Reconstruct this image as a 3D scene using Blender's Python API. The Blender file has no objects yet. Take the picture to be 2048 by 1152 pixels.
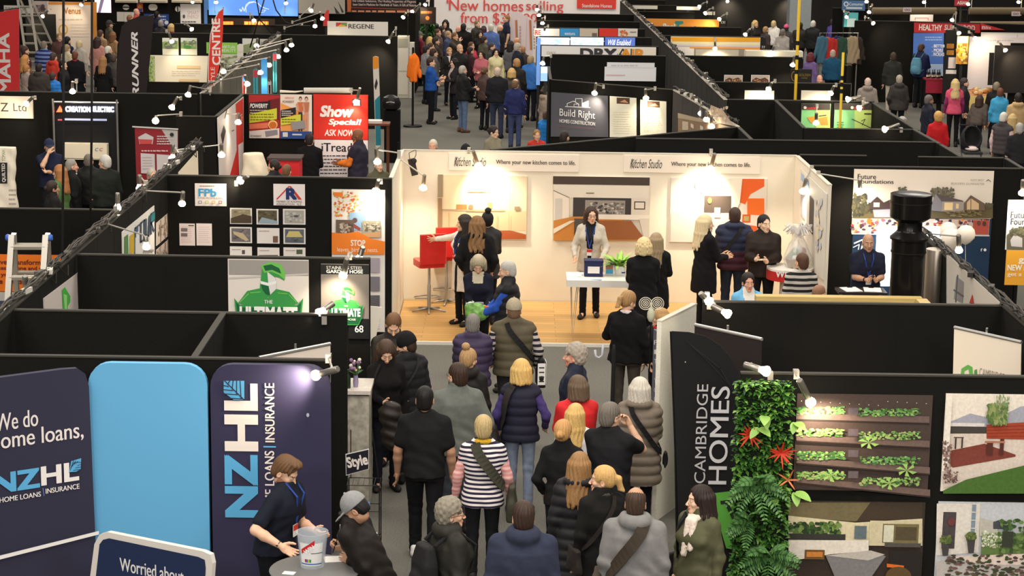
import bpy, math, random
import numpy as np
from mathutils import Vector, Matrix

C = bpy.context.scene
COL = C.collection
random.seed(7)
# ---------------------------------------------------------------- camera
FPX, HC = 4100.0,6.77                      # focal length in pixels of the 2048 wide frame, eye height (balcony)
TH, RO = math.atan(846 / 4100),0.0145      # pitch down, roll
_r0 = np.array([1., 0,0]); _u0 = np.array([0, math.sin(TH), math.cos(TH)]); FW = np.array([0, math.cos(TH),-math.sin(TH)])
RT = math.cos(RO) * _r0 + math.sin(RO) * _u0
UP = math.cos(RO) * _u0 - math.sin(RO) * _r0
cd = bpy.data.cameras.new('camera'); cam = bpy.data.objects.new('camera', cd); COL.objects.link(cam)
cd.sensor_width = 36; cd.lens = FPX / 2048 * 36; cd.clip_end = 400
m = Matrix.Identity(4)
for i in range(3):
    m[i][0], m[i][1], m[i][2] = RT[i], UP[i],-FW[i]
m[2][3] = HC
cam.matrix_world = m
C.camera = cam
# ---------------------------------------------------------------- world, hall lights, added front fill, exposure
w = bpy.data.worlds.new('hall_air'); C.world = w; w.use_nodes = True
w.node_tree.nodes['Background'].inputs[0].default_value = (1.0,0.93,0.84,1)
w.node_tree.nodes['Background'].inputs[1].default_value = 0.16
def hall_or_fill_lamp(x, y, z, sx, sy, watts, col=(1, .93, .83), tip=0.):
    l = bpy.data.lights.new('hall_or_fill_light', 'AREA'); l.shape = 'RECTANGLE'; l.size = sx; l.size_y = sy
    l.energy = watts; l.color = col
    o = bpy.data.objects.new('hall_or_fill_light', l); COL.objects.link(o); o.location = (x, y, z); o.rotation_euler = (tip, 0,0)
for (x, y) in ((-9,14),(0,13),(9,14),(-9,30),(1,29),(11,30),(-11,47),(0,47),(11,47),(-10,66),(2,66),(13,66)):
    hall_or_fill_lamp(x, y, 12.0,5,7,600)
for x in (-9,0,9):                         # added row of unseen fill lamps above the camera, tipped towards the hall
    hall_or_fill_lamp(x, -1,10.5,4,2,520,(1, .97, .93), .95)
C.view_settings.view_transform = 'Standard'; C.view_settings.look = 'None'
C.view_settings.exposure = 0.6; C.view_settings.gamma = 1.0; C.view_settings.use_curve_mapping = False
C.cycles.max_bounces = 5; C.cycles.diffuse_bounces = 2; C.cycles.glossy_bounces = 2; C.cycles.transmission_bounces = 4
C.cycles.transparent_max_bounces = 6; C.cycles.caustics_reflective = False; C.cycles.caustics_refractive = False
C.cycles.sample_clamp_indirect = 4.0

# ---------------------------------------------------------------- measuring: a pixel of the photo on a known plane
def ray(px, py):
    return (px - 1024) / FPX * RT - (py - 576) / FPX * UP + FW
def G(px, py, z=0.0):                       # on the horizontal plane z
    d = ray(px, py); p = d * ((z - HC) / d[2]); return np.array([p[0], p[1], z])
def P(px, py, Y):                           # on the upright plane at depth Y
    d = ray(px, py); p = d * (Y / d[1]); return np.array([p[0], p[1], p[2] + HC])
def PX(px, py, X):                          # on the upright plane x = X
    d = ray(px, py); p = d * (X / d[0]); return np.array([p[0], p[1], p[2] + HC])

# ---------------------------------------------------------------- materials
_M = {}
def lin(c):
    c = c / 255.0
    return c / 12.92 if c <= .04045 else ((c + .055) / 1.055) ** 2.4
def mat(rgb, rough=.75, metal=0., emit=0., var=0., scale=30., bump=0., stretch=(1,1,1), alpha=1., trans=0., spec=.3, coat=0.):
    key = (tuple(rgb), rough, metal, emit, var, scale, bump, stretch, alpha, trans, spec, coat)
    if key in _M: return _M[key]
    mt = bpy.data.materials.new('m_%d_%d_%d' % tuple(int(v) for v in rgb)); mt.use_nodes = True
    nt = mt.node_tree; b = nt.nodes['Principled BSDF']
    c = tuple(lin(v) for v in rgb)
    b.inputs['Base Color'].default_value = (*c, 1); b.inputs['Roughness'].default_value = rough
    b.inputs['Metallic'].default_value = metal; b.inputs['Specular IOR Level'].default_value = spec
    if coat: b.inputs['Coat Weight'].default_value = coat
    if trans: b.inputs['Transmission Weight'].default_value = trans; b.inputs['IOR'].default_value = 1.2
    if alpha < 1: b.inputs['Alpha'].default_value = alpha
    if emit:
        b.inputs['Emission Color'].default_value = (*c, 1); b.inputs['Emission Strength'].default_value = emit
    if var or bump:
        tc = nt.nodes.new('ShaderNodeTexCoord'); mp = nt.nodes.new('ShaderNodeMapping'); mp.inputs['Scale'].default_value = stretch
        nz = nt.nodes.new('ShaderNodeTexNoise'); nz.inputs['Scale'].default_value = scale; nz.inputs['Detail'].default_value = 4
        nt.links.new(tc.outputs['Object'], mp.inputs[0]); nt.links.new(mp.outputs[0], nz.inputs['Vector'])
        if var:
            rp = nt.nodes.new('ShaderNodeValToRGB')
            rp.color_ramp.elements[0].position = .3; rp.color_ramp.elements[1].position = .7
            rp.color_ramp.elements[0].color = tuple(v * (1 - var) for v in c) + (1,)
            rp.color_ramp.elements[1].color = tuple(min(1, v * (1 + var)) for v in c) + (1,)
            nt.links.new(nz.outputs['Fac'], rp.inputs[0]); nt.links.new(rp.outputs[0], b.inputs['Base Color'])
        if bump:
            bp = nt.nodes.new('ShaderNodeBump'); bp.inputs['Strength'].default_value = bump; bp.inputs['Distance'].default_value = .01
            nt.links.new(nz.outputs['Fac'], bp.inputs['Height']); nt.links.new(bp.outputs[0], b.inputs['Normal'])
    _M[key] = mt
    return mt
def bands_mat(rgb1, rgb2, freq, rough=.85, duty=.5, axis=2):     # woven stripes across a garment
    key = ('bands', rgb1, rgb2, freq, duty, axis)
    if key in _M: return _M[key]
    mt = bpy.data.materials.new('stripes'); mt.use_nodes = True; nt = mt.node_tree; b = nt.nodes['Principled BSDF']
    b.inputs['Roughness'].default_value = rough; b.inputs['Specular IOR Level'].default_value = .2
    tc = nt.nodes.new('ShaderNodeTexCoord'); sx = nt.nodes.new('ShaderNodeSeparateXYZ'); nt.links.new(tc.outputs['Object'], sx.inputs[0])
    a = nt.nodes.new('ShaderNodeMath'); a.operation = 'MULTIPLY'; a.inputs[1].default_value = freq; nt.links.new(sx.outputs[axis], a.inputs[0])
    f = nt.nodes.new('ShaderNodeMath'); f.operation = 'FRACT'; nt.links.new(a.outputs[0], f.inputs[0])
    g = nt.nodes.new('ShaderNodeMath'); g.operation = 'GREATER_THAN'; g.inputs[1].default_value = duty; nt.links.new(f.outputs[0], g.inputs[0])
    mx = nt.nodes.new('ShaderNodeMix'); mx.data_type = 'RGBA'; nt.links.new(g.outputs[0], mx.inputs[0])
    mx.inputs[6].default_value = (*[lin(v) for v in rgb1],1); mx.inputs[7].default_value = (*[lin(v) for v in rgb2],1)
    nt.links.new(mx.outputs[2], b.inputs['Base Color']); _M[key] = mt
    return mt
def plank_mat(rgb, plank=8.0):
    mt = mat(rgb, .45, var=.12, scale=3, stretch=(1,8,1), spec=.4).copy(); mt.name = 'boards'
    nt = mt.node_tree; b = nt.nodes['Principled BSDF']
    tc = nt.nodes.new('ShaderNodeTexCoord'); br = nt.nodes.new('ShaderNodeTexBrick')
    mp = nt.nodes.new('ShaderNodeMapping'); nt.links.new(tc.outputs['Object'], mp.inputs[0]); nt.links.new(mp.outputs[0], br.inputs['Vector'])
    c = tuple(lin(v) for v in rgb)
    br.inputs['Color1'].default_value = tuple(v * .86 for v in c) + (1,); br.inputs['Color2'].default_value = tuple(min(1, v * 1.12) for v in c) + (1,)
    br.inputs['Mortar'].default_value = tuple(v * .55 for v in c) + (1,); br.inputs['Scale'].default_value = 1
    br.inputs['Brick Width'].default_value = 1.3; br.inputs['Row Height'].default_value = .14; br.inputs['Mortar Size'].default_value = .004
    nt.links.new(br.outputs[0], b.inputs['Base Color'])
    return mt
BLACK = (27,26,24)
def felt(rgb=BLACK): return mat(rgb, .95, var=.22, scale=160, bump=.25, spec=.1)
METAL = lambda: mat((178,176,170), .35, .85)
DARK = lambda: mat((20,20,21), .5)
WHITE = lambda: mat((236,230,220), .6)

# ---------------------------------------------------------------- mesh building
class MB:
    def __init__(s): s.v = []; s.f = []; s.m = []
    def add(s, vs, fs, mi=0):
        o = len(s.v); s.v += [tuple(map(float, p)) for p in vs]; s.f += [tuple(i + o for i in f) for f in fs]; s.m += [mi] * len(fs); return s
    def box(s, c, d, mi=0, rz=0., M=None):
        hx, hy, hz = d[0] / 2, d[1] / 2, d[2] / 2
        vs = [Vector((x, y, z)) for x in (-hx, hx) for y in (-hy, hy) for z in (-hz, hz)]
        R = M if M is not None else Matrix.Rotation(rz, 3, 'Z')
        vs = [R @ p + Vector(c) for p in vs]
        return s.add(vs, [(0,1,3,2),(4,6,7,5),(0,4,5,1),(2,3,7,6),(0,2,6,4),(1,5,7,3)], mi)
    def rbox(s, c, d, r, mi=0, rz=0., n=4):              # upright slab, corners rounded in plan (x, y)
        hx, hy = d[0] / 2 - r, d[1] / 2 - r; pts = []
        for (sx, sy, a0) in ((1,1,0),(-1,1,90),(-1,-1,180),(1,-1,270)):
            for k in range(n + 1):
                a = math.radians(a0 + 90 * k / n); pts.append((sx * hx + r * math.cos(a), sy * hy + r * math.sin(a)))
        return s.prism(pts, c[2] - d[2] / 2, c[2] + d[2] / 2, mi, Matrix.Rotation(rz, 3, 'Z'),(c[0], c[1],0))
    def prism(s, pts, z0, z1, mi=0, R=None, o=(0,0,0)):
        n = len(pts); vs = [Vector((p[0], p[1], z0)) for p in pts] + [Vector((p[0], p[1], z1)) for p in pts]
        if R is not None: vs = [R @ p for p in vs]
        vs = [p + Vector(o) for p in vs]
        return s.add(vs, [tuple(range(n - 1,-1,-1)), tuple(range(n, 2 * n))] + [(i, (i + 1) % n, n + (i + 1) % n, n + i) for i in range(n)], mi)
    def tube(s, pts, r, mi=0, n=8, cap=True):
        pts = [Vector(p) for p in pts]; rs = r if isinstance(r, (list, tuple)) else [r] * len(pts); vs = []; fs = []
        prev = None
        for i, p in enumerate(pts):
            t = (pts[min(i + 1, len(pts) - 1)] - pts[max(i - 1,0)]).normalized()
            if prev is None:
                prev = t.orthogonal().normalized()
            u = (prev - t * prev.dot(t)); u = u.normalized() if u.length > 1e-6 else t.orthogonal().normalized()
            prev = u; v = t.cross(u)
            for k in range(n):
                a = 2 * math.pi * k / n; vs.append(p + (u * math.cos(a) + v * math.sin(a)) * rs[i])
        for i in range(len(pts) - 1):
            for k in range(n):
                fs.append((i * n + k, i * n + (k + 1) % n, (i + 1) * n + (k + 1) % n, (i + 1) * n + k))
        if cap:
            fs.append(tuple(range(n - 1,-1,-1))); fs.append(tuple((len(pts) - 1) * n + k for k in range(n)))
        return s.add(vs, fs, mi)
    def lathe(s, prof, c=(0,0,0), axis=(0,0,1), mi=0, n=24, cap=True):     # prof: (distance along the axis, radius)
        a = Vector(axis).normalized(); return s.tube2([Vector(c) + a * h for h, _ in prof],[q for _, q in prof], a, mi, n, cap)
    def tube2(s, pts, rs, a, mi, n, cap):
        u = a.orthogonal().normalized() if abs(a.z) < .99 else Vector((1,0,0)); v = a.cross(u); vs = []; fs = []
        for p, r in zip(pts, rs):
            for k in range(n):
                t = 2 * math.pi * k / n; vs.append(p + (u * math.cos(t) + v * math.sin(t)) * max(r, 1e-4))
        for i in range(len(pts) - 1):
            for k in range(n):
                fs.append((i * n + k, i * n + (k + 1) % n, (i + 1) * n + (k + 1) % n, (i + 1) * n + k))
        if cap:
            fs.append(tuple(range(n - 1,-1,-1))); fs.append(tuple((len(pts) - 1) * n + k for k in range(n)))
        return s.add(vs, fs, mi)
    def ball(s, c, r, mi=0, n=16, M=None):
        rr = (r, r, r) if not isinstance(r, (tuple, list)) else r; vs = []; fs = []; k = n // 2
        for i in range(k + 1):
            t = math.pi * i / k
            for j in range(n):
                a = 2 * math.pi * j / n; p = Vector((rr[0] * math.sin(t) * math.cos(a), rr[1] * math.sin(t) * math.sin(a), rr[2] * math.cos(t)))
                vs.append((M @ p if M is not None else p) + Vector(c))
        for i in range(k):
            for j in range(n):
                fs.append((i * n + j, (i + 1) * n + j, (i + 1) * n + (j + 1) % n, i * n + (j + 1) % n))
        return s.add(vs, fs, mi)
    def leaf(s, base, d, up, L, W, mi=0, bend=.3, n=4, fold=.15):     # one leaf: a bent, folded blade
        d = Vector(d).normalized(); up = Vector(up); side = d.cross(up).normalized(); up = side.cross(d).normalized(); vs = []; fs = []
        for i in range(n + 1):
            t = i / n; c = Vector(base) + d * (L * t) - up * (bend * L * t * t); ww = W * math.sin(math.pi * min(.98, .12 + .86 * t)) ** .8
            vs += [c - side * ww + up * fold * ww, c, c + side * ww + up * fold * ww]
        for i in range(n):
            a = i * 3; fs += [(a, a + 1, a + 4, a + 3),(a + 1, a + 2, a + 5, a + 4)]
        return s.add(vs, fs, mi)
    def build(s, name, mats, parent=None, smooth=False, angle=None, **props):
        me = bpy.data.meshes.new(name); me.from_pydata(s.v, [], s.f); 
        for x in (mats if isinstance(mats, (list, tuple)) else [mats]): me.materials.append(x)
        if any(s.m): me.polygons.foreach_set('material_index', s.m)
        if smooth: me.polygons.foreach_set('use_smooth', [True] * len(s.f))
        me.validate(); me.update()
        if smooth and angle: me.set_sharp_from_angle(angle=math.radians(angle))
        return link(name, me, parent, **props)
def link(name, data, parent=None, **props):
    o = bpy.data.objects.new(name, data); COL.objects.link(o)
    if parent is not None: o.parent = parent; o.matrix_parent_inverse = Matrix.Translation(parent.location).inverted() if props.pop('world', True) else Matrix.Identity(4)
    for k, v in props.items():
        if v: o[k] = v
    return o
def thing(name, label, cat, loc=(0,0,0), group=None):
    o = bpy.data.objects.new(name, None); COL.objects.link(o); o.location = tuple(map(float, loc)); o.empty_display_size = .1
    o['label'] = label; o['category'] = cat
    if group: o['group'] = group
    return o
def tag(o, label, cat, group=None, kind=None):
    o['label'] = label; o['category'] = cat
    if group: o['group'] = group
    if kind: o['kind'] = kind
    return o

# ---------------------------------------------------------------- lettering and printed boards
_TX = {}
def text_mesh(s, bold=0., shear=0., space=1.):
    key = (s, bold, shear, space)
    if key in _TX: return _TX[key]
    cu = bpy.data.curves.new('t', 'FONT'); cu.body = s; cu.shear = shear; cu.space_character = space
    cu.resolution_u = 5; ob = bpy.data.objects.new('t', cu)
    me = bpy.data.meshes.new_from_object(ob)
    v = np.zeros(len(me.vertices) * 3); me.vertices.foreach_get('co', v); v = v.reshape(-1,3)
    f = [tuple(p.vertices) for p in me.polygons]
    if bold > .008:                                       # heavier strokes: the outline laid again, shifted a little each way
        n = len(v); sh = ((0,0),(-1,0),(1,0),(0,-1),(0,1),(-1,-1),(1,-1),(-1,1),(1,1)) if bold > .028 else ((0,0),(-1,0),(1,0))
        v = np.concatenate([v + np.array([dx * bold * .8, dy * bold * .8, k * .0002]) for k, (dx, dy) in enumerate(sh)]); f = [tuple(i + n * k for i in p) for k in range(len(sh)) for p in f]
    bpy.data.objects.remove(ob); bpy.data.curves.remove(cu); bpy.data.meshes.remove(me)
    _TX[key] = (v, f)
    return v, f
class Art:
    """A flat printed board standing on an upright plane; drawn in the pixels measured on the photo, laid at real place and size."""
    def __init__(s, Y=None, p0=None, p1=None, rough=.6, step=.0015, emit=0., var=0.):
        if Y is not None: s.o = np.array([0., Y, 0]); s.u = np.array([1., 0,0])
        else:
            s.o = np.array([p0[0], p0[1],0.]); d = np.array([p1[0] - p0[0], p1[1] - p0[1],0.]); s.u = d / np.linalg.norm(d)
        s.n = np.array([s.u[1],-s.u[0],0.])                     # towards the viewer
        if s.n @ (np.array([0,0,0]) - s.o) < 0: s.n = -s.n
        s.mb = MB(); s.mats = []; s.k = 0; s.t = 0.; s.rough = rough; s.step = step; s.emit = emit; s.var = var
    def uz(s, px, py):
        d = ray(px, py); e = np.array([0,0, HC]); t = ((s.o - e) @ s.n) / (d @ s.n); p = e + d * t
        return np.array([(p - s.o) @ s.u, p[2]])
    def w(s, uz, off): return s.o + s.u * uz[0] + np.array([0,0, uz[1]]) + s.n * off
    def mi(s, c, emit=None, **kw):
        e = s.emit if emit is None else emit
        x = mat(c, s.rough, emit=e, var=s.var, scale=34 if s.var else 30., **kw) if isinstance(c, tuple) else c
        if x not in s.mats: s.mats.append(x)
        return s.mats.index(x)
    def _box(s, x0, y0, x1, y1):
        cx, cy = (x0 + x1) / 2,(y0 + y1) / 2; c = s.uz(cx, cy)
        w = np.linalg.norm(s.uz(x1, cy + (x1 - cx) * RO) - s.uz(x0, cy + (x0 - cx) * RO)) if True else 0
        h = abs(s.uz(cx, y0)[1] - s.uz(cx, y1)[1])
        return c, w, h
    def board(s, x0, y0, x1, y1, c, t=.012, back=None, r=0., **kw):  # the backing sheet with real thickness
        q, w, h = s._box(x0, y0, x1, y1); s.q = (q, w, h); s.t = t
        pts = [(-w / 2,-h / 2),(w / 2,-h / 2),(w / 2, h / 2),(-w / 2, h / 2)] if not r else rrect(w, h, r)
        return s.slab([q + np.array(p) for p in pts], t, c, **kw)
    def slab(s, pts, t, c, **kw):
        n = len(pts); a = [s.w(p, 0) for p in pts] + [s.w(p, t) for p in pts]; i = s.mi(c, **kw); s.t = t
        s.mb.add(a, [tuple(range(n)), tuple(range(2 * n - 1, n - 1,-1))] + [(k, n + k, n + (k + 1) % n, (k + 1) % n) for k in range(n)], i)
        s.k = 1; return s
    def pboard(s, pts, c, t=.012, **kw): return s.slab([s.uz(*p) for p in pts], t, c, **kw)
    def off(s): s.k += 1; return s.t + s.k * s.step
    def poly(s, pts, c, **kw):
        o = s.off(); s.mb.add([s.w(s.uz(*p), o) for p in pts],[tuple(range(len(pts)))], s.mi(c, **kw)); return s
    def rect(s, x0, y0, x1, y1, c, **kw):
        q, w, h = s._box(x0, y0, x1, y1); o = s.off()
        s.mb.add([s.w(q + np.array(p), o) for p in ((-w / 2,-h / 2),(w / 2,-h / 2),(w / 2, h / 2),(-w / 2, h / 2))],[(0,1,2,3)], s.mi(c, **kw)); return s
    def ell(s, cx, cy, rx, ry, c, n=20, **kw):
        return s.poly([(cx + rx * math.cos(2 * math.pi * k / n), cy + ry * math.sin(2 * math.pi * k / n)) for k in range(n)], c, **kw)
    def line(s, pts, wd, c, **kw):                                # stroke, width in pixels
        o = s.off(); i = s.mi(c, **kw)
        for (a, b) in zip(pts[:-1], pts[1:]):
            a = np.array(a, float); b = np.array(b, float); d = b - a; d = d / (np.linalg.norm(d) + 1e-9); n = np.array([-d[1], d[0]]) * wd / 2; e = d * wd * .3
            s.mb.add([s.w(s.uz(*p), o) for p in (a - e + n, b + e + n, b + e - n, a - e - n)],[(0,1,2,3)], i)
        return s
    def txt(s, t, x0, y0, x1, y1, c, bold=0.012, shear=0., rot=0, **kw):   # lettering fitted to a pixel box; rot 90 reads upwards
        q, w, h = s._box(x0, y0, x1, y1); v, f = text_mesh(t, bold, shear); dz = v[:, 2]; v = v[:, :2]; lo = v.min(0); hi = v.max(0); v = (v - (lo + hi) / 2) / (hi - lo)
        if rot == 90: v = np.stack([-v[:, 1], v[:, 0]],1)
        elif rot == 0: pass
        else:
            a = math.radians(rot)
            v = v * np.array([w, h]); v = np.stack([v[:, 0] * math.cos(a) - v[:, 1] * math.sin(a), v[:, 0] * math.sin(a) + v[:, 1] * math.cos(a)],1); w = h = 1
        o = s.off(); s.mb.add([s.w(q + p * np.array([w, h]), o + e) for p, e in zip(v, dz)], f, s.mi(c, **kw)); return s
    def lines(s, x0, y0, x1, y1, n, c, seed=1, fill=.45, **kw):   # rows of print too small to read
        r = random.Random(seed); dy = (y1 - y0) / n
        o = s.off(); i = s.mi(c, **kw)
        for k in range(n):
            x = x0; end = x1 - (x1 - x0) * r.random() * .25
            while x < end:
                L = min((x1 - x0) * r.uniform(.06, .16), end - x); yy = y0 + dy * (k + .5)
                q, w, h = s._box(x, yy - dy * fill / 2, x + L, yy + dy * fill / 2)
                s.mb.add([s.w(q + np.array(p), o) for p in ((-w / 2,-h / 2),(w / 2,-h / 2),(w / 2, h / 2),(-w / 2, h / 2))],[(0,1,2,3)], i)
                x += L + (x1 - x0) * .025
        return s
    def blobs(s, x0, y0, x1, y1, n, rx, ry, cols, seed=1):        # printed foliage, pebbles, people in a photo
        r = random.Random(seed); n = int(n * 2.4); rx *= .62; ry *= .66
        for k in range(3):
            o = s.off()
            for j in range(n // 3):
                cx, cy = r.uniform(x0, x1), r.uniform(y0, y1); q = rx * r.uniform(.5,1.2), ry * r.uniform(.5,1.2); m_ = 7; a0 = r.random() * 6
                s.mb.add([s.w(s.uz(cx + q[0] * math.cos(a0 + 6.283 * e / m_) * r.uniform(.7,1.15), cy + q[1] * math.sin(a0 + 6.283 * e / m_) * r.uniform(.7,1.15)), o + j * 1e-5) for e in range(m_)],[tuple(range(m_))], s.mi(cols[r.randrange(len(cols))]))
        return s
    def done(s, name, label, cat, group=None, parent=None, stand=False):
        if stand:                                                # a plain dark post down to the floor behind the board
            v = np.array(s.mb.v); c = (v.min(0) + v.max(0)) / 2 - s.n * .05; zb = v[:, 2].min() + .06
            s.mb.box((c[0], c[1], zb / 2),(.07, .04, zb), s.mi((30,29,28)))
        o = s.mb.build(name, s.mats, parent)
        if parent is None: tag(o, label, cat, group)
        return o
def rrect(w, h, r, n=6):
    pts = []
    for (sx, sy, a0) in ((1,1,0),(-1,1,90),(-1,-1,180),(1,-1,270)):
        for k in range(n + 1):
            a = math.radians(a0 + 90 * k / n); pts.append((sx * (w / 2 - r) + r * math.cos(a), sy * (h / 2 - r) + r * math.sin(a)))
    return pts
# ================================================================ the hall and its booth walls
fl = MB(); fl.add([(-30,8,0),(30,8,0),(30,84,0),(-30,84,0)],[(0,1,2,3)])
fo = fl.build('floor', mat((108,106,99), .95, var=.2, scale=55, bump=.2, spec=.1)); fo['kind'] = 'structure'
def hallwall(name, a, b, z1, c):
    q = MB(); L = math.dist(a, b); q.box(((a[0] + b[0]) / 2,(a[1] + b[1]) / 2, z1 / 2),(L, .3, z1), rz=math.atan2(b[1] - a[1], b[0] - a[0]))
    o = q.build(name, mat(c, .9, var=.1, scale=2)); o['kind'] = 'structure'
hallwall('wall_back', (-30,80),(30,80),9,(38,36,34))
hallwall('wall_left', (-30,8),(-30,80),9,(52,50,47))
hallwall('wall_right', (30,8),(30,80),9,(52,50,47))
CREAM = (238,228,208)
def wall(a, b, z1=2.4, c=BLACK, t=.05, z0=0., cap=True, name='partition_wall', seam=1.0, inner=None):
    """One booth partition: panels with seams and a thin strip along the top, coloured for the lit edge."""
    L = math.dist(a, b); rz = math.atan2(b[1] - a[1], b[0] - a[0]); q = MB(); R = Matrix.Rotation(rz, 3, 'Z')
    cx, cy = (a[0] + b[0]) / 2,(a[1] + b[1]) / 2
    q.box((cx, cy, (z0 + z1) / 2),(L, t, z1 - z0),0, rz)
    if cap: q.box((cx, cy, z1 + .006),(L, t + .012, .016),1, rz)  # strip added for the lit top edge, paler than the black felt
    n = int(L / seam)
    for k in range(1, n + 1 if L - n * seam > .2 else n):
        p = R @ Vector((-L / 2 + k * seam, 0,0)); q.box((cx + p.x, cy + p.y, (z0 + z1) / 2 - .01),(.008, t + .004, z1 - z0 - .03),2, rz)
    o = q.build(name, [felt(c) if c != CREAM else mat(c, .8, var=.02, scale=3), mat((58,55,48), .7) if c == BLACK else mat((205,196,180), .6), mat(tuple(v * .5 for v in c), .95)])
    o['kind'] = 'structure'
    return o
# left block
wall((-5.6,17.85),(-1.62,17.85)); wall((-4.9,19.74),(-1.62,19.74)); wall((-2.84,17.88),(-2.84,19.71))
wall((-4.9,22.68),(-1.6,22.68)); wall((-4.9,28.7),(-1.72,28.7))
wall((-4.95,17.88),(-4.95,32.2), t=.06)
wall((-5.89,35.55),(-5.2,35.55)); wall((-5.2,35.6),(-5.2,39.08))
wall((-5.99,39.12),(-2.8,39.12)); wall((-6.0,39.15),(-6.06,53.0), c=(92,88,80)); wall((-6.05,53.0),(-3.04,53.0)); wall((-9.3,56.1),(-5.6,56.1))  # far spine felt in lighter grey, its lamplight put into the colour
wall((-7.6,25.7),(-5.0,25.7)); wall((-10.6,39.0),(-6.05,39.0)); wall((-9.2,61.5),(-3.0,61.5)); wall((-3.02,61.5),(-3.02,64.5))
# middle block: the cream kitchen booth
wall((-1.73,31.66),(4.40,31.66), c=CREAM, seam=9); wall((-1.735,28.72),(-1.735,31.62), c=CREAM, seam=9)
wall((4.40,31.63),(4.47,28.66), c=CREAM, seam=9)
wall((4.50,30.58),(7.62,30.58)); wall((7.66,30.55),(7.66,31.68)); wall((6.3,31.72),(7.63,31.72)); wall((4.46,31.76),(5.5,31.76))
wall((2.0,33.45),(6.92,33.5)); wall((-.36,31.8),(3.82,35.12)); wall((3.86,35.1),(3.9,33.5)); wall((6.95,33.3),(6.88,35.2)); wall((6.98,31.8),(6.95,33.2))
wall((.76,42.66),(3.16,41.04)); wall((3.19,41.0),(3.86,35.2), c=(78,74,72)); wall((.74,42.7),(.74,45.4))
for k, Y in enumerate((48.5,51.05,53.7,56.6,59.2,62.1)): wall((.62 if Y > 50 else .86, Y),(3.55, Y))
wall((4.06,39.4),(3.5,69.0), c=(60,58,54), t=.06)
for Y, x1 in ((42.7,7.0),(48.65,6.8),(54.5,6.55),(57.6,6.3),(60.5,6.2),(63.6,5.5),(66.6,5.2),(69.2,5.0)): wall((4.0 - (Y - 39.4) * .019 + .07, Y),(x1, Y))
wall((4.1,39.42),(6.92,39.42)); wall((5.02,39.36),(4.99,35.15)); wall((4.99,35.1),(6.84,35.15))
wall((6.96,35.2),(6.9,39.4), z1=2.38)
# right block
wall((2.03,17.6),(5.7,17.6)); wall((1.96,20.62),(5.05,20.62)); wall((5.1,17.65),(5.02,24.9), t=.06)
wall((1.53,20.72),(1.97,21.62), z1=2.16, c=(240,232,216), seam=9)
# far right
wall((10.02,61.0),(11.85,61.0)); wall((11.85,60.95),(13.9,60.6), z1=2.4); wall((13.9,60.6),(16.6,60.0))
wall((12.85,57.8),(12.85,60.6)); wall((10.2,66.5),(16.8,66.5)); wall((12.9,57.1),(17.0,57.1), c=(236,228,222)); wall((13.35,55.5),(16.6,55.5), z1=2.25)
q = MB(); q.box((9.95,72.6,2.6),(.75, .75,5.2)); o = q.build('column', mat((150,156,158), .8, var=.08)); o['kind'] = 'structure'
q = MB(); q.rbox((1.335,30.17, .02),(6.06,2.9, .04), .01); o = q.build('floor_booth_boards', plank_mat((205,160,96))); o['kind'] = 'structure'
q = MB(); q.box((1.335,28.70, .022),(6.1, .035, .05)); o = q.build('trim_1', mat((242,236,224), .5)); o['kind'] = 'structure'
# ================================================================ printed boards, banners and screens
PAPER, INK, RED, CR = (240,234,226),(44,42,42),(216,44,36),(238,226,206)
def on(Y, **k): return Art(Y=Y - .027, **k)
# ---------------- insurance stand in front left
q0, q1 = G(-40,757,2.37), G(172,731,2.37)
NV = (48,46,66)
a = Art(p0=q0, p1=q1, rough=.7, step=.002); a.pboard([(-40,1300),(-40,757),(120,736),(150,734),(166,745),(173,770),(181,960),(196,1300)], NV, .06)
a.txt('We do', -14,820,71,854,(232,222,216), .014); a.txt('home loans,', -20,851,162,889,(232,222,216), .014)
a.txt('NZ', -20,938,74,978,(92,172,218), .045); a.txt('HL', 77,924,152,962,(238,230,226), .045)
a.txt('HOME LOANS', -6,985,76,995,(238,230,226), .02); a.txt('INSURANCE', 86,968,153,978,(238,230,226), .02); a.line([(80,972),(82,987)],1.6,(92,120,200))
a.poly([(132,940),(136,918),(156,912),(155,934),(146,939)],(92,172,218))
for k in range(4): a.line([(134 + k, 936 - k * 5),(141 + k * 4,916 + k)],1, NV); a.line([(140 + k * 4,936 - k * 5),(155,934 - k * 5)],1, NV)
a.poly([(-40,1113),(190,1056),(190,1063),(-40,1121)],(238,232,226))
a.done('panel_navy', 'tall navy rounded panel offering home loans, at an angle', 'display panel')
for px0, px1, c, lb in ((187,421,(100,172,216), 'tall plain sky blue rounded panel'),(427,663,(50,47,74), 'tall navy rounded panel with big sideways lettering and fern leaf mark')):
    a = Art(Y=17.72, rough=.65, step=.002); z = 738 if px0 < 300 else 738
    a.board(px0,728 if px0 < 300 else 731, px1,1330, c, .07, r=.2)
    if px0 > 300:
        a.txt('HL', 451,763,518,898,(238,226,216), .05, rot=90); a.txt('NZ', 452,905,518,1030,(92,172,218), .05, rot=90)
        a.txt('INSURANCE', 532,762,551,880,(238,226,216), .025, rot=90); a.txt('HOME LOANS', 532,897,551,1034,(238,226,216), .025, rot=90); a.rect(529,887,554,890,(92,172,218))
        a.poly([(450,757),(491,757),(491,795),(470,795),(450,780)],(92,172,218)); a.line([(452,757),(491,795)],2, NV)
        for k in range(4): a.line([(462 + k * 7,757),(458 + k * 9,764 + k * 9)],2, NV); a.line([(450,766 + k * 8),(460 + k * 9,768 + k * 8)],2, NV)
        a.ell(618,824,3,4,(170,172,190))
    a.done('panel_blue' if px0 < 300 else 'panel_navy', lb, 'display panel')
q0, q1 = G(196,1062,1.2), G(434,1108,1.2)
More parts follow.
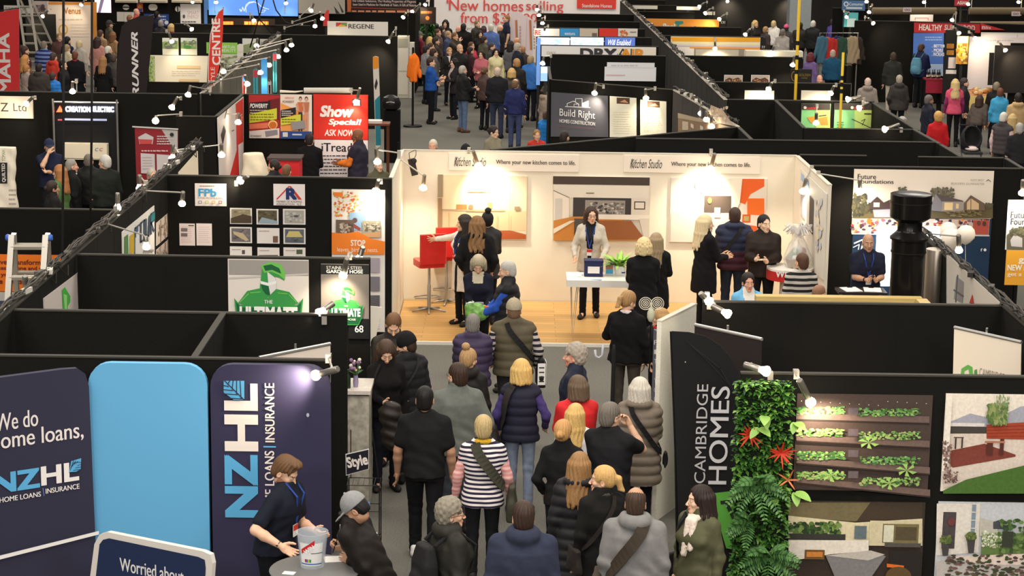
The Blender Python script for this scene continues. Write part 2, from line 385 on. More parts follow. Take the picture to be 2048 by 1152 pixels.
a = Art(p0=q0, p1=q1, step=.002); a.pboard([(168,1300),(196,1085),(206,1066),(222,1061),(412,1099),(428,1106),(432,1124),(420,1300)],(220,212,204), .05)
a.poly([(182,1300),(207,1085),(214,1076),(226,1073),(404,1110),(417,1116),(419,1132),(410,1300)],(30,44,78))
a.txt('Worried about', 248,1124,374,1150,(226,222,220), .02)
a.done('lectern_sign', 'tilted dark blue sign with white rim in front of the sky blue panel', 'sign')
# pull-up banners behind the front walls (cassette bar on top)
def pullup(lb, pts, c, Yc, draw=None, bar=(196,194,190), zt=2.0):
    q0, q1 = G(*pts[0], zt), G(*pts[1], zt)
    r = thing('pull_up_banner', lb, 'banner', ((q0[0] + q1[0]) / 2,(q0[1] + q1[1]) / 2,0))
    a = Art(p0=q0, p1=q1); (x0, y0),(x1, y1) = pts[:2]
    a.pboard([(x0, y0),(x1, y1), pts[2], pts[3]], c, .006)
    if draw: draw(a)
    a.done('banner_sheet', '', '', parent=r)
    m = MB(); m.tube([tuple(q0 + (0,0, .012)), tuple(q1 + (0,0, .012))], .018,0,8); m.build('top_bar', [mat(bar, .35, .8)], r)
    m = MB(); c_ = (q0 + q1) / 2; m.tube([(c_[0], c_[1] + .04, .04),(c_[0], c_[1] + .04, zt + .07)], .012,0,6); m.build('pole', [METAL()], r)
    m = MB(); d = q1 - q0; m.box((c_[0], c_[1] + .02, .04),(np.linalg.norm(d), .2, .08),0, math.atan2(d[1], d[0])); m.build('base', [METAL()], r)
    return r
pullup('white pull-up banner rising behind the navy insurance panel', [(518,718),(660,690),(662,1000),(516,1040)],(232,218,204),19, zt=2.2)
pullup('black pull-up banner with silver top bar behind the black feather flag', [(1390,652),(1524,681),(1516,1050),(1384,1010)],(46,38,36),19, zt=2.3)
pullup('cream pull-up banner with green house mark behind the garden photos', [(1909,657),(2043,687),(2038,1060),(1900,1010)],(240,226,206),19,
       lambda a: (a.poly([(1922,752),(1924,737),(1937,729),(1946,734),(1947,752),(1940,752),(1938,738),(1930,742),(1929,752)],(106,176,84)), a.poly([(1949,752),(1950,740),(1955,738),(1956,752)],(84,150,70)), a.txt('CAMBRIDGE', 1960,741,2010,757,(150,146,138), .0)), zt=2.3)
# feather flag and grey column at the aisle, right
r = thing('feather_flag', 'black feather flag lettered in white with a green foot beside the plant wall', 'flag', tuple(P(1345,1195,18.3) * (1,1,0)))
a = Art(Y=18.3, rough=.85, step=.003); a.pboard([(1360,1190),(1352,900),(1343,662),(1378,664),(1412,672),(1440,690),(1462,716),(1477,745),(1482,800),(1486,1190)],(24,23,23), .012)
a.txt('CAMBRIDGE', 1391,768,1413,966,(196,194,194),-.004, rot=90); a.txt('HOMES', 1419,772,1456,968,(212,210,210), .012, rot=90)
a.poly([(1424,985),(1486,978),(1486,1100),(1452,1095),(1436,1040)],(96,170,66)); a.poly([(1440,1000),(1478,996),(1480,1003),(1441,1007)],(34,44,34)); a.poly([(1456,1004),(1482,1050),(1470,1075),(1462,1072),(1470,1050),(1449,1006)],(34,44,34))
a.line([(1384,690),(1440,735),(1478,800)],2.5,(34,33,33)); a.line([(1372,680),(1410,715),(1470,780)],1.5,(36,35,35)); a.ell(1370,722,1.2,1.5,(170,168,160))
a.done('flag_cloth', '', '', parent=r)
m = MB(); m.tube([tuple(P(1356,1190,18.32)), tuple(P(1351,900,18.32)), tuple(P(1342,663,18.32))], .012,0,8); m.build('pole', [DARK()], r)
m = MB(); m.lathe([(0, .2),(.03, .2),(.04, .03)], tuple(P(1345,1195,18.3) * (1,1,0))); m.build('base', [DARK()], r)
r = thing('column_sign', 'slim grey column sign with red stripe and spaced letters at the aisle corner', 'sign', tuple(G(1318,1000)))
m = MB(); c_ = G(1317,1010); m.box((c_[0], c_[1], .96),(.13, .34,1.92),0, .2); m.box((c_[0] + .035, c_[1] - .175, .96),(.018, .012,1.9),1, .2); m.build('column_body', [mat((98,100,112), .6), mat((190,66,56), .6)], r)
a = Art(p0=(c_[0] - .06, c_[1] - .195), p1=(c_[0] + .06, c_[1] - .171)); 
for k, ch in enumerate('FIT YOUR TREND'): 
    if ch != ' ': a.k = 1; a.t = .002; a.txt(ch, 1308,680 + k * 19,1313,689 + k * 19,(206,206,206), .01)
a.done('lettering', '', '', parent=r)
# ---------------- garden photographs, right front
Y = 17.6
a = on(Y, var=.1); a.board(1590,789,1860,981,(74,60,54), .012)
for k, (y, s_) in enumerate(((826,6),(868,12),(912,20),(950,26))):
    a.poly([(1592, y),(1858, y + s_),(1858, y + s_ + 13),(1592, y + 11)],(112,92,84)); a.poly([(1592, y + 11),(1858, y + s_ + 13),(1858, y + s_ + 16),(1592, y + 14)],(50,40,36))
    for (g0, g1) in ((1594,1688),(1718,1838)):
        yy = y + s_ * (g0 + 40 - 1592) / 268; a.blobs(g0, yy - 14, g1, yy + 1,60,6,3.5,[(112,158,76),(150,190,108),(70,116,56),(168,176,110) if k % 2 else (96,150,90)], k * 7 + g0)
for k in range(4): a.rect(1694,812 + k * 42,1714,826 + k * 42,(96,84,88))
for (x, y) in ((1735,880),(1810,935),(1660,945),(1775,960)): 
    for t in range(6): a.poly([(x, y),(x + 22 * math.cos(t + .3), y + 14 * math.sin(t + .3)),(x + 17 * math.cos(t + .8), y + 12 * math.sin(t + .8))],(156,196,106))
for k in range(14): a.ell(1600 + k * 19,796 + (k * 37) % 9, .9, .9,(220,214,200))
a.done('photo_board', 'large photo of brown plant shelves with ferns on the front right wall', 'photo board')
a = on(Y, var=.1); a.board(1886,789,2160,984,(238,226,210), .012)
a.poly([(1899,843),(1940,826),(1990,838),(2040,812),(2160,800),(2160,850),(1899,852)],(168,168,178)); a.rect(1898,845,1968,864,(222,216,210)); a.rect(1898,852,1990,874,(70,66,60))
a.poly([(1898,866),(2160,866),(2160,935),(1886,974),(1886,940)],(220,204,190)); a.poly([(1899,900),(1968,886),(2030,908),(2030,912),(1905,934),(1899,930)],(128,62,52))
a.poly([(1972,848),(2160,836),(2160,880),(1972,876)],(166,68,44)); 
for k in range(4): a.line([(1973,853 + k * 6),(2160,845 + k * 8)], .8,(120,44,30))
a.rect(1972,880,1984,908,(88,44,34)); a.rect(1998,876,2006,908,(88,44,34)); a.rect(1968,880,2008,884,(176,120,90)); a.rect(1906,872,1926,874,(70,54,48)); a.rect(1908,874,1911,896,(60,46,42)); a.rect(1921,874,1924,894,(60,46,42))
a.blobs(1974,808,2012,846,45,6,9,[(120,140,80),(90,116,60),(150,160,100)],5); a.blobs(1990,790,2016,812,18,2,8,[(130,150,100)],6)
a.poly([(1884,978),(1930,956),(2160,900),(2160,984),(1884,984)],(74,108,46)); a.rect(1886,790,1898,940,(240,230,216)); a.blobs(1884,880,1900,955,30,4,6,[(150,120,110),(110,90,80)],9); a.blobs(1886,940,1912,962,26,4,3,[(96,66,64),(130,100,96)],10)
a.done('photo_board', 'large photo of a red timber deck and bench on the front right wall', 'photo board')
a = on(Y, var=.1); a.board(1575,1003,1845,1200,(60,48,40), .012)
a.poly([(1576,1004),(1740,1004),(1790,1012),(1710,1042),(1600,1034),(1576,1030)],(112,102,72)); a.poly([(1740,1004),(1844,1004),(1844,1036),(1712,1042)],(66,54,42)); a.poly([(1576,1030),(1710,1044),(1844,1036),(1844,1090),(1576,1090)],(214,202,166))
a.blobs(1578,1044,1680,1072,70,8,8,[(54,82,40),(86,116,54),(120,146,78),(40,60,34)],3); a.rect(1576,1066,1690,1078,(56,54,50)); a.rect(1708,1050,1732,1076,(96,110,116))
a.rect(1738,1040,1840,1090,(206,194,160)); a.rect(1764,1046,1836,1084,(120,108,70)); a.rect(1790,1052,1832,1078,(84,74,52)); a.rect(1766,1048,1786,1082,(210,208,184)); a.rect(1768,1084,1840,1092,(84,80,74))
a.poly([(1576,1078),(1736,1078),(1736,1100),(1660,1106),(1576,1120)],(228,218,204)); a.rect(1608,1097,1648,1116,(116,82,40)); a.rect(1612,1101,1644,1111,(206,130,58))
a.poly([(1650,1108),(1740,1098),(1770,1110),(1735,1160),(1668,1150)],(128,124,124)); a.poly([(1650,1108),(1740,1098),(1768,1106),(1735,1118)],(190,182,172)); a.rect(1776,1100,1840,1200,(40,34,32)); a.poly([(1772,1124),(1806,1128),(1806,1134),(1772,1131)],(220,110,40)); a.ell(1795,1150,26,20,(96,74,44))
a.done('photo_board', 'large photo of a covered patio with stone bar on the front right wall', 'photo board')
a = on(Y, var=.1); a.board(1871,1005,2160,1200,(200,202,206), .012)
a.poly([(1873,1006),(1960,1006),(1956,1104),(1871,1110)],(226,218,206)); a.rect(1884,1023,1910,1096,(76,68,70)); a.rect(1942,1008,1950,1068,(128,146,162))
for k in range(3): a.rect(1941,1022 + k * 16,1951,1024 + k * 16,(220,214,206))
a.ell(1902,1042,7,8,(110,60,60)); a.poly([(1958,1034),(1994,1042),(1994,1070),(1958,1070)],(190,184,172)); a.poly([(1985,1042),(2003,1036),(2020,1046),(2020,1056),(1985,1056)],(70,74,80)); a.poly([(1962,1068),(2160,1058),(2160,1120),(1960,1120)],(98,122,66))
a.blobs(1960,1060,2004,1092,60,4,4,[(232,226,210),(140,160,110),(190,196,160)],4); a.blobs(1996,1038,2160,1104,90,9,7,[(76,104,52),(110,136,72),(56,80,42)],5); a.rect(2002,1060,2024,1092,(56,60,48))
a.poly([(1871,1122),(1900,1112),(2160,1130),(2160,1200),(1871,1200)],(186,180,174)); a.poly([(1894,1110),(2060,1104),(2160,1128),(1960,1126)],(222,204,190)); a.blobs(1890,1106,2160,1150,90,10,5,[(74,62,54),(96,84,62),(120,84,84),(60,70,44)],8)
for (x, y) in ((1888,1092),(1939,1086)): a.poly([(x - 8, y - 12),(x + 9, y - 12),(x + 6, y + 16),(x - 5, y + 16)],(70,66,66)); a.blobs(x - 9, y - 24, x + 10, y - 10,18,6,5,[(110,120,66),(80,96,50)], x)
a.done('photo_board', 'large photo of a white house entrance and flower garden on the front right wall', 'photo board')
# ---------------- hose stand and photo wall, left
def knight(a, x0, y0, k):                                         # emblem: plumed helmet over a lettered shield
    T = lambda pts: [(x0 + u * k, y0 + v * k) for u, v in pts]
    G1, G2, G3 = (58,150,74),(112,190,84),(24,96,56)
    a.poly(T([(64,62),(70,10),(84,4),(100,8),(112,22),(114,40),(104,34),(96,32),(98,60),(92,78)]), G1); a.poly(T([(66,10),(84,2),(106,6),(116,24),(115,38),(103,28),(88,22),(74,24)]), G2); a.poly(T([(72,10),(88,7),(104,15),(108,26),(90,18),(76,20)]), G3)
    a.poly(T([(80,22),(96,34),(98,56),(86,68),(82,46)]),(222,218,214)); a.poly(T([(66,40),(82,44),(98,40),(98,46),(82,50),(67,46)]),(236,236,232)); a.poly(T([(68,47),(82,51),(86,68),(72,64)]), G3)
    a.poly(T([(22,84),(40,60),(68,54),(82,74),(98,56),(124,62),(142,84),(120,92),(44,92)]), G1); a.line(T([(26,82),(44,64),(66,62)]),2 * k, G2); a.line(T([(138,82),(122,66),(102,64)]),2 * k, G2)
    a.poly(T([(14,74),(26,88),(140,88),(152,74),(146,130),(134,158),(28,158),(20,130)]), G1); a.poly(T([(18,82),(28,93),(138,93),(148,82),(143,130),(132,153),(33,153),(23,130)]), G3)
    a.txt('THE', x0 + 74 * k, y0 + 78 * k, x0 + 91 * k, y0 + 85 * k, (240,238,232), .02); a.txt('ULTIMATE', x0 + 25 * k, y0 + 91 * k, x0 + 141 * k, y0 + 124 * k, (244,240,234), .06); a.txt('STEEL HOSE', x0 + 44 * k, y0 + 131 * k, x0 + 122 * k, y0 + 139 * k, (226,236,214), .03)
Y = 22.68
a = on(Y); a.board(457,519,618,712,(226,216,206), .01); a.rect(458,520,617,550,(158,152,146)); a.poly([(458,554),(617,546),(617,549),(458,558)],(196,190,184)); knight(a, 455,521,1.0)
a.done('poster', 'big poster with green plumed knight emblem on the left wall', 'poster')
a = on(Y); a.board(642,528,738,637,(132,124,116), .01); a.rect(642,529,738,549,(32,31,31)); a.line([(643,549),(738,549)], .8,(180,176,170)); a.txt('STAINLESS STEEL', 653,532,726,538,(220,218,212), .01); a.txt('GARDEN HOSE', 653,539,726,546,(240,238,232), .04); knight(a, 651,570, .5)
a.done('poster', 'narrow grey poster with black heading and small green knight emblem', 'poster')
a = on(Y); a.board(697,638,739,677,(22,22,22), .02); a.txt('68', 710,650,727,664,(244,242,238), .02); a.done('number_sign', 'square black sign numbered 68', 'sign')
Y = 28.7
a = on(Y); a.board(390,367,453,412,(240,228,222), .006); a.txt('FPb', 397,377,433,393,(70,156,204), .04); a.lines(400,370,430,374,1,(130,120,116)); a.txt('FUTURE PROOF BUILDING', 396,394,446,398,(140,130,124), .0)
for k, c in enumerate(((150,150,160),(190,200,130),(236,180,120),(216,110,120))): a.rect(397 + k * 13.5,401,404 + k * 13.5,407, c); a.rect(398.6 + k * 13.5,402.6,402.4 + k * 13.5,405.4,(240,228,222))
a.done('card', 'white card with pale blue initials and four small squares', 'notice')
a = on(Y); a.board(547,368,610,411,(238,228,224), .006); a.line([(554,398),(578,373)],2.6,(206,62,56)); a.poly([(578,372),(582,372),(604,399),(597,399)],(206,62,56)); a.txt('R', 572,376,594,399,(34,52,106), .06); a.txt('MEMBER OF ROOFING', 553,401,604,405,(96,90,96), .0); a.txt('ASSOCIATION   N.Z.', 553,406,604,410,(110,100,104), .0)
a.done('card', 'white card with red roof and dark blue letter R', 'notice')
ph = [((460,416,504,448),(150,140,112),[((462,436),(486,428),(503,432),(503,446),(462,446)),(80,66,50)], 'showing a pale ceiling corner, first of the top row'),((513,418,557,449),(96,88,66),[((516,446),(524,434),(555,442),(555,447)),(150,170,180)], 'showing a dark eave over pale gravel, middle of the top row'),
      ((566,418,611,449),(172,168,160),[((588,430),(596,430),(597,434),(588,434)),(90,84,82)], 'showing a grey ceiling, last of the top row'),((460,454,504,486),(116,110,112),[((466,462),(486,466),(498,480),(492,482),(468,468)),(196,176,140)], 'showing a dusty nest, first of the middle row'),
      ((514,456,559,487),(238,224,218),[((546,472),(556,472),(556,485),(546,485)),(120,90,76)], 'mostly white with small pictures, middle of the middle row'),((567,456,611,488),(96,100,110),[((578,462),(598,462),(606,474),(572,474)),(206,190,120)], 'showing a yellow lump, last of the middle row'),
      ((460,493,504,524),(236,222,216),[((484,500),(490,500),(490,508),(484,508)),(90,80,78)], 'half hidden, first of the bottom row'),((515,495,559,526),(236,224,218),[((518,510),(556,510),(556,514),(518,514)),(70,64,62)], 'half hidden, middle of the bottom row'),((567,495,611,527),(236,226,220),[((593,499),(605,499),(605,508),(593,508)),(86,96,70)], 'half hidden, last of the bottom row')]
for k, ((x0, y0, x1, y1), c, (pl, pc), lb) in enumerate(ph):
    a = on(Y); a.board(x0, y0, x1, y1,(236,228,222), .004); 
    if k in (0,1,2,3,5): a.rect(x0 + 3, y0 + 2.5, x1 - 3, y1 - 2.5, c); a.blobs(x0 + 6, y0 + 6, x1 - 6, y1 - 6,8,7,4,[tuple(int(v * .8) for v in c), tuple(min(255, int(v * 1.15)) for v in c)], k)
    a.poly(pl, pc); a.lines(x0 + 4, y0 + 4, x0 + 26, y0 + 8,1,(170,150,146), k) if k in (4,6,7,8) else None
    a.done('photo_print', 'photo wall print ' + lb, 'photo', 'prints in a grid on the photo wall')
for (x0, lb, p) in ((359, 'white leaflet with two grey pictures on the photo wall', 1),(393, 'white leaflet with plain print beside the one with two pictures', 0)):
    a = on(Y); a.board(x0,447, x0 + 31,491,(236,220,216), .004); a.lines(x0 + 4,452, x0 + 28,486,8,(190,170,166), x0, .2)
    if p: a.rect(x0 + 3,456, x0 + 16,463,(120,110,108)); a.rect(x0 + 3,466, x0 + 16,473,(120,110,108)); a.rect(x0 + 18,450, x0 + 29,452,(60,56,56))
    a.done('leaflet', lb, 'leaflet')
a = on(Y); a.board(664,380,770,664,(242,234,226), .01)
a.blobs(667,383,712,432,44,4,3.4,[(232,120,44),(222,90,50),(240,166,70),(196,206,120)],2); a.blobs(700,384,744,420,20,3,2.6,[(206,214,130),(236,150,60),(226,226,190)],3); a.rect(668,384,686,392,(240,128,46))
a.rect(699,424,732,460,(150,184,216)); a.poly([(698,440),(722,456),(720,461),(690,446)],(150,76,64)); a.ell(710,440,5,5,(100,80,70)); a.rect(672,439,708,474,(110,92,82)); a.blobs(680,446,704,472,16,6,5,[(160,142,126),(196,180,164),(90,74,66)],4)
a.rect(725,441,762,474,(170,162,140)); a.blobs(730,444,760,462,14,6,4,[(110,104,92),(200,194,176)],5); a.poly([(726,466),(761,462),(761,474),(726,474)],(206,160,116))
a.poly([(664,464),(690,466),(716,462),(742,476),(770,482),(769,508),(664,507)],(238,130,42)); a.txt('STOP', 702,479,731,491,(248,238,226), .03); a.txt('leaves, birds & nests.', 675,494,757,504,(248,226,204), .006)
for (y0, y1, c) in ((515,544,(170,160,168)),(552,581,(128,122,130)),(589,616,(120,116,120))): a.rect(740, y0,760, y1, c)
for k in range(7): a.line([(742,593 + k * 3.4),(759,590 + k * 3.4)], .9,(60,56,58))
a.lines(742,622,762,658,9,(170,156,156),3, .25); a.done('poster', 'tall white poster with autumn leaves and orange STOP band', 'poster')
# boards on the long left spine wall (seen at a slant)
XS = -4.918
def slant(X=XS, **k): return Art(p0=(X, 10.), p1=(X, 60.), **k)
a = slant(); a.pboard([(243,464),(307,411),(308,580),(245,580)],(226,222,216), .012); a.poly([(246,474),(254,468),(255,509),(246,509)],(86,130,72)); a.poly([(257,472),(266,465),(266,505),(257,509)],(206,170,40)); a.poly([(266,463),(274,452),(274,462),(268,470),(268,509),(266,509)],(60,96,140))
for (pts) in ([(268,474),(268,440 + 16),(278,448)],[(279,446),(279,484),(286,478),(286,440),(279,446)],[(289,438),(289,470),(294,472),(296,432)],[(299,468),(299,428),(305,424),(305,440),(299,446),(305,462)]): a.line(pts, 3,(70,84,104))
a.poly([(298,430),(306,423),(306,438),(298,444)],(44,126,130)); a.lines(284,496,304,506,1,(150,140,130)); a.done('banner', 'white banner with green, gold and blue stripes on the slanting left wall', 'banner')
a = slant(); a.pboard([(86,597),(167,536),(169,720),(90,720)],(206,196,190), .012); a.poly([(121,580),(127,574),(133,584),(138,592),(138,604),(133,612),(133,626),(123,626)],(76,176,70)); a.poly([(124,588),(131,590),(131,626),(127,626)],(150,214,130)); a.ell(163,604,3,12,(96,88,84)); a.done('banner', 'pale banner with green knight strip on the slanting left wall', 'banner')
a = slant(); a.pboard([(312,446),(337,425),(337,470),(312,492)],(214,196,180), .008); a.line([(320,440),(320,486)],1.2,(120,100,84)); a.line([(329,432),(329,478)],1.2,(120,100,84)); a.blobs(314,446,336,470,12,3,5,[(150,130,110),(190,170,150)],3); a.done('photo_strip', 'upper strip of small prints on the slanting left wall', 'photo')
a = slant(); a.pboard([(312,500),(337,478),(337,560),(312,580)],(206,186,172), .008); a.line([(320,493),(320,540)],1.2,(110,90,76)); a.line([(329,485),(329,540)],1.2,(110,90,76)); a.blobs(314,496,336,520,12,3,5,[(140,120,100),(180,160,140)],4); a.done('photo_strip', 'lower strip of small prints on the slanting left wall', 'photo')
a = slant(); a.pboard([(356,345),(394,302),(396,372),(356,378)],(240,226,200), .012); a.done('blank_poster', 'bright blank poster lit by the lamp at the end of the slanting left wall', 'poster')
# ---------------- exercise stand behind (red posters)
Y = 39.12
a = on(Y); a.board(498,190,560,276,(176,44,44), .012); a.poly([(536,200),(559,196),(559,240),(540,236)],(110,30,34)); a.poly([(499,205),(541,202),(541,222),(499,230)],(36,30,32)); a.txt('POWERFIT', 500,207,536,216,(236,232,226), .03, shear=.2); a.lines(500,218,538,228,2,(190,170,160),3)
a.poly([(499,228),(554,216),(554,238),(499,246)],(206,210,60)); a.lines(501,226,550,242,3,(120,120,40),4); a.poly([(499,248),(536,245),(536,256),(499,258)],(226,120,90)); a.ell(546,249,9.5,9,(240,200,120)); a.ell(546,250,7.5,7,(206,110,40)); a.poly([(499,262),(559,256),(559,276),(499,276)],(226,214,204)); a.poly([(530,262),(555,259),(556,269),(532,274)],(140,136,140)); a.txt('POWERFIT', 501,270,524,274,(60,54,54), .02, shear=.2)
a.done('poster', 'red exercise poster with slanted black and yellow strips', 'poster')
a = on(Y); a.board(561,189,624,277,(236,222,206), .012); a.poly([(562,206),(590,218),(612,232),(612,262),(562,262)],(240,160,80)); a.txt('POWERFIT', 565,201,589,206,(120,90,84), .02, shear=.2); a.txt('IMPROVE', 570,194,588,198,(226,110,96), .0)
for (x, hc, tc) in ((601,(70,50,40),(206,116,70)),(613,(90,56,40),(190,120,84))):
    a.ell(x, 197,3.2,4.4, hc); a.ell(x, 198.5,2.4,3.2,(220,170,140)); a.poly([(x - 6,204),(x + 6,204),(x + 4,224),(x - 4,224)], tc); a.poly([(x - 9,208),(x - 5,205),(x - 2,222),(x - 5,223)],(216,150,120)); a.poly([(x - 4,224),(x + 4,224),(x + 4,262),(x + 1,262),(x, 232),(x - 1,262),(x - 4,262)],(60,50,54) if x < 605 else (214,150,120))
a.poly([(562,220),(592,214),(592,228),(562,236)],(40,34,36)); a.lines(564,220,588,232,3,(220,214,204),2); a.poly([(562,236),(602,228),(602,244),(562,250)],(214,214,70)); a.lines(564,236,598,246,2,(110,110,40),5); a.poly([(582,244),(609,240),(611,256),(585,260)],(150,146,146))
a.rect(562,262,624,277,(42,74,140)); a.rect(566,264,576,273,(214,214,210)); a.rect(585,267,604,270,(206,210,220)); a.done('poster', 'exercise poster with two athletes and blue foot strip', 'poster')
a = on(Y); a.board(627,189,736,279,(216,50,36), .01); a.txt('Show', 640,211,707,234,(246,236,230), .05, shear=.2); a.txt('Special!', 657,238,723,253,(246,236,230), .04, shear=.2); a.txt('ASK NOW!', 649,259,712,272,(240,220,214), .03, shear=.2); a.rect(705,198,722,212,(70,30,28)); a.rect(707,200,720,211,(244,238,232))
a.done('banner', 'red Show Special banner with white italic lettering', 'banner')
a = on(Y); a.board(629,280,736,356,(232,222,222), .008); a.txt('iTrea', 643,286,693,303,(30,28,30), .02); a.txt('d', 695,286,704,303,(30,28,30), .02); a.lines(640,308,700,350,6,(60,56,58),4, .3); a.done('banner', 'white banner with black lettering under the red Show Special banner', 'banner')
a = Art(p0=(-5.17,35.6), p1=(-5.17,39.1)); a.pboard([(434,236),(486,193),(486,352),(438,352)],(224,214,208), .012); a.poly([(470,208),(485,196),(485,352),(458,352),(472,300)],(214,50,40)); a.poly([(440,270),(446,250),(450,262),(444,290)],(50,46,50)); a.line([(448,236),(452,220)],1.5,(80,74,78)); a.line([(462,262),(466,260)],1.5,(60,54,56)); a.poly([(474,290),(485,283),(485,352),(476,352)],(228,220,216)); a.txt('ACT', 475,228,482,250,(240,232,228), .02, rot=90)
a.done('banner', 'red and white slanting banner beside the exercise posters', 'banner')
# ---------------- kitchen booth
Y = 31.66
for (x0, x1, tx, lb) in ((898,1158,992, 'long cream header board over the beige kitchen picture'),(1247,1520,1342, 'long cream header board over the orange kitchen picture')):
    a = on(Y); a.board(x0,308 if x0 < 1000 else 312, x1,342 if x0 < 1000 else 346,(240,228,212), .02); y = 313 if x0 < 1000 else 317; s0 = x0 + (10 if x0 < 1000 else 13)
    a.txt('Kitchen Studio', s0, y + 1, s0 + 64, y + 19,(50,46,46),-.004, shear=.35); a.line([(s0 + 2, y + 20),(s0 + 5, y),(s0 + 7, y + 20)], .7,(50,46,46)); a.line([(s0 + 5, y + 11),(s0 + 14, y + 1)], .7,(50,46,46))
    a.txt('Where your new kitchen comes to life.', tx, y + 7, tx + 159, y + 18,(74,64,56), .02); a.done('header_board', lb, 'sign')
a = on(Y); a.board(875,351,1054,478,(228,206,168), .03); a.rect(876,352,1020,420,(236,218,178)); a.rect(1030,352,1053,477,(226,206,176)); a.rect(876,420,1053,460,(214,188,150)); a.poly([(876,462),(1020,460),(1052,468),(1052,477),(876,477)],(168,92,54))
a.poly([(986,462),(1052,470),(1052,477),(986,477)],(170,84,44)); a.rect(932,418,980,424,(140,126,104)); a.rect(876,418,1010,421,(180,160,126)); a.rect(913,408,934,418,(176,128,74)); a.ell(942,413,5,5,(150,120,84)); a.rect(975,404,984,416,(196,156,100)); a.rect(1029,412,1040,420,(150,130,100)); a.poly([(936,378),(970,372),(974,383),(936,383)],(206,190,150)); a.rect(876,348,886,393,(150,136,110))
for k in range(6): a.line([(898 + k * 24,424),(898 + k * 24,459)], .8,(180,152,112))
a.rect(876,395,884,477,(150,122,90)); a.done('kitchen_picture', 'large picture of a warm beige kitchen', 'picture')
a = on(Y); a.board(1106,353,1299,480,(226,214,196), .03); a.rect(1106,353,1299,369,(74,62,56)); a.rect(1107,370,1298,396,(228,218,202)); a.rect(1146,395,1262,434,(64,58,58)); a.rect(1170,400,1250,428,(150,142,132)); a.blobs(1176,404,1246,426,26,6,4,[(70,66,66),(196,188,176),(110,104,100)],4); a.rect(1262,396,1298,440,(222,210,194)); a.rect(1268,402,1290,418,(70,64,60)); a.rect(1270,404,1288,416,(226,214,198)); a.poly([(1107,380),(1138,392),(1138,440),(1107,450)],(236,224,206)); a.line([(1107,380),(1138,394)],1.2,(90,78,70)); a.rect(1110,396,1124,446,(206,200,190))
a.poly([(1107,440),(1146,432),(1240,432),(1290,476),(1290,480),(1107,480)],(200,132,62)); a.poly([(1186,440),(1262,440),(1290,478),(1186,478)],(150,92,52)); a.rect(1180,428,1298,438,(234,224,208)); a.poly([(1278,436),(1298,436),(1298,480),(1288,478)],(214,204,188)); a.rect(1148,436,1180,470,(84,78,74)); a.poly([(1107,456),(1140,440),(1150,440),(1107,466)],(234,220,196)); a.rect(1172,384,1188,386,(120,112,104)); a.done('kitchen_picture', 'large picture of a white kitchen with dark bulkhead behind the woman in blazer', 'picture')
a = on(Y); a.board(1340,356,1532,485,(234,222,206), .03); a.rect(1341,357,1400,425,(222,214,204)); a.rect(1345,390,1384,424,(230,224,216)); a.rect(1408,391,1462,424,(92,80,72)); a.rect(1341,425,1462,484,(224,210,198)); a.rect(1462,357,1531,484,(226,212,196)); a.poly([(1484,357),(1528,357),(1528,372),(1500,388),(1490,408),(1479,404)],(226,96,36)); a.poly([(1494,396),(1528,396),(1528,430),(1494,428)],(232,108,34)); a.poly([(1478,446),(1516,452),(1510,470),(1478,462)],(220,92,40)); a.rect(1484,428,1500,444,(206,84,36)); a.rect(1487,431,1497,441,(170,160,96)); a.ell(1419,400,4,6,(190,186,80)); a.rect(1428,414,1440,434,(226,220,210)); a.rect(1390,358,1394,375,(190,180,168)); a.rect(1402,364,1405,384,(190,180,168))
a.poly([(1462,357),(1484,357),(1479,404),(1470,424),(1462,424)],(238,226,208)); a.done('kitchen_picture', 'large picture of a kitchen with orange cupboards', 'picture')
XK = [(4.365,31.6),(4.435,28.7)]
a = Art(p0=XK[0], p1=XK[1]); a.pboard([(1602,336),(1655,388),(1648,560),(1600,520)],(226,220,208), .012); a.poly([(1598 + 6,345),(1610,352),(1610,366),(1604,360)],(160,190,222)); a.poly([(1612,356),(1620,364),(1620,380),(1612,372)],(160,190,222)); a.poly([(1604,380),(1612,388),(1612,440),(1604,432)],(176,170,176)); a.poly([(1622,390),(1630,400),(1628,470),(1620,460)],(60,56,56)); a.blobs(1634,400,1646,500,14,5,14,[(196,206,214),(236,220,190),(206,196,196)],3); a.done('wall_poster', 'pale picture panel along the right side wall of the kitchen booth', 'poster')
# ---------------- home builder stand, right
Y = 30.58
a = on(Y); a.board(1706,340,1985,436,(236,222,206), .012); a.txt('Future', 1715,348,1752,358,(50,50,56), .02); a.txt('Foundations', 1715,359,1787,367,(50,50,56), .02); a.txt("NZ'S BEST", 1941,358,1968,362,(170,160,150), .0); a.txt('BUILDERS GUARANTEE', 1902,365,1968,369,(170,160,150), .0); a.line([(1972,362),(1976,359),(1981,363)],1.2,(70,66,66))
a.poly([(1706,412),(1985,408),(1985,436),(1706,436)],(104,92,62)); a.poly([(1745,418),(1780,416),(1784,434),(1748,434)],(170,168,178)); a.blobs(1706,388,1732,430,40,6,7,[(70,70,54),(96,92,66),(56,56,46)],3); a.blobs(1728,404,1744,424,16,5,5,[(80,80,60),(60,62,48)],4); a.blobs(1796,374,1812,384,12,5,4,[(104,100,84)],5); a.blobs(1862,376,1906,392,40,6,5,[(96,92,76),(120,112,92)],6); a.blobs(1970,406,1984,416,12,5,4,[(96,90,66)],7)
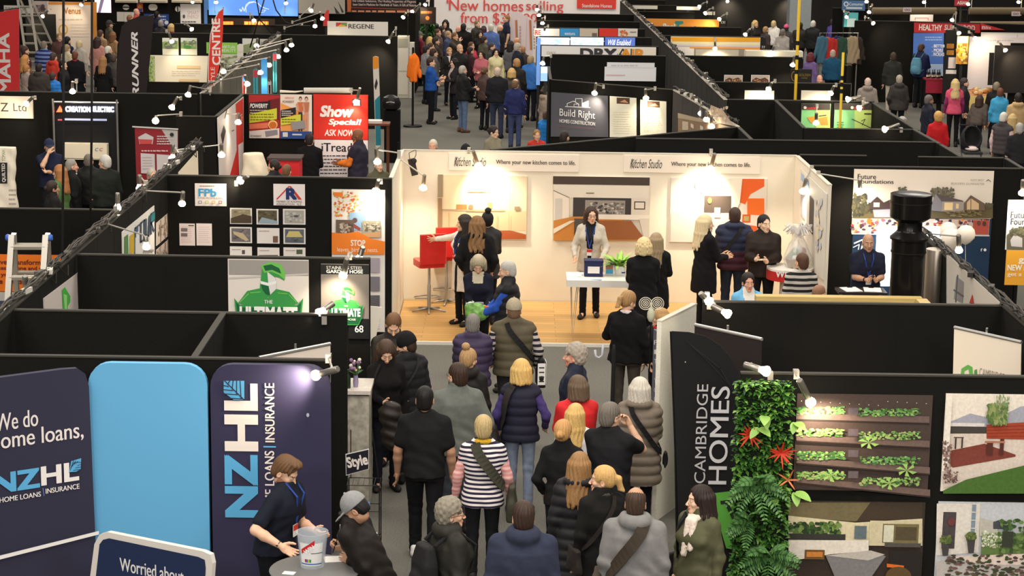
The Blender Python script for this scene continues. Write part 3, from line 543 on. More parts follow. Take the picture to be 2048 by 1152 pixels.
a.poly([(1738,406),(1753,392),(1766,404),(1784,396),(1790,416),(1738,418)],(66,52,52)); a.rect(1746,404,1758,413,(214,200,180)); a.poly([(1862,406),(1870,386),(1882,400),(1882,422),(1862,420)],(140,136,140)); a.poly([(1870,386),(1924,400),(1928,406),(1882,402)],(92,80,78)); a.rect(1882,402,1928,422,(160,150,144)); a.poly([(1926,406),(1940,389),(1968,406),(1968,420),(1926,420)],(112,92,76)); a.poly([(1932,404),(1940,395),(1956,406),(1956,418),(1932,418)],(214,182,140)); a.rect(1887,404,1904,419,(236,206,150)); a.rect(1910,406,1916,416,(230,200,150)); a.line([(1940,392),(1940,418)],1,(90,74,64)); a.blobs(1890,420,1960,432,24,7,2,[(150,130,96),(120,108,70)],8)
a.done('banner', 'wide banner of houses at dusk behind the black flue', 'banner')
a = on(Y); a.board(1703,437,1978,600,(32,56,84), .012); a.rect(1703,437,1978,468,(214,190,176)); a.blobs(1704,440,1976,466,80,7,6,[(196,70,60),(236,150,70),(80,60,80),(230,214,204),(150,96,110),(60,56,66)],5); a.ell(1738,442,5,6,(232,120,40)); a.rect(1945,440,1977,468,(186,84,70)); a.ell(1957,446,4,5,(110,70,60)); a.ell(1968,447,4,5,(90,60,54)); a.rect(1703,468,1978,470,(236,230,224))
a.line([(1708,486),(1726,478),(1722,500)],3,(214,220,224)); a.line([(1706,494),(1718,488),(1716,498)],2,(214,220,224)); a.txt('f', 1960,496,1964,502,(236,236,236), .03); a.ell(1969,499,3,3,(236,236,236)); a.done('banner', 'dark blue banner with a strip of party photos under the dusk houses', 'banner')
a = Art(Y=30.3, emit=2.2); a.board(1751,452,1876,572,(236,240,246), .04); a.done('screen', 'bright white lit screen beside the shaven-headed man', 'screen', stand=True)
a = Art(Y=28.6); a.board(2013,400,2110,500,(206,210,212), .01); a.txt('Future', 2021,423,2062,436,(60,60,66), .02); a.txt('Foundations', 2021,437,2094,449,(60,60,66), .02); a.poly([(2013,470),(2022,462),(2028,458),(2060,466),(2110,462),(2110,502),(2013,498)],(96,92,76)); a.poly([(2020,480),(2028,468),(2044,476),(2044,494),(2022,492)],(186,184,186)); a.blobs(2020,454,2048,470,20,5,5,[(80,84,66),(110,108,84)],3); a.rect(2010,500,2110,570,(232,166,52)); a.txt('gg', 2036,516,2056,528,(244,232,210), .03); a.txt('NEW HOME', 2014,529,2082,541,(248,240,226), .03); a.txt('get a NEW', 2014,544,2080,554,(248,240,226), .01); a.done('pull_up_banner', 'banner with a house over an orange NEW panel at the right edge', 'banner')
# white wall of the stove stand, seen at a slant
a = Art(p0=(5.068,17.7), p1=(4.99,24.9)); a.pboard([(1895,510),(1900,512),(2000,604),(2000,640),(1895,640)],(214,206,194), .012); a.poly([(1915,552),(1930,564),(1928,606),(1910,598)],(150,146,144)); a.line([(1918,550),(1914,604)],2,(90,88,88)); a.line([(1911,580),(1929,592)],3,(96,94,94)); a.poly([(1948,588),(1951,608),(1942,606)],(196,62,50)); a.done('wall_poster', 'white lining with grey box and red spike on the right slanting wall', 'poster')
# ---------------- construction stand and the stands of the middle block
bp0, bp1 = (.76,42.63),(3.16,41.01)
a = Art(p0=bp0, p1=bp1); a.pboard([(1103,184),(1216,192),(1217,274),(1102,273)],(92,92,100), .01)
a.line([(1131,213),(1181,215)],1.2,(240,238,234)); a.line([(1135,212),(1135,207),(1148,202),(1158,208),(1158,212)],1.2,(240,238,234)); a.line([(1148,203),(1152,203),(1152,197),(1165,197),(1165,212)],1.2,(240,238,234)); a.poly([(1165,206),(1178,201),(1178,214),(1165,213)],(240,238,234)); a.line([(1149,212),(1149,208),(1156,208)],1,(240,238,234))
a.txt('Build Right', 1120,220,1191,239,(240,238,234), .004); a.txt('HOMES CONSTRUCTION', 1120,241,1191,248,(240,238,234), .02); a.line([(1120,253),(1190,257)], .8,(150,90,92)); a.done('board', 'grey construction board with white house outline', 'sign')
for k, (x0, x1, y0, y1, lb) in enumerate(((1220,1273,192,274, 'white list poster next to the grey construction board'),(1281,1333,199,272, 'white list poster farther from the grey construction board'))):
    a = Art(p0=bp0, p1=bp1); a.pboard([(x0, y0),(x1, y0 + 4),(x1, y1),(x0, y1)],(240,236,214), .01); a.poly([(x0 + 14, y0 + 3),(x1 - 13, y0 + 4),(x1 - 13, y0 + 16),(x0 + 14, y0 + 15)],(92,66,54)); a.poly([(x0 + 20, y0 + 12),(x0 + 30, y0 + 7),(x0 + 38, y0 + 14)],(206,150,110)); a.lines(x0 + 8, y0 + 30, x1 - 8, y1 - 6,10,(226,214,190), k, .2); a.done('poster', lb, 'poster')
a = Art(p0=(3.16,41.0), p1=(3.83,35.2)); a.pboard([(1357,226),(1398,236),(1470,256),(1460,285),(1357,285)],(150,120,92), .01); a.poly([(1357,226),(1400,237),(1440,246),(1400,244),(1357,236)],(190,170,140)); a.poly([(1366,242),(1378,244),(1378,260),(1366,260)],(214,196,170)); a.rect(1383,248,1389,256,(226,216,200)); a.rect(1402,252,1408,260,(226,216,200)); a.poly([(1424,210),(1448,220),(1470,252),(1436,246),(1420,226)],(196,170,146)); a.blobs(1424,214,1460,248,16,5,6,[(226,206,180),(170,146,124),(206,186,164)],3); a.done('wall_poster', 'large lounge picture along the slanting grey wall', 'poster')
Y = 48.5; a = on(Y); a.board(1209,134,1312,162,(242,242,244), .012); a.rect(1214,125,1309,135,(240,240,242)); a.lines(1222,128,1292,134,1,(206,204,220),2, .4); a.rect(1212,149,1250,151,(226,190,196)); a.done('poster', 'brightly lit white poster with stepped top edge', 'poster')
Y = 51.0; a = on(Y); a.board(1083,93,1312,114,(232,228,226), .012); a.txt('DRYAIR', 1160,97,1290,118,(60,58,60), .05); a.rect(1236,96,1312,114,(236,226,206)); a.txt('AIR', 1240,98,1290,118,(232,150,50), .05); a.txt('DRY', 1094,103,1112,108,(190,180,150), .02); a.done('header_board', 'white header board with broad grey and orange letters', 'sign')
Y = 53.66
for (x0, x1, lb) in ((1075,1139, 'sky screen at the aisle end of its row'),(1141,1207, 'sky screen in the middle of its row'),(1210,1270, 'dark blue screen with white handwriting')):
    a = Art(Y=Y, emit=.9); a.board(x0,75, x1,91,(70,90,150) if x0 > 1200 else (206,222,240), .05); 
    if x0 > 1200: a.txt('Will Enabled', x0 + 6,79, x1 - 8,90,(232,232,244), .0, shear=.3)
    else: a.blobs(x0 + 2,77, x1 - 2,90,15,10,3,[(150,180,220),(236,240,246),(180,200,232)], x0)
    a.done('screen', lb, 'screen')
Y = 56.57
for (x0, x1, c, lb) in ((1068,1119,(240,236,230), 'white sign with red letters in the signboard row'),(1120,1158,(60,150,210), 'pale blue sign in the signboard row'),(1159,1196,(206,190,170), 'beige sign in the signboard row'),(1198,1235,(224,60,50), 'red sign in the signboard row'),(1236,1275,(226,216,206), 'cream sign with orange figure in the signboard row')):
    a = on(Y); a.board(x0,57, x1,73, c, .012)
    if x0 == 1068: a.txt('RE', 1070,60,1082,70,(214,70,60), .03)
    if x0 == 1120: a.txt('ventura', 1129,65,1150,70,(236,240,244), .02)
    if x0 == 1236: a.blobs(1242,60,1254,72,9,4,4,[(232,140,80),(206,110,70)],4); a.lines(1260,62,1273,66,1,(120,110,100),3)
    if x0 == 1159: a.rect(1184,66,1194,73,(120,104,90))
    a.done('sign', lb, 'sign', 'signs in a row in the middle block')
a = Art(p0=(.7,48.4), p1=(.72,56.0)); 
Y = 48.3; a = Art(Y=48.35, emit=.5); a.board(1081,133,1101,162,(150,190,236), .03); a.rect(1082,134,1100,146,(226,236,246)); a.done('screen', 'small pale blue screen at the end of the middle stands', 'screen', stand=True)
a = Art(Y=53.0, emit=.3); a.board(1073,76,1081,170,(120,160,226), .03); a.done('light_panel', 'narrow blue light panel at the aisle end of the middle stands', 'sign', stand=True)
# ---------------- far end board
Y = 72.0
m = MB(); c0 = P(868,60, Y); c1 = P(1245,60, Y); m.box(((c0[0] + c1[0]) / 2, Y + .06,2.1),(c1[0] - c0[0], .1,4.2)); o = m.build('board_wall', mat((240,232,228), .7)); tag(o, 'tall white board wall behind the far aisle crowd', 'display wall')
a = Art(Y=Y - .01, step=.004); a.txt('New homes', 898,0,1047,22,(226,84,80), .01); a.txt('selling', 1052,2,1127,27,(226,84,80), .01); a.txt("'", 893,0,897,7,(226,84,80), .02); a.txt('from $3', 921,25,1012,50,(226,84,80), .01); a.txt('19,000', 1014,27,1090,46,(226,84,80), .01); a.txt('price', 934,54,954,61,(90,84,84), .0)
a.done('lettering', '', '', parent=o)
a = Art(Y=Y - .02); a.board(1154,-14,1232,17,(224,66,54), .02); a.txt('Standalone Homes', 1164,8,1224,15,(244,226,220), .02); a.done('sign', 'red sign about standalone homes on the far white board', 'sign')
for (pts, x, lb) in ((([(1018,25),(1030,23),(1042,26),(1053,34),(1050,130),(1018,130)]),1030, 'white feather flag with orange and green stripe, farther of two'),(([(1047,34),(1058,34),(1068,42),(1064,138),(1046,138)]),1058, 'white feather flag with orange and green stripe, nearer of two')):
    r = thing('feather_flag', lb, 'flag', tuple(G(x, 138))); Yf = G(x, 138)[1]
    a = Art(Y=Yf); a.pboard(pts, (232,214,214), .02); a.poly([(x, 40),(x + 3,40),(x + 5,100),(x + 2,100)],(226,120,80)); a.poly([(x + 3,40),(x + 4.5,40),(x + 6.5,100),(x + 5,100)],(80,140,110)); [a.rect(x + 9,52 + 6 * k, x + 12,56 + 6 * k, (196,160,160)) for k in range(8)]; a.done('flag_cloth', '', '', parent=r)
    m = MB(); m.tube([tuple(P(pts[0][0],138, Yf + .02)), tuple(P(pts[0][0], pts[0][1], Yf + .02))], .015,0,6); m.build('pole', [DARK()], r)
a = Art(Y=65.0); a.board(833,14,872,48,(52,38,32), .02); a.lines(842,21,870,28,1,(226,120,60),6, .7); a.ell(855,36,4,4,(232,120,50)); a.rect(833,20,838,34,(206,130,60)); a.done('poster', 'dark poster with orange lettering above the hanging greenery', 'poster', stand=True)
# ---------------- right middle block
wl = lambda Y, k: 4.0 - (Y - 39.4) * .019
a = on(60.5); a.board(1282,38,1438,62,(236,152,60), .012); a.txt('Pool', 1326,47,1350,60,(232,232,226), .05); a.txt('T', 1350,42,1366,60,(60,140,130), .06, shear=.3); a.ell(1358,46,9,3,(60,140,130)); a.rect(1388,52,1392,58,(60,140,130)); a.done('header_board', 'orange header board with white and teal lettering', 'sign')
a = on(60.5); a.board(1440,37,1452,58,(26,26,26), .014); a.txt('131', 1442,42,1450,47,(220,216,206), .02); a.done('number_sign', 'small black number sign at the end of the orange header board', 'sign')
a = on(54.5); a.board(1341,74,1520,118,(238,228,214), .012); a.poly([(1341,74),(1520,75),(1520,84),(1345,83)],(240,170,40)); a.rect(1345,84,1520,89,(244,230,180)); a.rect(1352,91,1520,94,(206,196,206)); a.rect(1380,94,1520,100,(236,160,80)); a.poly([(1368,97),(1388,97),(1388,118),(1372,118)],(240,232,220)); a.rect(1388,97,1488,118,(150,140,122)); a.rect(1391,99,1477,118,(196,186,166)); a.done('board', 'board with yellow and orange bands over a pale garage door', 'sign')
a = Art(Y=53.0); a.board(1489,100,1602,114,(214,206,186), .4); a.done('counter', 'pale counter in front of the stooping visitors', 'counter', stand=True)
a = on(54.5); a.board(1521,76,1531,98,(24,24,24), .014); a.txt('77', 1523,92,1530,97,(220,216,206), .02); a.done('number_sign', 'small black number sign at the end of the yellow banded board', 'sign')
for (x0, lb) in ((1448, 'small framed dusk house photo nearer the cable spine'),(1502, 'small framed dusk house photo nearer the gold sign')):
    a = on(48.65); a.board(x0,150, x0 + 37,169,(236,230,226), .012); a.rect(x0 + 1.5,151, x0 + 35.5,169,(206,186,170)); a.poly([(x0 + 2,160),(x0 + 10,155),(x0 + 18,158),(x0 + 28,155),(x0 + 35,160),(x0 + 35,169),(x0 + 2,169)],(92,64,52)); a.blobs(x0 + 6,159, x0 + 32,164,9,3,2,[(226,170,110),(150,96,70)], x0); a.done('framed_photo', lb, 'picture')
for (x0, x1, lb) in ((1489,1548, 'bright blank poster on the black wall before the yellow pole'),(1602,1661, 'bright blank poster on the black wall behind the yellow pole')):
    a = on(42.7); a.board(x0,181, x1,205,(242,234,214), .012); a.done('blank_poster', lb, 'poster')
for (x0, x1, lb) in ((1602,1660, 'green tool poster beside the yellow pole'),(1668,1750, 'green tool poster with line drawing, nearer the side aisle')):
    a = on(39.42); a.board(x0,207, x1,275,(128,196,130), .012); a.rect(x0,207, x1,220,(64,56,54)); a.txt('GARDEN', x0 + (10 if x0 < 1650 else 40),214, x0 + (34 if x0 < 1650 else 60),219,(214,60,56), .04, shear=.3); a.ell(x0 + (8 if x0 < 1650 else 36),215,3,3,(232,226,214)); a.poly([((x0 + x1) / 2,220),(x1,220),(x1,275),((x0 + x1) / 2,275)],(190,214,120))
    if x0 < 1650: a.poly([(x0 + 12,234),(x0 + 28,232),(x0 + 34,244),(x0 + 20,246)],(232,140,50)); a.poly([(x0 + 34,236),(x0 + 52,232),(x0 + 54,250),(x0 + 40,250)],(206,150,70)); a.line([(x0 + 36,232),(x0 + 50,230)],2,(60,70,50))
    else: a.line([(x0 + 36,238),(x0 + 78,258)],1.6,(60,60,50)); a.line([(x0 + 54,242),(x0 + 62,238),(x0 + 56,250)],1.2,(40,40,40)); a.lines(x0 + 6,242, x0 + 20,256,3,(60,120,80),3); a.rect(x0 + 60,226, x0 + 74,229,(60,70,50))
    a.done('poster', lb, 'poster')
q0 = G(1579,139,2.3); a = Art(Y=45.5); a.board(1581,138,1623,168,(40,36,32), .05); a.ell(1588,152,6,10,(176,146,70)); a.ell(1588,152,4.8,8.6,(40,36,32)); a.rect(1588,152,1594,154,(176,146,70)); a.txt('GOLDEN', 1597,147,1620,152,(160,134,66), .0); a.txt('HOMES', 1602,154,1614,157,(160,134,66), .0); a.done('sign', 'dark sign with gold letter G behind the yellow pole', 'sign', stand=True)
for (x0, x1, y0, lb) in ((1265,1315,11, 'small white sign near the spine at the far end'),(1353,1400,13, 'small lit white sign at the far end'),(1412,1430,23, 'tiny white sign at the far row end')):
    a = Art(Y=66.55 if y0 < 20 else 63.55); a.board(x0, y0, x1, y0 + 7,(232,226,212), .012); a.done('sign', lb, 'sign', stand=True)
# ---------------- far right
a = Art(p0=(11.85,60.92), p1=(13.9,60.57)); a.pboard([(1828,45),(1960,48),(1960,66),(1828,65)],(196,46,52), .012); a.txt('HEALTHY', 1838,49,1884,61,(240,228,222), .03); a.txt('SUPERFOOD', 1889,50,1950,61,(226,206,200), .03); a.done('header_board', 'red header board about healthy superfood', 'sign')
a = Art(p0=(13.9,60.5), p1=(16.6,59.9)); a.pboard([(1961,46),(2010,60),(1962,60)],(200,50,50), .012); a.txt('Blis', 1964,52,1982,58,(236,220,214), .02); a.done('sign', 'red pennant sign beyond the superfood header', 'sign')
a = Art(p0=(11.85,60.9), p1=(13.9,60.55)); a.pboard([(1827,66),(1888,66),(1886,152),(1825,150)],(76,116,196), .012); a.txt('. BETTER', 1864,89,1890,95,(226,230,240), .03); a.txt('. MORE', 1864,97,1886,104,(226,230,240), .03); a.txt('. INCREASE', 1864,105,1890,112,(226,230,240), .03); a.lines(1850,72,1886,82,2,(150,180,226),3); a.poly([(1825,128),(1886,128),(1886,152),(1825,150)],(170,190,222)); a.done('poster', 'blue poster listing benefits in white under the red header', 'poster')
a = Art(Y=57.9); a.board(1887,60,1912,205,(28,27,26), .1); 
for k, y in enumerate((87,100)): a.rect(1892, y, 1906, y + 9,(206,140,50)); a.lines(1893, y + 1,1906, y + 8,3,(90,60,40), k)
a.rect(1895,114,1910,136,(226,214,210)); a.rect(1890,139,1911,147,(232,222,214)); a.done('display_column', 'black column with two orange notices beside the blue poster', 'display panel')
a = Art(Y=57.5); a.board(1913,72,1936,128,(206,170,90), .012); a.blobs(1914,86,1934,126,26,6,6,[(226,180,60),(196,130,40),(236,206,120),(150,100,40)],3); a.rect(1914,73,1935,86,(232,220,190)); a.done('poster', 'yellow food photo beside the pale pink board', 'poster', stand=True)
a = Art(Y=57.07); a.board(1936,74,2070,180,(234,222,220), .012); a.lines(1970,78,2030,84,1,(206,196,196),3); a.done('board', 'big pale pink board behind the bread stall', 'display panel')
a = Art(Y=55.45); a.board(1987,91,2070,186,(38,33,30), .05); a.rect(1976,105,1986,170,(30,27,25)); a.done('exhibition_board', 'dark panel in front of the pale pink board', 'display panel')
a = Art(Y=66.0); a.board(1684,1,1730,21,(84,126,176), .03); a.ell(1692,8,5,5,(232,236,240)); a.ell(1692,8,3,3,(84,126,176)); a.txt('Consumer', 1698,5,1727,11,(236,238,240), .02); a.rect(1692,14,1724,18,(214,222,230)); a.done('sign', 'blue sign with round white mark at the top', 'sign', stand=True)
a = Art(Y=65.5); a.board(1686,25,1716,54,(90,180,190), .012); a.rect(1694,37,1711,54,(200,226,230)); a.done('poster', 'teal poster above the clothes rack', 'poster', stand=True)
a = Art(Y=66.4); a.board(1820,28,1866,44,(226,216,214), .012); a.line([(1830,40),(1830,36),(1856,36),(1856,40)],1.2,(206,80,80)); a.done('sign', 'pale sign with red arch behind the red header board', 'sign', stand=True)
a = Art(Y=66.3); a.board(1909,-8,1936,12,(170,40,56), .012); a.txt('ASIAN', 1914,2,1936,9,(232,214,210), .03); a.done('sign', 'dark red sign at the top edge near the beige awning', 'sign', stand=True)
for k, (x, y) in enumerate(((1806,15),(2023,23),(2022,48))):
    a = Art(Y=62.17 if k < 2 else 61.47); a.board(x, y, x + 17, y + 9,(236,214,214), .012); a.txt('00', x + 3, y + 2.5, x + 14, y + 7,(140,110,110), .02); a.done('number_sign', ('small pink number card on the long beam', 'upper pink number card beneath the awning', 'lower pink number card beneath the awning')[k], 'sign')
# ---------------- left block, far
Y = 39.0
a = on(Y); a.board(-40,192,67,236,(242,226,204), .05); a.txt('NZ', -16,205,18,222,(70,60,52), .0); a.txt('Ltd', 28,206,54,222,(90,80,72),-.004); a.done('sign', 'cream lit sign ending in Ltd on the far left wall', 'sign')
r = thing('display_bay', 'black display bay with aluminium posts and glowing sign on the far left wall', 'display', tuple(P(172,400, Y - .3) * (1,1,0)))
m = MB(); m.box(tuple((P(107,300, Y - .1) + P(238,300, Y - .1)) / 2 * (1,1,0) + (0,0,1.12)),(1.22, .06,2.24)); m.build('back_panel', [mat((18,18,20), .5)], r)
for x in (109,236):
    m = MB(); m.tube([tuple(P(x, 300, Y - .2) * (1,1,0)), tuple(P(x, 300, Y - .2) * (1,1,0) + (0,0,2.3))], .022,0,8); m.build('post', [METAL()], r)
m = MB(); m.tube([tuple(P(108,204, Y - .2)), tuple(P(237,206, Y - .2))], .018,0,8); m.build('rail', [METAL()], r)
a = Art(Y=Y - .17, step=.004); a.t = 0; a.txt('CREATION', 131,213,181,224,(226,230,255), .06, emit=5.); a.txt('ELECTRIC', 186,213,228,224,(226,230,255), .06, emit=5.); a.poly([(113,224),(120,211),(128,224)],(255,70,40), emit=4.); a.rect(128,237,214,241,(170,176,210), emit=.35); a.rect(116,238,128,241,(200,80,90), emit=.35); a.done('glowing_letters_and_reflection', '', '', parent=r)  # lower strips paint the sign's reflection, with a weak glow
r = thing('air_conditioner', 'white wall air conditioner with blue and red mark under the glowing sign', 'air conditioner', tuple(P(170,305, Y - .3)))
m = MB(); c0, c1 = P(125,288, Y - .3), P(215,288, Y - .3); m.rbox(((c0[0] + c1[0]) / 2, Y - .25, P(170,303, Y - .3)[2]),(c1[0] - c0[0], .22, .3), .05); m.build('casing', [mat((236,224,198), .4)], r)
a = Art(Y=Y - .365); a.t = 0; a.txt('C', 190,296,197,302,(60,120,180), .02, shear=.3); a.txt('C', 199,296,206,302,(206,90,60), .02, shear=.3); a.line([(126,316),(215,319)],1,(70,66,60)); a.done('vent_slot', '', '', parent=r)
a = Art(p0=(-6.36,34.4), p1=(-5.5,34.1)); a.pboard([(270,256),(356,261),(356,400),(275,400)],(150,44,52), .01); a.poly([(324,259),(356,261),(356,400),(344,400),(344,290)],(190,184,180)); a.poly([(277,274),(292,266),(308,274),(306,288),(280,288)],(206,200,200)); a.poly([(278,278),(306,279),(304,288),(281,288)],(206,80,80)); a.lines(315,270,350,290,4,(214,200,200),3); a.lines(284,299,340,304,1,(226,200,196),4, .5); a.rect(283,307,311,347,(216,206,206)); a.rect(315,309,341,349,(216,206,206)); a.lines(286,312,308,340,5,(180,160,160),5, .2); a.ell(345,269,4,4,(50,46,50))
a.line([(267,253),(357,258)],3,(206,202,196)); a.done('pull_up_banner', 'dark red banner with grey house under a silver bar', 'banner')
a = Art(Y=44.0); a.pboard([(-20,26),(0,24),(38,17),(40,260),(-20,260)],(208,48,48), .015); a.txt('YAMAHA', -2,66,22,246,(226,214,210), .03, rot=90); a.line([(-20,24),(38,16)],2,(40,36,36)); a.done('banner', 'tall red banner with white sideways lettering at the left edge', 'banner')
r = thing('feather_flag', 'black feather flag with white slanted sideways lettering', 'flag', tuple(P(234,420,41.) * (1,1,0)))
a = Art(Y=41.0, rough=.85); a.pboard([(232,280),(234,150),(238,80),(244,52),(258,40),(280,32),(308,31),(304,70),(300,120),(292,190),(286,280)],(42,34,34), .015); a.txt('RUNNER', 264,64,277,194,(226,220,220), .03, rot=90, shear=.25); a.done('flag_cloth', '', '', parent=r)
m = MB(); m.tube([tuple(P(233,420,41.02)), tuple(P(232,280,41.02)), tuple(P(236,90,41.02)), tuple(P(250,45,41.02)), tuple(P(308,30,41.02))], .015,0,6); m.build('pole', [DARK()], r)
r = thing('feather_flag', 'red feather flag with white sideways lettering above the spine wall', 'flag', tuple(P(414,330,40.5) * (1,1,0)))
a = Art(Y=40.5, rough=.8); a.pboard([(413,290),(415,180),(418,110),(421,70),(428,42),(437,24),(447,16),(446,60),(443,110),(436,145),(426,165),(418,290)],(222,60,48), .015); a.line([(416,178),(418,110),(421,70),(428,42),(437,24),(447,16)],1.5,(236,214,206)); a.txt('CENTRE', 424,37,441,130,(240,226,220), .03, rot=90); a.txt('STYLE', 422,134,430,172,(236,214,206), .02, rot=90); a.done('flag_cloth', '', '', parent=r)
m = MB(); m.tube([tuple(P(412,330,40.52)), tuple(P(413,200,40.52)), tuple(P(420,70,40.52)), tuple(P(447,15,40.52))], .014,0,6); m.build('pole', [DARK()], r)
a = Art(Y=66.0); a.board(53,28,113,115,(34,32,28), .05); a.done('exhibition_board', 'plain black panel beside the ladder', 'display panel', stand=True)
a = Art(Y=68.0); a.board(97,4,194,130,(236,218,202), .03); a.poly([(97,4),(194,4),(194,100),(188,100),(185,10),(97,9)],(226,146,60)); a.txt('Venus', 128,15,162,28,(170,112,40), .03); a.ell(127,59,9.5,11,(214,160,60)); a.ell(127,59,7,8,(236,214,190)); a.lines(118,36,180,42,1,(206,186,170),2); a.lines(142,46,182,76,5,(216,200,186),3, .2); a.done('board', 'cream board with orange rim and gold title', 'sign', stand=True)
a = Art(Y=69.0); a.board(64,2,98,27,(206,186,180), .02); a.rect(68,10,90,24,(120,104,100)); a.blobs(70,10,90,24,12,5,4,[(150,130,124),(90,76,74)],3); a.done('poster', 'grey-pink photo poster beside the cream board', 'poster', stand=True)
a = Art(Y=71.); a.board(8,11,62,27,(214,206,196), .02); a.lines(10,14,56,26,3,(130,130,126),3); a.done('sign', 'pale sign behind the ladder', 'sign', stand=True)
a = Art(Y=71.0, emit=1.3); a.board(190,-12,222,25,(236,206,226), .05); a.poly([(196,25),(204,-12),(212,-12),(202,25)],(90,80,96)); a.done('screen', 'pink lit screen at the top', 'screen')
wall((-22,76.0),(-10.4,76.0), z1=3.6)
Y = 76.0
for k, (x0, x1) in enumerate(((230,276),(279,335),(343,404))):
    r = thing('air_conditioner', ('white air conditioner on the far wall above a lone round tile', 'white air conditioner on the far wall in the middle of three', 'white air conditioner on the far wall above the white poster')[k], 'air conditioner', tuple(P((x0 + x1) / 2,0, Y - .2)))
    m = MB(); c0, c1 = P(x0,0, Y - .2), P(x1,0, Y - .2); m.rbox(((c0[0] + c1[0]) / 2, Y - .16, c0[2]),(c1[0] - c0[0], .22, .17), .05); m.build('casing', [mat((236,222,196), .4)], r)
    m = MB(); m.box(((c0[0] + c1[0]) / 2, Y - .275, c0[2] - .05),(c1[0] - c0[0] - .1, .01, .02)); m.build('vent_slot', [mat((150,140,124), .5)], r)
for k, (x0, y0, x1, y1, c, lb) in enumerate(((245,9,259,20,(226,218,206), 'small round-cornered white tile on the far wall'),(297,8,315,21,(226,214,196), 'small white tile beside the orange card on the far wall'),(350,12,361,24,(220,214,204), 'small white tile at the edge of the white poster'),(234,24,276,43,(226,218,204), 'pair of white sheets on the far wall'),(274,6,286,24,(206,96,70), 'orange and blue card on the far wall'),(288,28,338,52,(42,74,140), 'blue poster behind the black-haired man'),(361,8,402,66,(230,224,220), 'tall white poster with a grey house on the far wall'),(408,-5,420,48,(90,140,206), 'narrow blue poster at the end of the far wall'))):
    a = on(Y); a.board(x0, y0, x1, y1, c, .012, r=.12 if k < 3 else 0)
    if k == 3: a.line([(248,25),(248,43)], .7,(190,180,166)); a.line([(262,25),(262,43)], .7,(190,180,166))
    if k == 5: a.lines(300,30,334,42,2,(190,206,230),4); a.ell(333,45,4,4,(230,230,234))
    if k == 6: a.txt('SMART', 375,22,398,29,(196,170,176), .02); a.txt('ENERGY', 375,30,398,37,(196,170,176), .02); a.ell(368,33,2.5,4,(90,84,90)); a.lines(364,41,398,46,1,(90,86,90),5); a.rect(362,50,402,66,(56,50,50))
    if k == 4: a.ell(280,14,4,4,(226,150,60)); a.rect(275,17,285,24,(70,80,140))
    a.done('sign' if k not in (5,6,7) else 'poster', lb, 'sign' if k not in (5,6,7) else 'poster')
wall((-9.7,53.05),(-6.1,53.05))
Y = 53.05
for (x0, lb) in ((325, 'lawn photo nearer the feather flag'),(362, 'lawn photo nearer the red feather flag')):
    a = on(Y); a.board(x0,76, x0 + 32,110,(232,226,200), .012); a.rect(x0 + .5,77, x0 + 31,86,(206,214,206)); a.poly([(x0,84),(x0 + 31,82),(x0 + 31,98),(x0,97)],(140,166,96)); a.blobs(x0 + 5,82, x0 + 28,94,15,6,4,[(96,120,70),(120,130,120),(170,180,130)], x0); a.ell(x0 + 13,94,8,3.5,(110,116,106) if x0 < 350 else (80,140,70)); a.done('photo_board', lb, 'photo board')
a = on(Y); a.board(298,111,417,164,(238,226,202), .012); a.rect(298,112,310,163,(170,186,120)); a.blobs(299,113,309,162,20,3,4,[(120,150,70),(190,200,150)],3); a.rect(354,131,401,137,(232,200,150)); a.rect(358,158,398,163,(232,200,150)); a.lines(344,140,404,152,3,(206,196,180),3, .2); a.done('board', 'cream board with two orange strips under the lawn photos', 'display panel')
a = on(Y); a.board(413,85,475,107,(140,196,84), .012); a.txt('VIRTUAL', 444,91,472,97,(226,236,206), .02); a.txt('REALITY', 444,98,472,104,(226,236,206), .02); a.done('sign', 'green sign about virtual reality', 'sign')
a = on(Y); a.board(442,108,476,140,(206,206,180), .012); a.blobs(443,112,475,138,24,6,4,[(120,130,96),(190,190,160),(150,156,120)],3); a.done('photo_board', 'garden photo under the green sign', 'photo board')
a = on(Y); a.board(485,77,516,106,(214,214,206), .012); a.poly([(486,90),(515,84),(515,106),(486,106)],(140,150,110)); a.done('photo_board', 'pale hillside photo beside the lamp arms', 'photo board')
a = on(Y); a.board(520,78,548,106,(196,190,180), .012); a.rect(522,84,546,94,(150,146,140)); a.done('photo_board', 'grey photo nearest the spine wall', 'photo board')
a = Art(Y=61.45, emit=.75, step=.003); a.board(418,-14,596,31,(84,130,206), .06)
a.line([(482,23),(480,18),(484,22),(486,14),(489,22),(493,9),(499,4),(508,3),(516,6),(522,12),(530,16),(538,18)], .9,(226,232,250)); a.line([(493,24),(492,14),(499,6),(508,4)], .9,(226,232,250)); a.line([(518,26),(524,20),(532,20),(528,24),(520,25)], .8,(206,214,244)); a.done('screen', 'wide blue screen with white looping line drawing', 'screen')
a = on(56.1); a.board(424,37,550,50,(58,42,32), .03); a.lines(447,42,468,50,1,(250,110,40),3, .8, emit=2.5); a.lines(489,42,540,50,1,(255,116,44),8, .8, emit=2.5); a.done('neon_sign', 'brown sign with glowing orange letters under the blue screen', 'sign')
a = Art(Y=61.0); a.board(597,-10,690,27,(176,168,156), .03); a.poly([(668,12),(680,27),(672,27)],(60,58,56)); a.poly([(676,2),(688,24),(684,26)],(60,58,56)); a.done('board', 'plain grey board beside the wide blue screen', 'display panel')
wall((-6.3,66.0),(-3.1,66.0), z1=3.6)
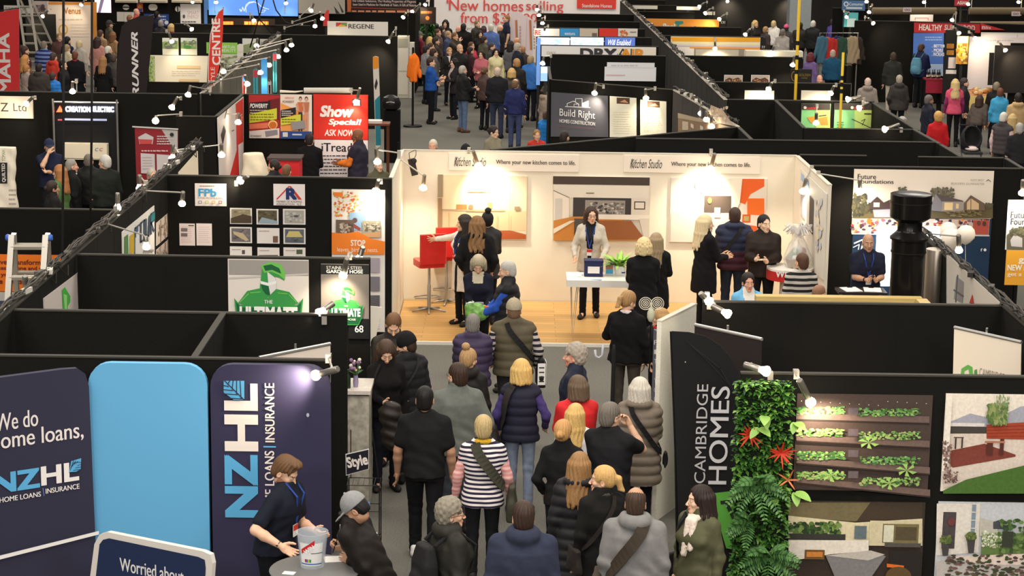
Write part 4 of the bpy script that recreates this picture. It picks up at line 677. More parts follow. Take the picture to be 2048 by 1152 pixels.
a = on(66.0); a.board(693,-14,833,28,(46,32,30), .012); a.txt('The Oldest Substance, The Healing Properties of Magnets', 704,0,832,6,(236,214,206), .01); a.txt('been Used in Medicine for Hundreds of Years. A Gift of Nature', 706,7,832,12,(236,214,206), .01); a.line([(700,15),(832,19)],1,(200,80,60)); a.lines(704,20,830,26,1,(226,150,110),4, .7); a.poly([(694,-10),(703,-4),(702,24),(695,24)],(206,110,60)); a.done('banner', 'dark banner with rows of white print at the top', 'banner')
a = Art(Y=57.0); a.board(655,43,776,90,(226,220,208), .02); a.rect(672,45,694,53,(196,60,70)); a.poly([(674,53),(684,47),(694,53)],(236,170,60)); a.rect(683,46,694,50,(90,160,90)); a.txt('REGENE', 697,48,748,57,(70,66,62), .02); a.done('board', 'cream board with red, green and yellow square mark', 'sign', stand=True)
a = Art(Y=58.0); a.pboard([(646,52),(648,30),(654,20),(658,20),(658,52)],(206,60,56), .015); a.done('pennant', 'small red pennant rising behind the cream board', 'flag', stand=True)
a = Art(Y=57.5); a.pboard([(592,58),(606,46),(606,110),(592,110)],(214,204,190), .02); a.done('board', 'narrow pale board at the far end of the spine wall', 'display panel', stand=True)
# orange ladder banner, front left
a = Art(Y=25.63); a.board(-60,509,157,583,(238,122,30), .012); a.txt('Innovative Transform-A-Ladder', -46,519,144,529,(120,44,30), .03); a.txt('Balances on one and a half legs', -30,532,128,542,(120,44,30), .03); a.txt('for your ladder work', -20,545,110,555,(120,44,30), .03); a.txt('the ladder', -20,557,62,567,(120,44,30), .03); a.done('banner', 'orange banner about ladders behind the aluminium ladder', 'banner')
a = Art(Y=25.62); a.board(-60,584,80,700,(196,190,184), .02); a.rect(-60,601,80,700,(70,72,100)); a.done('board', 'grey and navy board under the orange banner', 'display panel')
# ================================================================ people: bodies and garments grown as smooth surfaces
class Field:
    def __init__(s, lo, hi, h, zfine=None):
        s.ax = [np.arange(lo[i], hi[i] + h, h) for i in range(3)]
        s.h = h; s.v = np.full([len(a) for a in s.ax], .25, np.float32)
    def sl(s, lo, hi):
        r = []
        for i in range(3):
            a = np.searchsorted(s.ax[i], lo[i]); b = np.searchsorted(s.ax[i], hi[i]); r.append(slice(max(0, a), max(a, b)))
        return tuple(r)
    def put(s, fn, lo, hi, k=0., op='u', mg=.07):
        r = s.sl([lo[i] - mg for i in range(3)],[hi[i] + mg for i in range(3)])
        x = s.ax[0][r[0]][:, None, None]; y = s.ax[1][r[1]][None, :, None]; z = s.ax[2][r[2]][None, None, :]
        if 0 in (x.size, y.size, z.size): return s
        d = fn(x, y, z); v = s.v[r]
        if op == 'u':
            if k: hh = np.clip(.5 + .5 * (v - d) / k, 0,1); n = v + (d - v) * hh - k * hh * (1 - hh)
            else: n = np.minimum(v, d)
        elif op == 's':
            d = -d
            if k: hh = np.clip(.5 - .5 * (v - d) / k, 0,1); n = v + (d - v) * hh + k * hh * (1 - hh)
            else: n = np.maximum(v, d)
        else: n = np.maximum(v, d)
        s.v[r] = n
        return s
    def cone(s, a, b, ra, rb, k=.02, op='u'):
        a = np.asarray(a, float); b = np.asarray(b, float); ba = b - a; q = ba @ ba + 1e-12
        def fn(x, y, z):
            t = np.clip(((x - a[0]) * ba[0] + (y - a[1]) * ba[1] + (z - a[2]) * ba[2]) / q, 0,1)
            return np.sqrt((x - a[0] - t * ba[0]) ** 2 + (y - a[1] - t * ba[1]) ** 2 + (z - a[2] - t * ba[2]) ** 2) - (ra + (rb - ra) * t)
        R = max(ra, rb); return s.put(fn, np.minimum(a, b) - R, np.maximum(a, b) + R, k, op)
    def ell(s, c, r, k=.02, op='u', M=None, mg=.07):
        c = np.asarray(c, float); r = np.asarray(r, float)
        def fn(x, y, z):
            x, y, z = x - c[0], y - c[1], z - c[2]
            if M is not None: x, y, z = (M[0,0] * x + M[1,0] * y + M[2,0] * z, M[0,1] * x + M[1,1] * y + M[2,1] * z, M[0,2] * x + M[1,2] * y + M[2,2] * z)
            p = np.sqrt((x / r[0]) ** 2 + (y / r[1]) ** 2 + (z / r[2]) ** 2); q = np.sqrt((x / r[0] ** 2) ** 2 + (y / r[1] ** 2) ** 2 + (z / r[2] ** 2) ** 2) + 1e-6
            return p * (p - 1) / q
        R = r if M is None else np.array([max(r)] * 3)
        return s.put(fn, c - R, c + R, k, op, mg)
    def loft(s, prof, k=.03, op='u', ex=2.4):         # prof: rows of z, cx, cy, rx, ry from low to high
        p = np.array(prof, float)
        def fn(x, y, z):
            zz = z.ravel(); g = [np.interp(zz, p[:, 0], p[:, i])[None, None, :] for i in range(1,5)]
            q = (np.abs((x - g[0]) / g[2]) ** ex + np.abs((y - g[1]) / g[3]) ** ex) ** (1 / ex)
            d = (q - 1) * np.minimum(g[2], g[3]); return np.maximum(d, np.maximum(p[0,0] - z, z - p[-1,0]))
        return s.put(fn, (min(p[:, 1] - p[:, 3]), min(p[:, 2] - p[:, 4]), p[0,0]),(max(p[:, 1] + p[:, 3]), max(p[:, 2] + p[:, 4]), p[-1,0]), k, op)
    def ripple(s, fn):
        s.v = (s.v + fn(s.ax[0][:, None, None], s.ax[1][None, :, None], s.ax[2][None, None, :])).astype(np.float32); return s
    def mesh(s):
        v = s.v; v[0] = v[-1] = .2; v[:, 0] = v[:, -1] = .2; v[:, :, 0] = v[:, :, -1] = .2
        ins = v < 0; n = np.array(v.shape) - 1
        cnt = np.zeros(n, np.int8)
        cor = [(i, j, k) for i in (0,1) for j in (0,1) for k in (0,1)]
        cut = lambda a, c: a[c[0]:c[0] + n[0], c[1]:c[1] + n[1], c[2]:c[2] + n[2]]
        for c in cor: cnt += cut(ins, c)
        cell = np.argwhere((cnt > 0) & (cnt < 8))
        if not len(cell): return np.zeros((0,3)), np.zeros((0,4), int)
        idx = np.full(n, -1, np.int64); idx[tuple(cell.T)] = np.arange(len(cell))
        vals = np.stack([v[cell[:, 0] + c[0], cell[:, 1] + c[1], cell[:, 2] + c[2]] for c in cor],1)
        acc = np.zeros((len(cell),3)); num = np.zeros(len(cell))
        for a in range(8):
            for ax in range(3):
                if cor[a][ax]: continue
                cb = list(cor[a]); cb[ax] = 1; b = cor.index(tuple(cb)); va, vb = vals[:, a], vals[:, b]
                msk = (va < 0) != (vb < 0); t = np.where(msk, va / np.where(msk, va - vb, 1),0)
                p = np.tile(np.array(cor[a], float),(len(cell),1)); p[:, ax] += t
                acc += p * msk[:, None]; num += msk
        pos = cell + acc / num[:, None]; out = np.empty_like(pos)
        for i in range(3): out[:, i] = s.ax[i][0] + pos[:, i] * s.h
        quads = []
        for ax in range(3):
            o1, o2 = [(1,2),(2,0),(0,1)][ax]
            sl0 = [slice(None)] * 3; sl1 = [slice(None)] * 3; sl0[ax] = slice(0,-1); sl1[ax] = slice(1, None)
            A = ins[tuple(sl0)]; B = ins[tuple(sl1)]; e = np.argwhere(A != B)
            if not len(e): continue
            e = e[(e[:, o1] > 0) & (e[:, o2] > 0) & (e[:, o1] < n[o1]) & (e[:, o2] < n[o2])]
            fl = A[tuple(e.T)]
            def at(d1, d2):
                q = e.copy(); q[:, o1] += d1; q[:, o2] += d2; return idx[tuple(q.T)]
            q = np.stack([at(-1,-1), at(0,-1), at(0,0), at(-1,0)],1); q[~fl] = q[~fl][:, ::-1]; quads.append(q)
        return out, np.concatenate(quads)
def np_obj(name, V, F, mats, parent=None, mi=None, loc=(0,0,0), rz=0., **props):
    me = bpy.data.meshes.new(name); me.vertices.add(len(V)); me.vertices.foreach_set('co', np.asarray(V, np.float32).ravel())
    nq = len(F); me.loops.add(nq * 4); me.loops.foreach_set('vertex_index', np.asarray(F, np.int32).ravel())
    me.polygons.add(nq); me.polygons.foreach_set('loop_start', np.arange(nq, dtype=np.int32) * 4)
    me.polygons.foreach_set('use_smooth', np.ones(nq, bool))
    for x in mats: me.materials.append(x)
    if mi is not None: me.polygons.foreach_set('material_index', np.asarray(mi, np.int32))
    me.update(calc_edges=True)
    o = bpy.data.objects.new(name, me); COL.objects.link(o)
    if parent is not None: o.parent = parent
    for k, x in props.items():
        if x: o[k] = x
    return o
def join(*vf):
    V = []; F = []; o = 0
    for v, f in vf:
        V.append(v); F.append(f + o); o += len(v)
    return np.concatenate(V), np.concatenate(F)
_C = {}
def rotz(a): c, s_ = math.cos(a), math.sin(a); return np.array([[c, -s_, 0],[s_, c, 0],[0,0,1]])
def rotx(a): c, s_ = math.cos(a), math.sin(a); return np.array([[1,0,0],[0, c, -s_],[0, s_, c]])
def roty(a): c, s_ = math.cos(a), math.sin(a); return np.array([[c, 0, s_],[0,1,0],[-s_, 0, c]])

# ---- heads; origin at the joint of skull and neck, face towards +y, crown at z = .165
def head(kind, h):
    key = ('head', kind, h)
    if key in _C: return _C[key]
    w = {'m': 1.0, 'f': .94, 'k': .94}[kind]; j = {'m': 1.0, 'f': .88, 'k': .86}[kind]
    f = Field((-.12,-.15,-.13),(.12, .16, .19), h)
    f.ell((0,-.012, .07),(.076 * w, .098, .095)); f.ell((0, .036,-.005),(.057 * w * j, .06, .088 * (.95 if kind != 'm' else 1)), .035)
    f.ell((0, .07,-.066),(.025 * j, .022, .02), .025); f.cone((-.047 * j, .012,-.035),(0, .066,-.062), .017, .016, .03); f.cone((.047 * j, .012,-.035),(0, .066,-.062), .017, .016, .03)
    for s in (-1,1):
        f.ell((s * .04 * w, .062, .006),(.024, .024, .022), .02)
        f.ell((s * .031 * w, .1, .034),(.018, .016, .012), .015, 's')
        f.ell((s * .031 * w, .077, .033),(.015, .014, .0125), .006)
        f.ell((s * .08 * w, -.008, .018),(.011, .02, .033), .006, M=rotx(-.2)); f.ell((s * .088 * w, -.004, .02),(.007, .011, .019), .005, 's')
    f.ell((0, .08, .057),(.044 * w, .018, .011), .018) if kind == 'm' else f.ell((0, .074, .06),(.046 * w, .018, .016), .024)
    f.cone((0, .094, .04),(0, .119,-.001), .008 * j, .0125 * j, .012); f.ell((-.011, .108,-.005),(.008, .01, .007), .006); f.ell((.011, .108,-.005),(.008, .01, .007), .006)
    f.ell((0, .096,-.029),(.024, .011, .006), .006); f.ell((0, .0945,-.039),(.021, .011, .0065), .006); f.ell((0, .109,-.034),(.021, .01, .0018), .003, 's')
    f.cone((0,-.012,-.05),(0,-.02, .0), .05 * w, .052 * w, .03)
    V, F = f.mesh(); c = V[F].mean(1); mi = np.zeros(len(F), int)
    lip = (np.abs(c[:, 0]) < .024) & (c[:, 2] > -.0455) & (c[:, 2] < -.022) & (c[:, 1] > .09); mi[lip] = 1
    brow = (np.abs(c[:, 0]) > .013) & (np.abs(c[:, 0]) < .05) & (np.abs(c[:, 2] - (.057 if kind == 'm' else .06) + 3.6 * (np.abs(c[:, 0]) - .034) ** 2) < (.0046 if kind == 'm' else .003)) & (c[:, 1] > .065); mi[brow] = 2
    brd = (c[:, 1] > -.01) & (((c[:, 2] < -.01) & (c[:, 2] > -.1) & ((np.abs(c[:, 0]) > .035) | (c[:, 2] < -.046))) | ((c[:, 2] > -.022) & (c[:, 2] < -.012) & (np.abs(c[:, 0]) < .03) & (c[:, 1] > .08))) & ~lip & (c[:, 2] > -.095 - .0 * c[:, 1]) & ~((c[:, 1] > .055) & (np.abs(c[:, 0]) < .03) & (c[:, 2] > -.012))
    mi[brd] = 3
    _C[key] = (V, F, mi); return _C[key]
def hand(pose, h):                                     # wrist at origin, fingers along +x, thumb towards +y, palm down
    key = ('hand', pose, h)
    if key in _C: return _C[key]
    f = Field((-.03,-.09,-.11),(.22, .11, .07), h)
    f.cone((-.02,0,0),(.02,0,0), .025, .026, .02); f.ell((.05,0,0),(.05, .041, .016), .02)
    curl = {'rest': .35, 'grip': 1.1, 'flat': .08, 'spread': .1, 'hold': .75}[pose]; sp = .28 if pose == 'spread' else .07
    for i, (y, L) in enumerate(((.029, .075),(.01, .083),(-.01, .077),(-.029, .06))):
        p = np.array([.088 - abs(i - 1.2) * .005, y, 0.]); a = curl * (.55 + .12 * i); t = (1.5 - i) * sp
        for q, l in enumerate((.48, .3, .22)):
            d = np.array([math.cos(a) * math.cos(t), math.sin(t) * math.cos(a),-math.sin(a)]); e = p + d * L * l
            f.cone(p, e, .0098 - q * .0009, .009 - q * .0009, .003 if q == 0 else .004); p = e; a += curl * .8
    p = np.array([.018, .03,-.006]); a = .95 if pose in ('flat', 'spread') else .6; dn = -.15 if pose in ('flat', 'spread') else -.45
    for q, l in enumerate((.038, .033, .026)):
        e = p + np.array([math.cos(a), math.sin(a), dn]) / math.sqrt(1 + dn * dn) * l; f.cone(p, e, .0135 - q * .0016, .012 - q * .0016, .008); p = e; a -= .25
    _C[key] = f.mesh(); return _C[key]

# ---- hair; same frame as the head
def hair(style, h):
    key = ('hair', style, h)
    if key in _C: return _C[key]
    bald = style == 'bald'
    f = Field((-.2,-.27,-.46 if style in ('long', 'dread', 'pony', 'mid') else -.17),(.2, .17, .28), h)
    vol = {'short': .008, 'crop': .004, 'bald': .004, 'curly': .026, 'bob': .02, 'long': .012, 'dread': .016, 'pony': .008, 'bun': .01, 'topknot': .01, 'mid': .016, 'volume': .03, 'quiff': .012}.get(style, .01)
    f.ell((0,-.016, .072),(.078 + vol, .098 + vol, .096 + vol))
    if style in ('short', 'crop', 'quiff', 'curly', 'volume', 'bald'): f.ell((0,-.055, .005),(.068 + vol * .7, .055 + vol * .6, .075), .03)
    if style in ('bob', 'mid', 'volume'):
        L = {'bob': -.06, 'mid': -.14, 'volume': -.02}[style]; r = .03 if style != 'volume' else .034
        for a in range(-10,11):
            t = math.pi * 1.5 + a * .19; f.cone((.075 * math.cos(t),-.02 + .085 * math.sin(t), .06),(.094 * math.cos(t),-.025 + .1 * math.sin(t), L - .01 * math.cos(a)), r, r * .62, .03)
    if style in ('long', 'dread'):
        for a in range(-9,10):
            t = math.pi * 1.5 + a * .2; e = -.3 + .03 * math.sin(a * 2.3) + (.04 if abs(a) > 6 else 0)
            f.cone((.07 * math.cos(t),-.02 + .085 * math.sin(t), .06),(.088 * math.cos(t),-.035 + .095 * math.sin(t),-.1), .03, .025, .03)
            f.cone((.088 * math.cos(t),-.035 + .095 * math.sin(t),-.1),(.1 * math.cos(t),-.088 + .085 * math.sin(t), e), .027, .014, .02)
    if style == 'pony':
        f.cone((0,-.1, .07),(0,-.145, .05), .022, .026, .02); f.cone((0,-.145, .05),(.01,-.17,-.06), .03, .026, .02); f.cone((.01,-.17,-.06),(.0,-.15,-.17), .026, .009, .02)
        f.ell((0,-.06, .02),(.066, .05, .06), .03)
    if style == 'bun': f.ell((0,-.12, .045),(.042, .038, .04), .008); f.ell((0,-.06, .02),(.066, .05, .06), .03)
    if style == 'topknot': f.ell((0,-.06, .2),(.048, .045, .045), .012); f.ell((0,-.06, .02),(.07, .05, .07), .03)
    if style == 'quiff': f.ell((0, .05, .15),(.06, .05, .03), .03)
    # face and front opened
    tilt = {'short': .02, 'crop': .03, 'bald': .03}.get(style, .0)
    f.ell((0, .128, .026),(.073, .09, .104 if style not in ('bob', 'mid') else .084), .012, 's')
    f.ell((0, .14,-.07),(.07, .12, .09), .01, 's')
    if style in ('short', 'crop', 'quiff', 'curly'):            # temples and nape cut short
        for s in (-1,1): f.ell((s * .088, .05, .005),(.04, .052, .07), .008, 's')
        f.ell((0, .13, .04),(.068, .085, .098), .01, 's')
    if style in ('short', 'crop', 'quiff', 'bald', 'pony', 'bun', 'topknot', 'curly'):
        for s in (-1,1): f.ell((s * .1, .012, .005),(.045, .033, .05), .008, 's')
        f.ell((0,-.05,-.115),(.2, .2, .066), .01, 's')
    if bald: f.ell((0, .03, .2),(.11, .115, .12), .01, 's')
    if style in ('curly', 'volume'):
        f.ripple(lambda x, y, z: .007 * np.sin(x * 95) * np.sin(y * 90 + 1) * np.sin(z * 92 + 2))
    else:
        am = {'crop': .001, 'dread': .008}.get(style, .0035); fr = 11 if style == 'dread' else 19
        f.ripple(lambda x, y, z: am * np.sin(np.arctan2(x, -(y + .02)) * fr + 2 * np.sin(z * 22)) * np.clip((np.hypot(x, y + .02) - .02) * 20,0,1))
    _C[key] = f.mesh(); return _C[key]
def cap_hat(kind, h):
    key = ('hat', kind, h)
    if key in _C: return _C[key]
    f = Field((-.14,-.16,-.04),(.14, .26, .24), h)
    if kind == 'cap':
        f.ell((0,-.014, .07),(.093, .115, .115)); f.put(lambda x, y, z: .055 - z + x * 0 + y * 0,(-.14,-.16,-.1),(.14, .2, .24), .004, 'i')
        f.ell((0, .1, .066),(.075, .11, .012), .01, M=rotx(-.12)); f.ell((0,-.014, .19),(.01, .01, .008), .004)
    else:
        f.ell((0,-.014, .075),(.094, .116, .125)); f.put(lambda x, y, z: .03 - y * .18 - z + x * 0,(-.14,-.16,-.1),(.14, .2, .24), .004, 'i')
        f.ripple(lambda x, y, z: .0015 * np.sin(np.arctan2(x, y) * 36))
    _C[key] = f.mesh(); return _C[key]
def shoe_mesh(h):
    key = ('shoe', h)
    if key in _C: return _C[key]
    f = Field((-.07,-.1,-.01),(.07, .22, .16), h)
    f.ell((0, .06, .04),(.043, .135, .042)); f.ell((0, .12, .03),(.046, .08, .034), .02); f.cone((0,-.02, .05),(0,-.015, .1), .046, .045, .03)
    f.put(lambda x, y, z: .004 - z + x * 0 + y * 0,(-.07,-.1,-.05),(.07, .22, .16),0, 'i')
    V, F = f.mesh(); mi = (V[F].mean(1)[:, 2] < .022).astype(int)
    _C[key] = (V, F, mi); return _C[key]

def ik(S, T, a, b, pole):
    S = np.asarray(S, float); T = np.asarray(T, float); d = T - S; L = np.linalg.norm(d)
    if L > .985 * (a + b): d = d / L * .985 * (a + b); T = S + d; L = .985 * (a + b)
    u = d / L; x = (a * a - b * b + L * L) / (2 * L); y = math.sqrt(max(0, a * a - x * x))
    p = np.asarray(pole, float); p = p - u * (p @ u); p /= np.linalg.norm(p) + 1e-9
    return S + u * x + p * y, T
SKIN = dict(fair=(230,182,150), pink=(230,170,142), tan=(190,144,114), brown=(138,90,62), light=(236,194,164))
ARMS = dict(d=(.235, .03, .80), df=(.21, .17, .83), b=(.07, .33,1.10), w=(.1, .36,1.02), f=(-.08, .24,1.17), h=(.08, .34,1.22), p=(.2, .1, .93), fc=(.03, .19,1.46), back=(.02,-.17,1.0), up=(.3, .2,1.9))
_shoes = {}
def person(label, hx, hy, ht, yaw=0, top='jacket', col=(30,30,32), legs=(28,30,38), hairs='short', hcol=(60,42,30), skin='fair', sex='m', R='d', L='d',
           turn=0, nod=0, lean=0., build=1.0, res=None, shoe=(30,28,28), sole=None, beard=None, hat=None, hatc=(20,20,20), under=None, scarf=None, hood=False, step=0., hold=None,
           Y=None, glasses=False, group=None, sleeves=None, stripe=None, lanyard=False, collar=False, z0=0., skirt=False, hemz=None, watch=False, tone=None, tilt=0., rp='rest', lp='rest', kid=False, lipc=None):
    """One person standing at the place where the crown of the head shows at pixel (hx, hy), ht metres tall."""
    s = ht / 1.72
    crown = ht - z0 * 0 - abs(lean) * .25 * s - (math.sin(math.radians(max(0, nod))) * .02)
    p = G(hx, hy, crown + z0) if Y is None else P(hx, hy, Y)
    dist = p[1]
    if res is None: res = .0125 if dist < 24 else .015 if dist < 33 else .022 if dist < 45 else .028
    hres = .006 if dist < 24 else .0072 if dist < 33 else .011 if dist < 45 else .016
    hdres = .0055 if dist < 24 else .007 if dist < 33 else .011
    ya = math.radians(-yaw)                                     # local +y faces (sin yaw, cos yaw)
    RZ = rotz(ya)
    hl = np.array([0, .0 + lean * .62,1.555 - abs(lean) * .25])  # head joint, local
    if Y is not None: z0 = 0.
    off = RZ @ np.array([0, lean * .62 * s, 0]); base = (p[0] - off[0], p[1] - off[1] + (0.0), z0 if Y is None else max(0, p[2] - crown))
    root = thing('child' if kid else 'person', label, 'person', base, group)
    root.rotation_euler = (0,0, ya)
    sk = tone or SKIN[skin]; skm = mat(sk, .55, var=.05, scale=20, spec=.35)
    fem = sex != 'm'; sw = (.155 if fem else .176) * build ** .5; b = build
    ly = lambda z: lean * max(0,(z - .93)) / .62 if z > .93 else 0.
    lz = lambda z: z - abs(lean) * .25 * max(0,(z - .93)) / .62
    tw = lambda z, rx, ry, dy=0., e=0.: (lz(z),0, ly(z) + dy, rx * b + e, ry * b + e)
    # ---- arms
    arms = []
    for sgn, a, hp in ((1, R, rp),(-1, L, lp)):
        S = np.array([sgn * sw, ly(1.39) - .01, lz(1.375)])
        if isinstance(a, str): T = np.array(ARMS[a]); T[0] *= sgn; T = T + np.array([0, ly(T[2]) * .8,0])
        elif a[0] == 'w': T = RZ.T @ (np.array(a[1:], float) - np.array(base)) / s
        else: T = np.array(a, float)
        pole = (sgn * .6,-1,-.25) if not (T[2] > 1.34 and a != 'up') else (sgn * .55, .1,-1)
        E, W = ik(S, T, .285, .25, pole); arms.append((sgn, S, E, W, a, hp))
    # ---- legs
    lg = []
    for sgn in (1,-1):
        st = step * sgn; H = np.array([sgn * .088 * b ** .5,0, .89]); A = np.array([sgn * (.095 + .01 * (b - 1)), st * .5, .085 + (.03 if st < -.2 else 0)])
        K = (H + A) / 2 + np.array([0, .02 + abs(st) * .08, .03]); lg.append((H, K, A))
    bounds = (-.62,-.42,-.02),(.62, .62 + max(0, lean),1.6)
    # ---- body: one skin surface
    bare = top in ('tshirt', 'polo'); rb = max(res, .016)
    f = Field((-.5 - .25 * (R == 'up' or L == 'up'),-.35, .02),(.5 + .25 * (R == 'up' or L == 'up'), .55 + max(0, lean),2.02 if 'up' in (R, L) else 1.62), rb if not bare else res)
    if not isinstance(R, str) or not isinstance(L, str): f = Field((-.8,-.45, .02),(.8, .65 + max(0, lean),1.75), rb if not bare else res)
    f.loft([tw(.84, .15, .10), tw(.95, .155, .11), tw(1.08, .13, .095), tw(1.28, .15, .105), tw(1.40, .14, .08), tw(1.46, .07, .055)], .05)
    f.cone((0, ly(1.42), lz(1.43)),(hl[0], hl[1] - .012, hl[2] - .02), .058 if not fem else .05, .052 if not fem else .046, .03)
    for (sgn, S, E, W, a, hp) in arms:
        k = .9 if fem else 1.0
        f.cone(S, E, .05 * k, .041 * k, .04); f.cone(E, E + (W - E) * .35, .041 * k, .043 * k, .02); f.cone(E + (W - E) * .35, W, .043 * k, .027 * k, .02)
    for (H, K, A) in lg: f.cone(H, K, .07, .05, .03); f.cone(K, A, .048, .034, .02); f.cone(A, A + (0, .1,-.04), .03, .022, .02)
    parts = [f.mesh()]; mis = [np.zeros(len(parts[0][1]), int)]
    hk = 'k' if kid else ('f' if fem else 'm'); HV, HF, HM = head(hk, hres)
    HR = rotz(math.radians(-turn)) @ rotx(math.radians(-nod)) @ roty(math.radians(tilt)); hsc = 1.0 if not kid else 1.12
    put = lambda V, q=HR, o=hl, k=hsc: (V * k) @ q.T + o
    parts.append((put(HV), HF)); mis.append(HM)
    for (sgn, S, E, W, a, hp) in arms:
        hv, hf = hand(hp, hdres); d = (W - E) / np.linalg.norm(W - E)
        th = np.array([-sgn * .2,1., .25]) if d[2] < -.75 else np.array([-sgn * .75, .1, .8]) if hp != 'spread' else np.array([0, .2,1.])
        if a == 'fc': th = np.array([0,1, .1]); 
        th = th - d * (th @ d); th /= np.linalg.norm(th); n = np.cross(d, th)
        B = np.stack([d, th, n],1) if sgn < 0 else np.stack([d, th, n],1)
        hv2 = hv.copy()
        if sgn > 0: hv2[:, 2] *= -1; hf2 = hf[:, ::-1]
        else: hf2 = hf
        if np.linalg.det(B) < 0: hf2 = hf2[:, ::-1]
        parts.append((hv2 * (.92 if fem else 1) @ B.T + W, hf2)); mis.append(np.zeros(len(hf), int))
    V, F = join(*parts)
    lipm = mat(lipc or tuple(int(v * k) for v, k in zip(sk, (.88, .7, .68))), .45); hm = mat(hcol, .6, var=.35, scale=60, stretch=(6,6, .7), spec=.35)
    bm = mat(beard, .8) if beard else skm
    body = np_obj('body', V * s, F, [skm, lipm, mat(tuple(int(.5 * a + .25 * c) for a, c in zip(hcol, sk)), .8), bm], root, np.concatenate(mis))
    # ---- eyes
    if abs(((yaw + turn + 180) % 360) - 180) > 55 and dist < 40:
        w_ = .94 if fem else 1.0
        for sg in (-1,1):
            q = MB(); c0 = put(np.array([[sg * .031 * w_, .0805, .0335]]))[0]; q.ball(tuple(c0 * s), .0128 * s, 0,10)
            c1 = put(np.array([[sg * .031 * w_, .0885, .033]]))[0]; q.ball(tuple(c1 * s), .0062 * s, 1,8); q.build('eye', [mat((226,220,212), .3), mat((30,22,18), .2)], body, True, world=False)
    if glasses and dist < 40:
        q = MB()
        for sg in (-1,1):
            ring = [tuple(put(np.array([[sg * .032 + .021 * math.cos(t), .108, .032 + .017 * math.sin(t)]]))[0] * s) for t in np.linspace(0,2 * math.pi, 13)]
            q.tube(ring, .0018,0,5, False); q.tube([tuple(put(np.array([v]))[0] * s) for v in ((sg * .053, .106, .036),(sg * .08, .03, .036),(sg * .084,-.01, .025))], .0018,0,5)
        q.tube([tuple(put(np.array([v]))[0] * s) for v in ((-.011, .108, .036),(.011, .108, .036))], .0018,0,5); q.build('glasses', [mat((24,22,24), .3)], root, True, world=False)
    # ---- hair or hat
    if hairs:
        hv, hf = hair(hairs, hres if hres < .01 else .013); np_obj('hair', put(hv) * s, hf, [hm], root)
    if hat:
        hv, hf = cap_hat(hat, hres if hres < .01 else .013); np_obj('cap' if hat == 'cap' else 'beanie', put(hv) * s, hf, [mat(hatc, .9, var=.1, scale=40)], root)
    # ---- trousers, shoes
    if dist > 15.5 or True:
        rt = res
        f = Field((-.3,-.42, .03),(.3, .42,1.06), rt)
        f.loft([tw(.83, .15, .115), tw(.93, .165 * (1.04 if fem else 1), .122), tw(1.04, .15, .11)], .04)
        wd = 1.0 if not fem else .9
        for (H, K, A) in lg:
            f.cone(H, K, .093 * wd * b ** .5, .066 * wd, .03); f.cone(K, A + (0,0,-.03), .066 * wd, .058 * wd, .02)
        f.ripple(lambda x, y, z: .0035 * np.sin(z * 60 + 14 * x + 3 * np.sin(y * 30)) * np.exp(-((z - .5) / .12) ** 2) + .003 * np.sin(z * 85 + 20 * x) * np.exp(-((z - .14) / .09) ** 2))
        V, F = f.mesh(); np_obj('trousers', V * s, F, [mat(legs, .9, var=.16, scale=22, stretch=(1,1, .5), spec=.15)], root)
        SV, SF, SM = shoe_mesh(.012 if dist < 35 else .018)
        for (H, K, A), sgn in zip(lg, (1,-1)):
            v = SV @ rotz(-sgn * .18).T + np.array([A[0], A[1] - .03, A[2] - .085])
            np_obj('shoe', v * s, SF, [mat(shoe, .6), mat(sole or tuple(int(c * .7) for c in shoe), .7)], root, SM)
    # ---- top
    e = dict(tshirt=.006, polo=.008, sweater=.012, cardigan=.016, jacket=.022, blazer=.014, fleece=.022, hoodie=.02, puffer=.034, vest=.028, coat=.024, longpuffer=.036)[top]
    hem = hemz or dict(tshirt=.86, polo=.85, sweater=.86, cardigan=.72, jacket=.82, blazer=.76, fleece=.83, hoodie=.83, puffer=.82, vest=.84, coat=.6, longpuffer=.52)[top]
    f = Field((-.8,-.45, hem - .06),(.8, .66 + max(0, lean),1.75 if 'up' not in (R, L) else 2.0), res) if not (R in ('d', 'df', 'p') and L in ('d', 'df', 'p')) else Field((-.42,-.36, min(hem - .06, .74)),(.42, .45 + max(0, lean),1.66), res)
    hipw = .178 if fem else .17; wst = (.145 if fem else .162); ch = (.16 if fem else .178); sh = (.155 if fem else .175)
    rows = [] if hem > .9 else [tw(hem, (hipw + .012 if hem < .8 else hipw) * (1.03 if top in ('coat', 'longpuffer') else 1), .135 if hem < .8 else .128,0, e)]
    if hem < .85: rows.append(tw(.9, hipw, .128,0, e))
    rows += [tw(1.07, wst, .115 if not fem else .105,0, e), tw(1.24, ch, .128 if not fem else .126, .008, e), tw(1.33, ch * .97, .115,0, e), tw(1.40, sh * .78, .088,-.005, e * .7), tw(1.445, sh * .5, .07,-.008, e * .4), tw(1.48, .066, .062,-.01, e * .3)]
    for sg in (-1,1): f.cone((sg * .045, ly(1.45) - .015, lz(1.455)),(sg * sw * .92, ly(1.4) - .012, lz(1.385)), .045 + e * .35, .05 + e * .55, .045)
    if fem: f.ell((.07, ly(1.25) + .1, lz(1.25)),(.07 + e, .05 + e * .6, .065), .04); f.ell((-.07, ly(1.25) + .1, lz(1.25)),(.07 + e, .05 + e * .6, .065), .04)
    f.loft(rows, .04)
    if collar or top in ('jacket', 'fleece', 'vest', 'puffer', 'coat', 'polo', 'longpuffer', 'blazer'):
        hi = 1.535 if top not in ('polo', 'blazer') else 1.505
        f.loft([(lz(1.44),0, ly(1.44) - .01, .088 + e * .3, .078 + e * .3),(lz(hi),0, ly(hi) - .012, .07 + e * .25, .07 + e * .25)], .02)
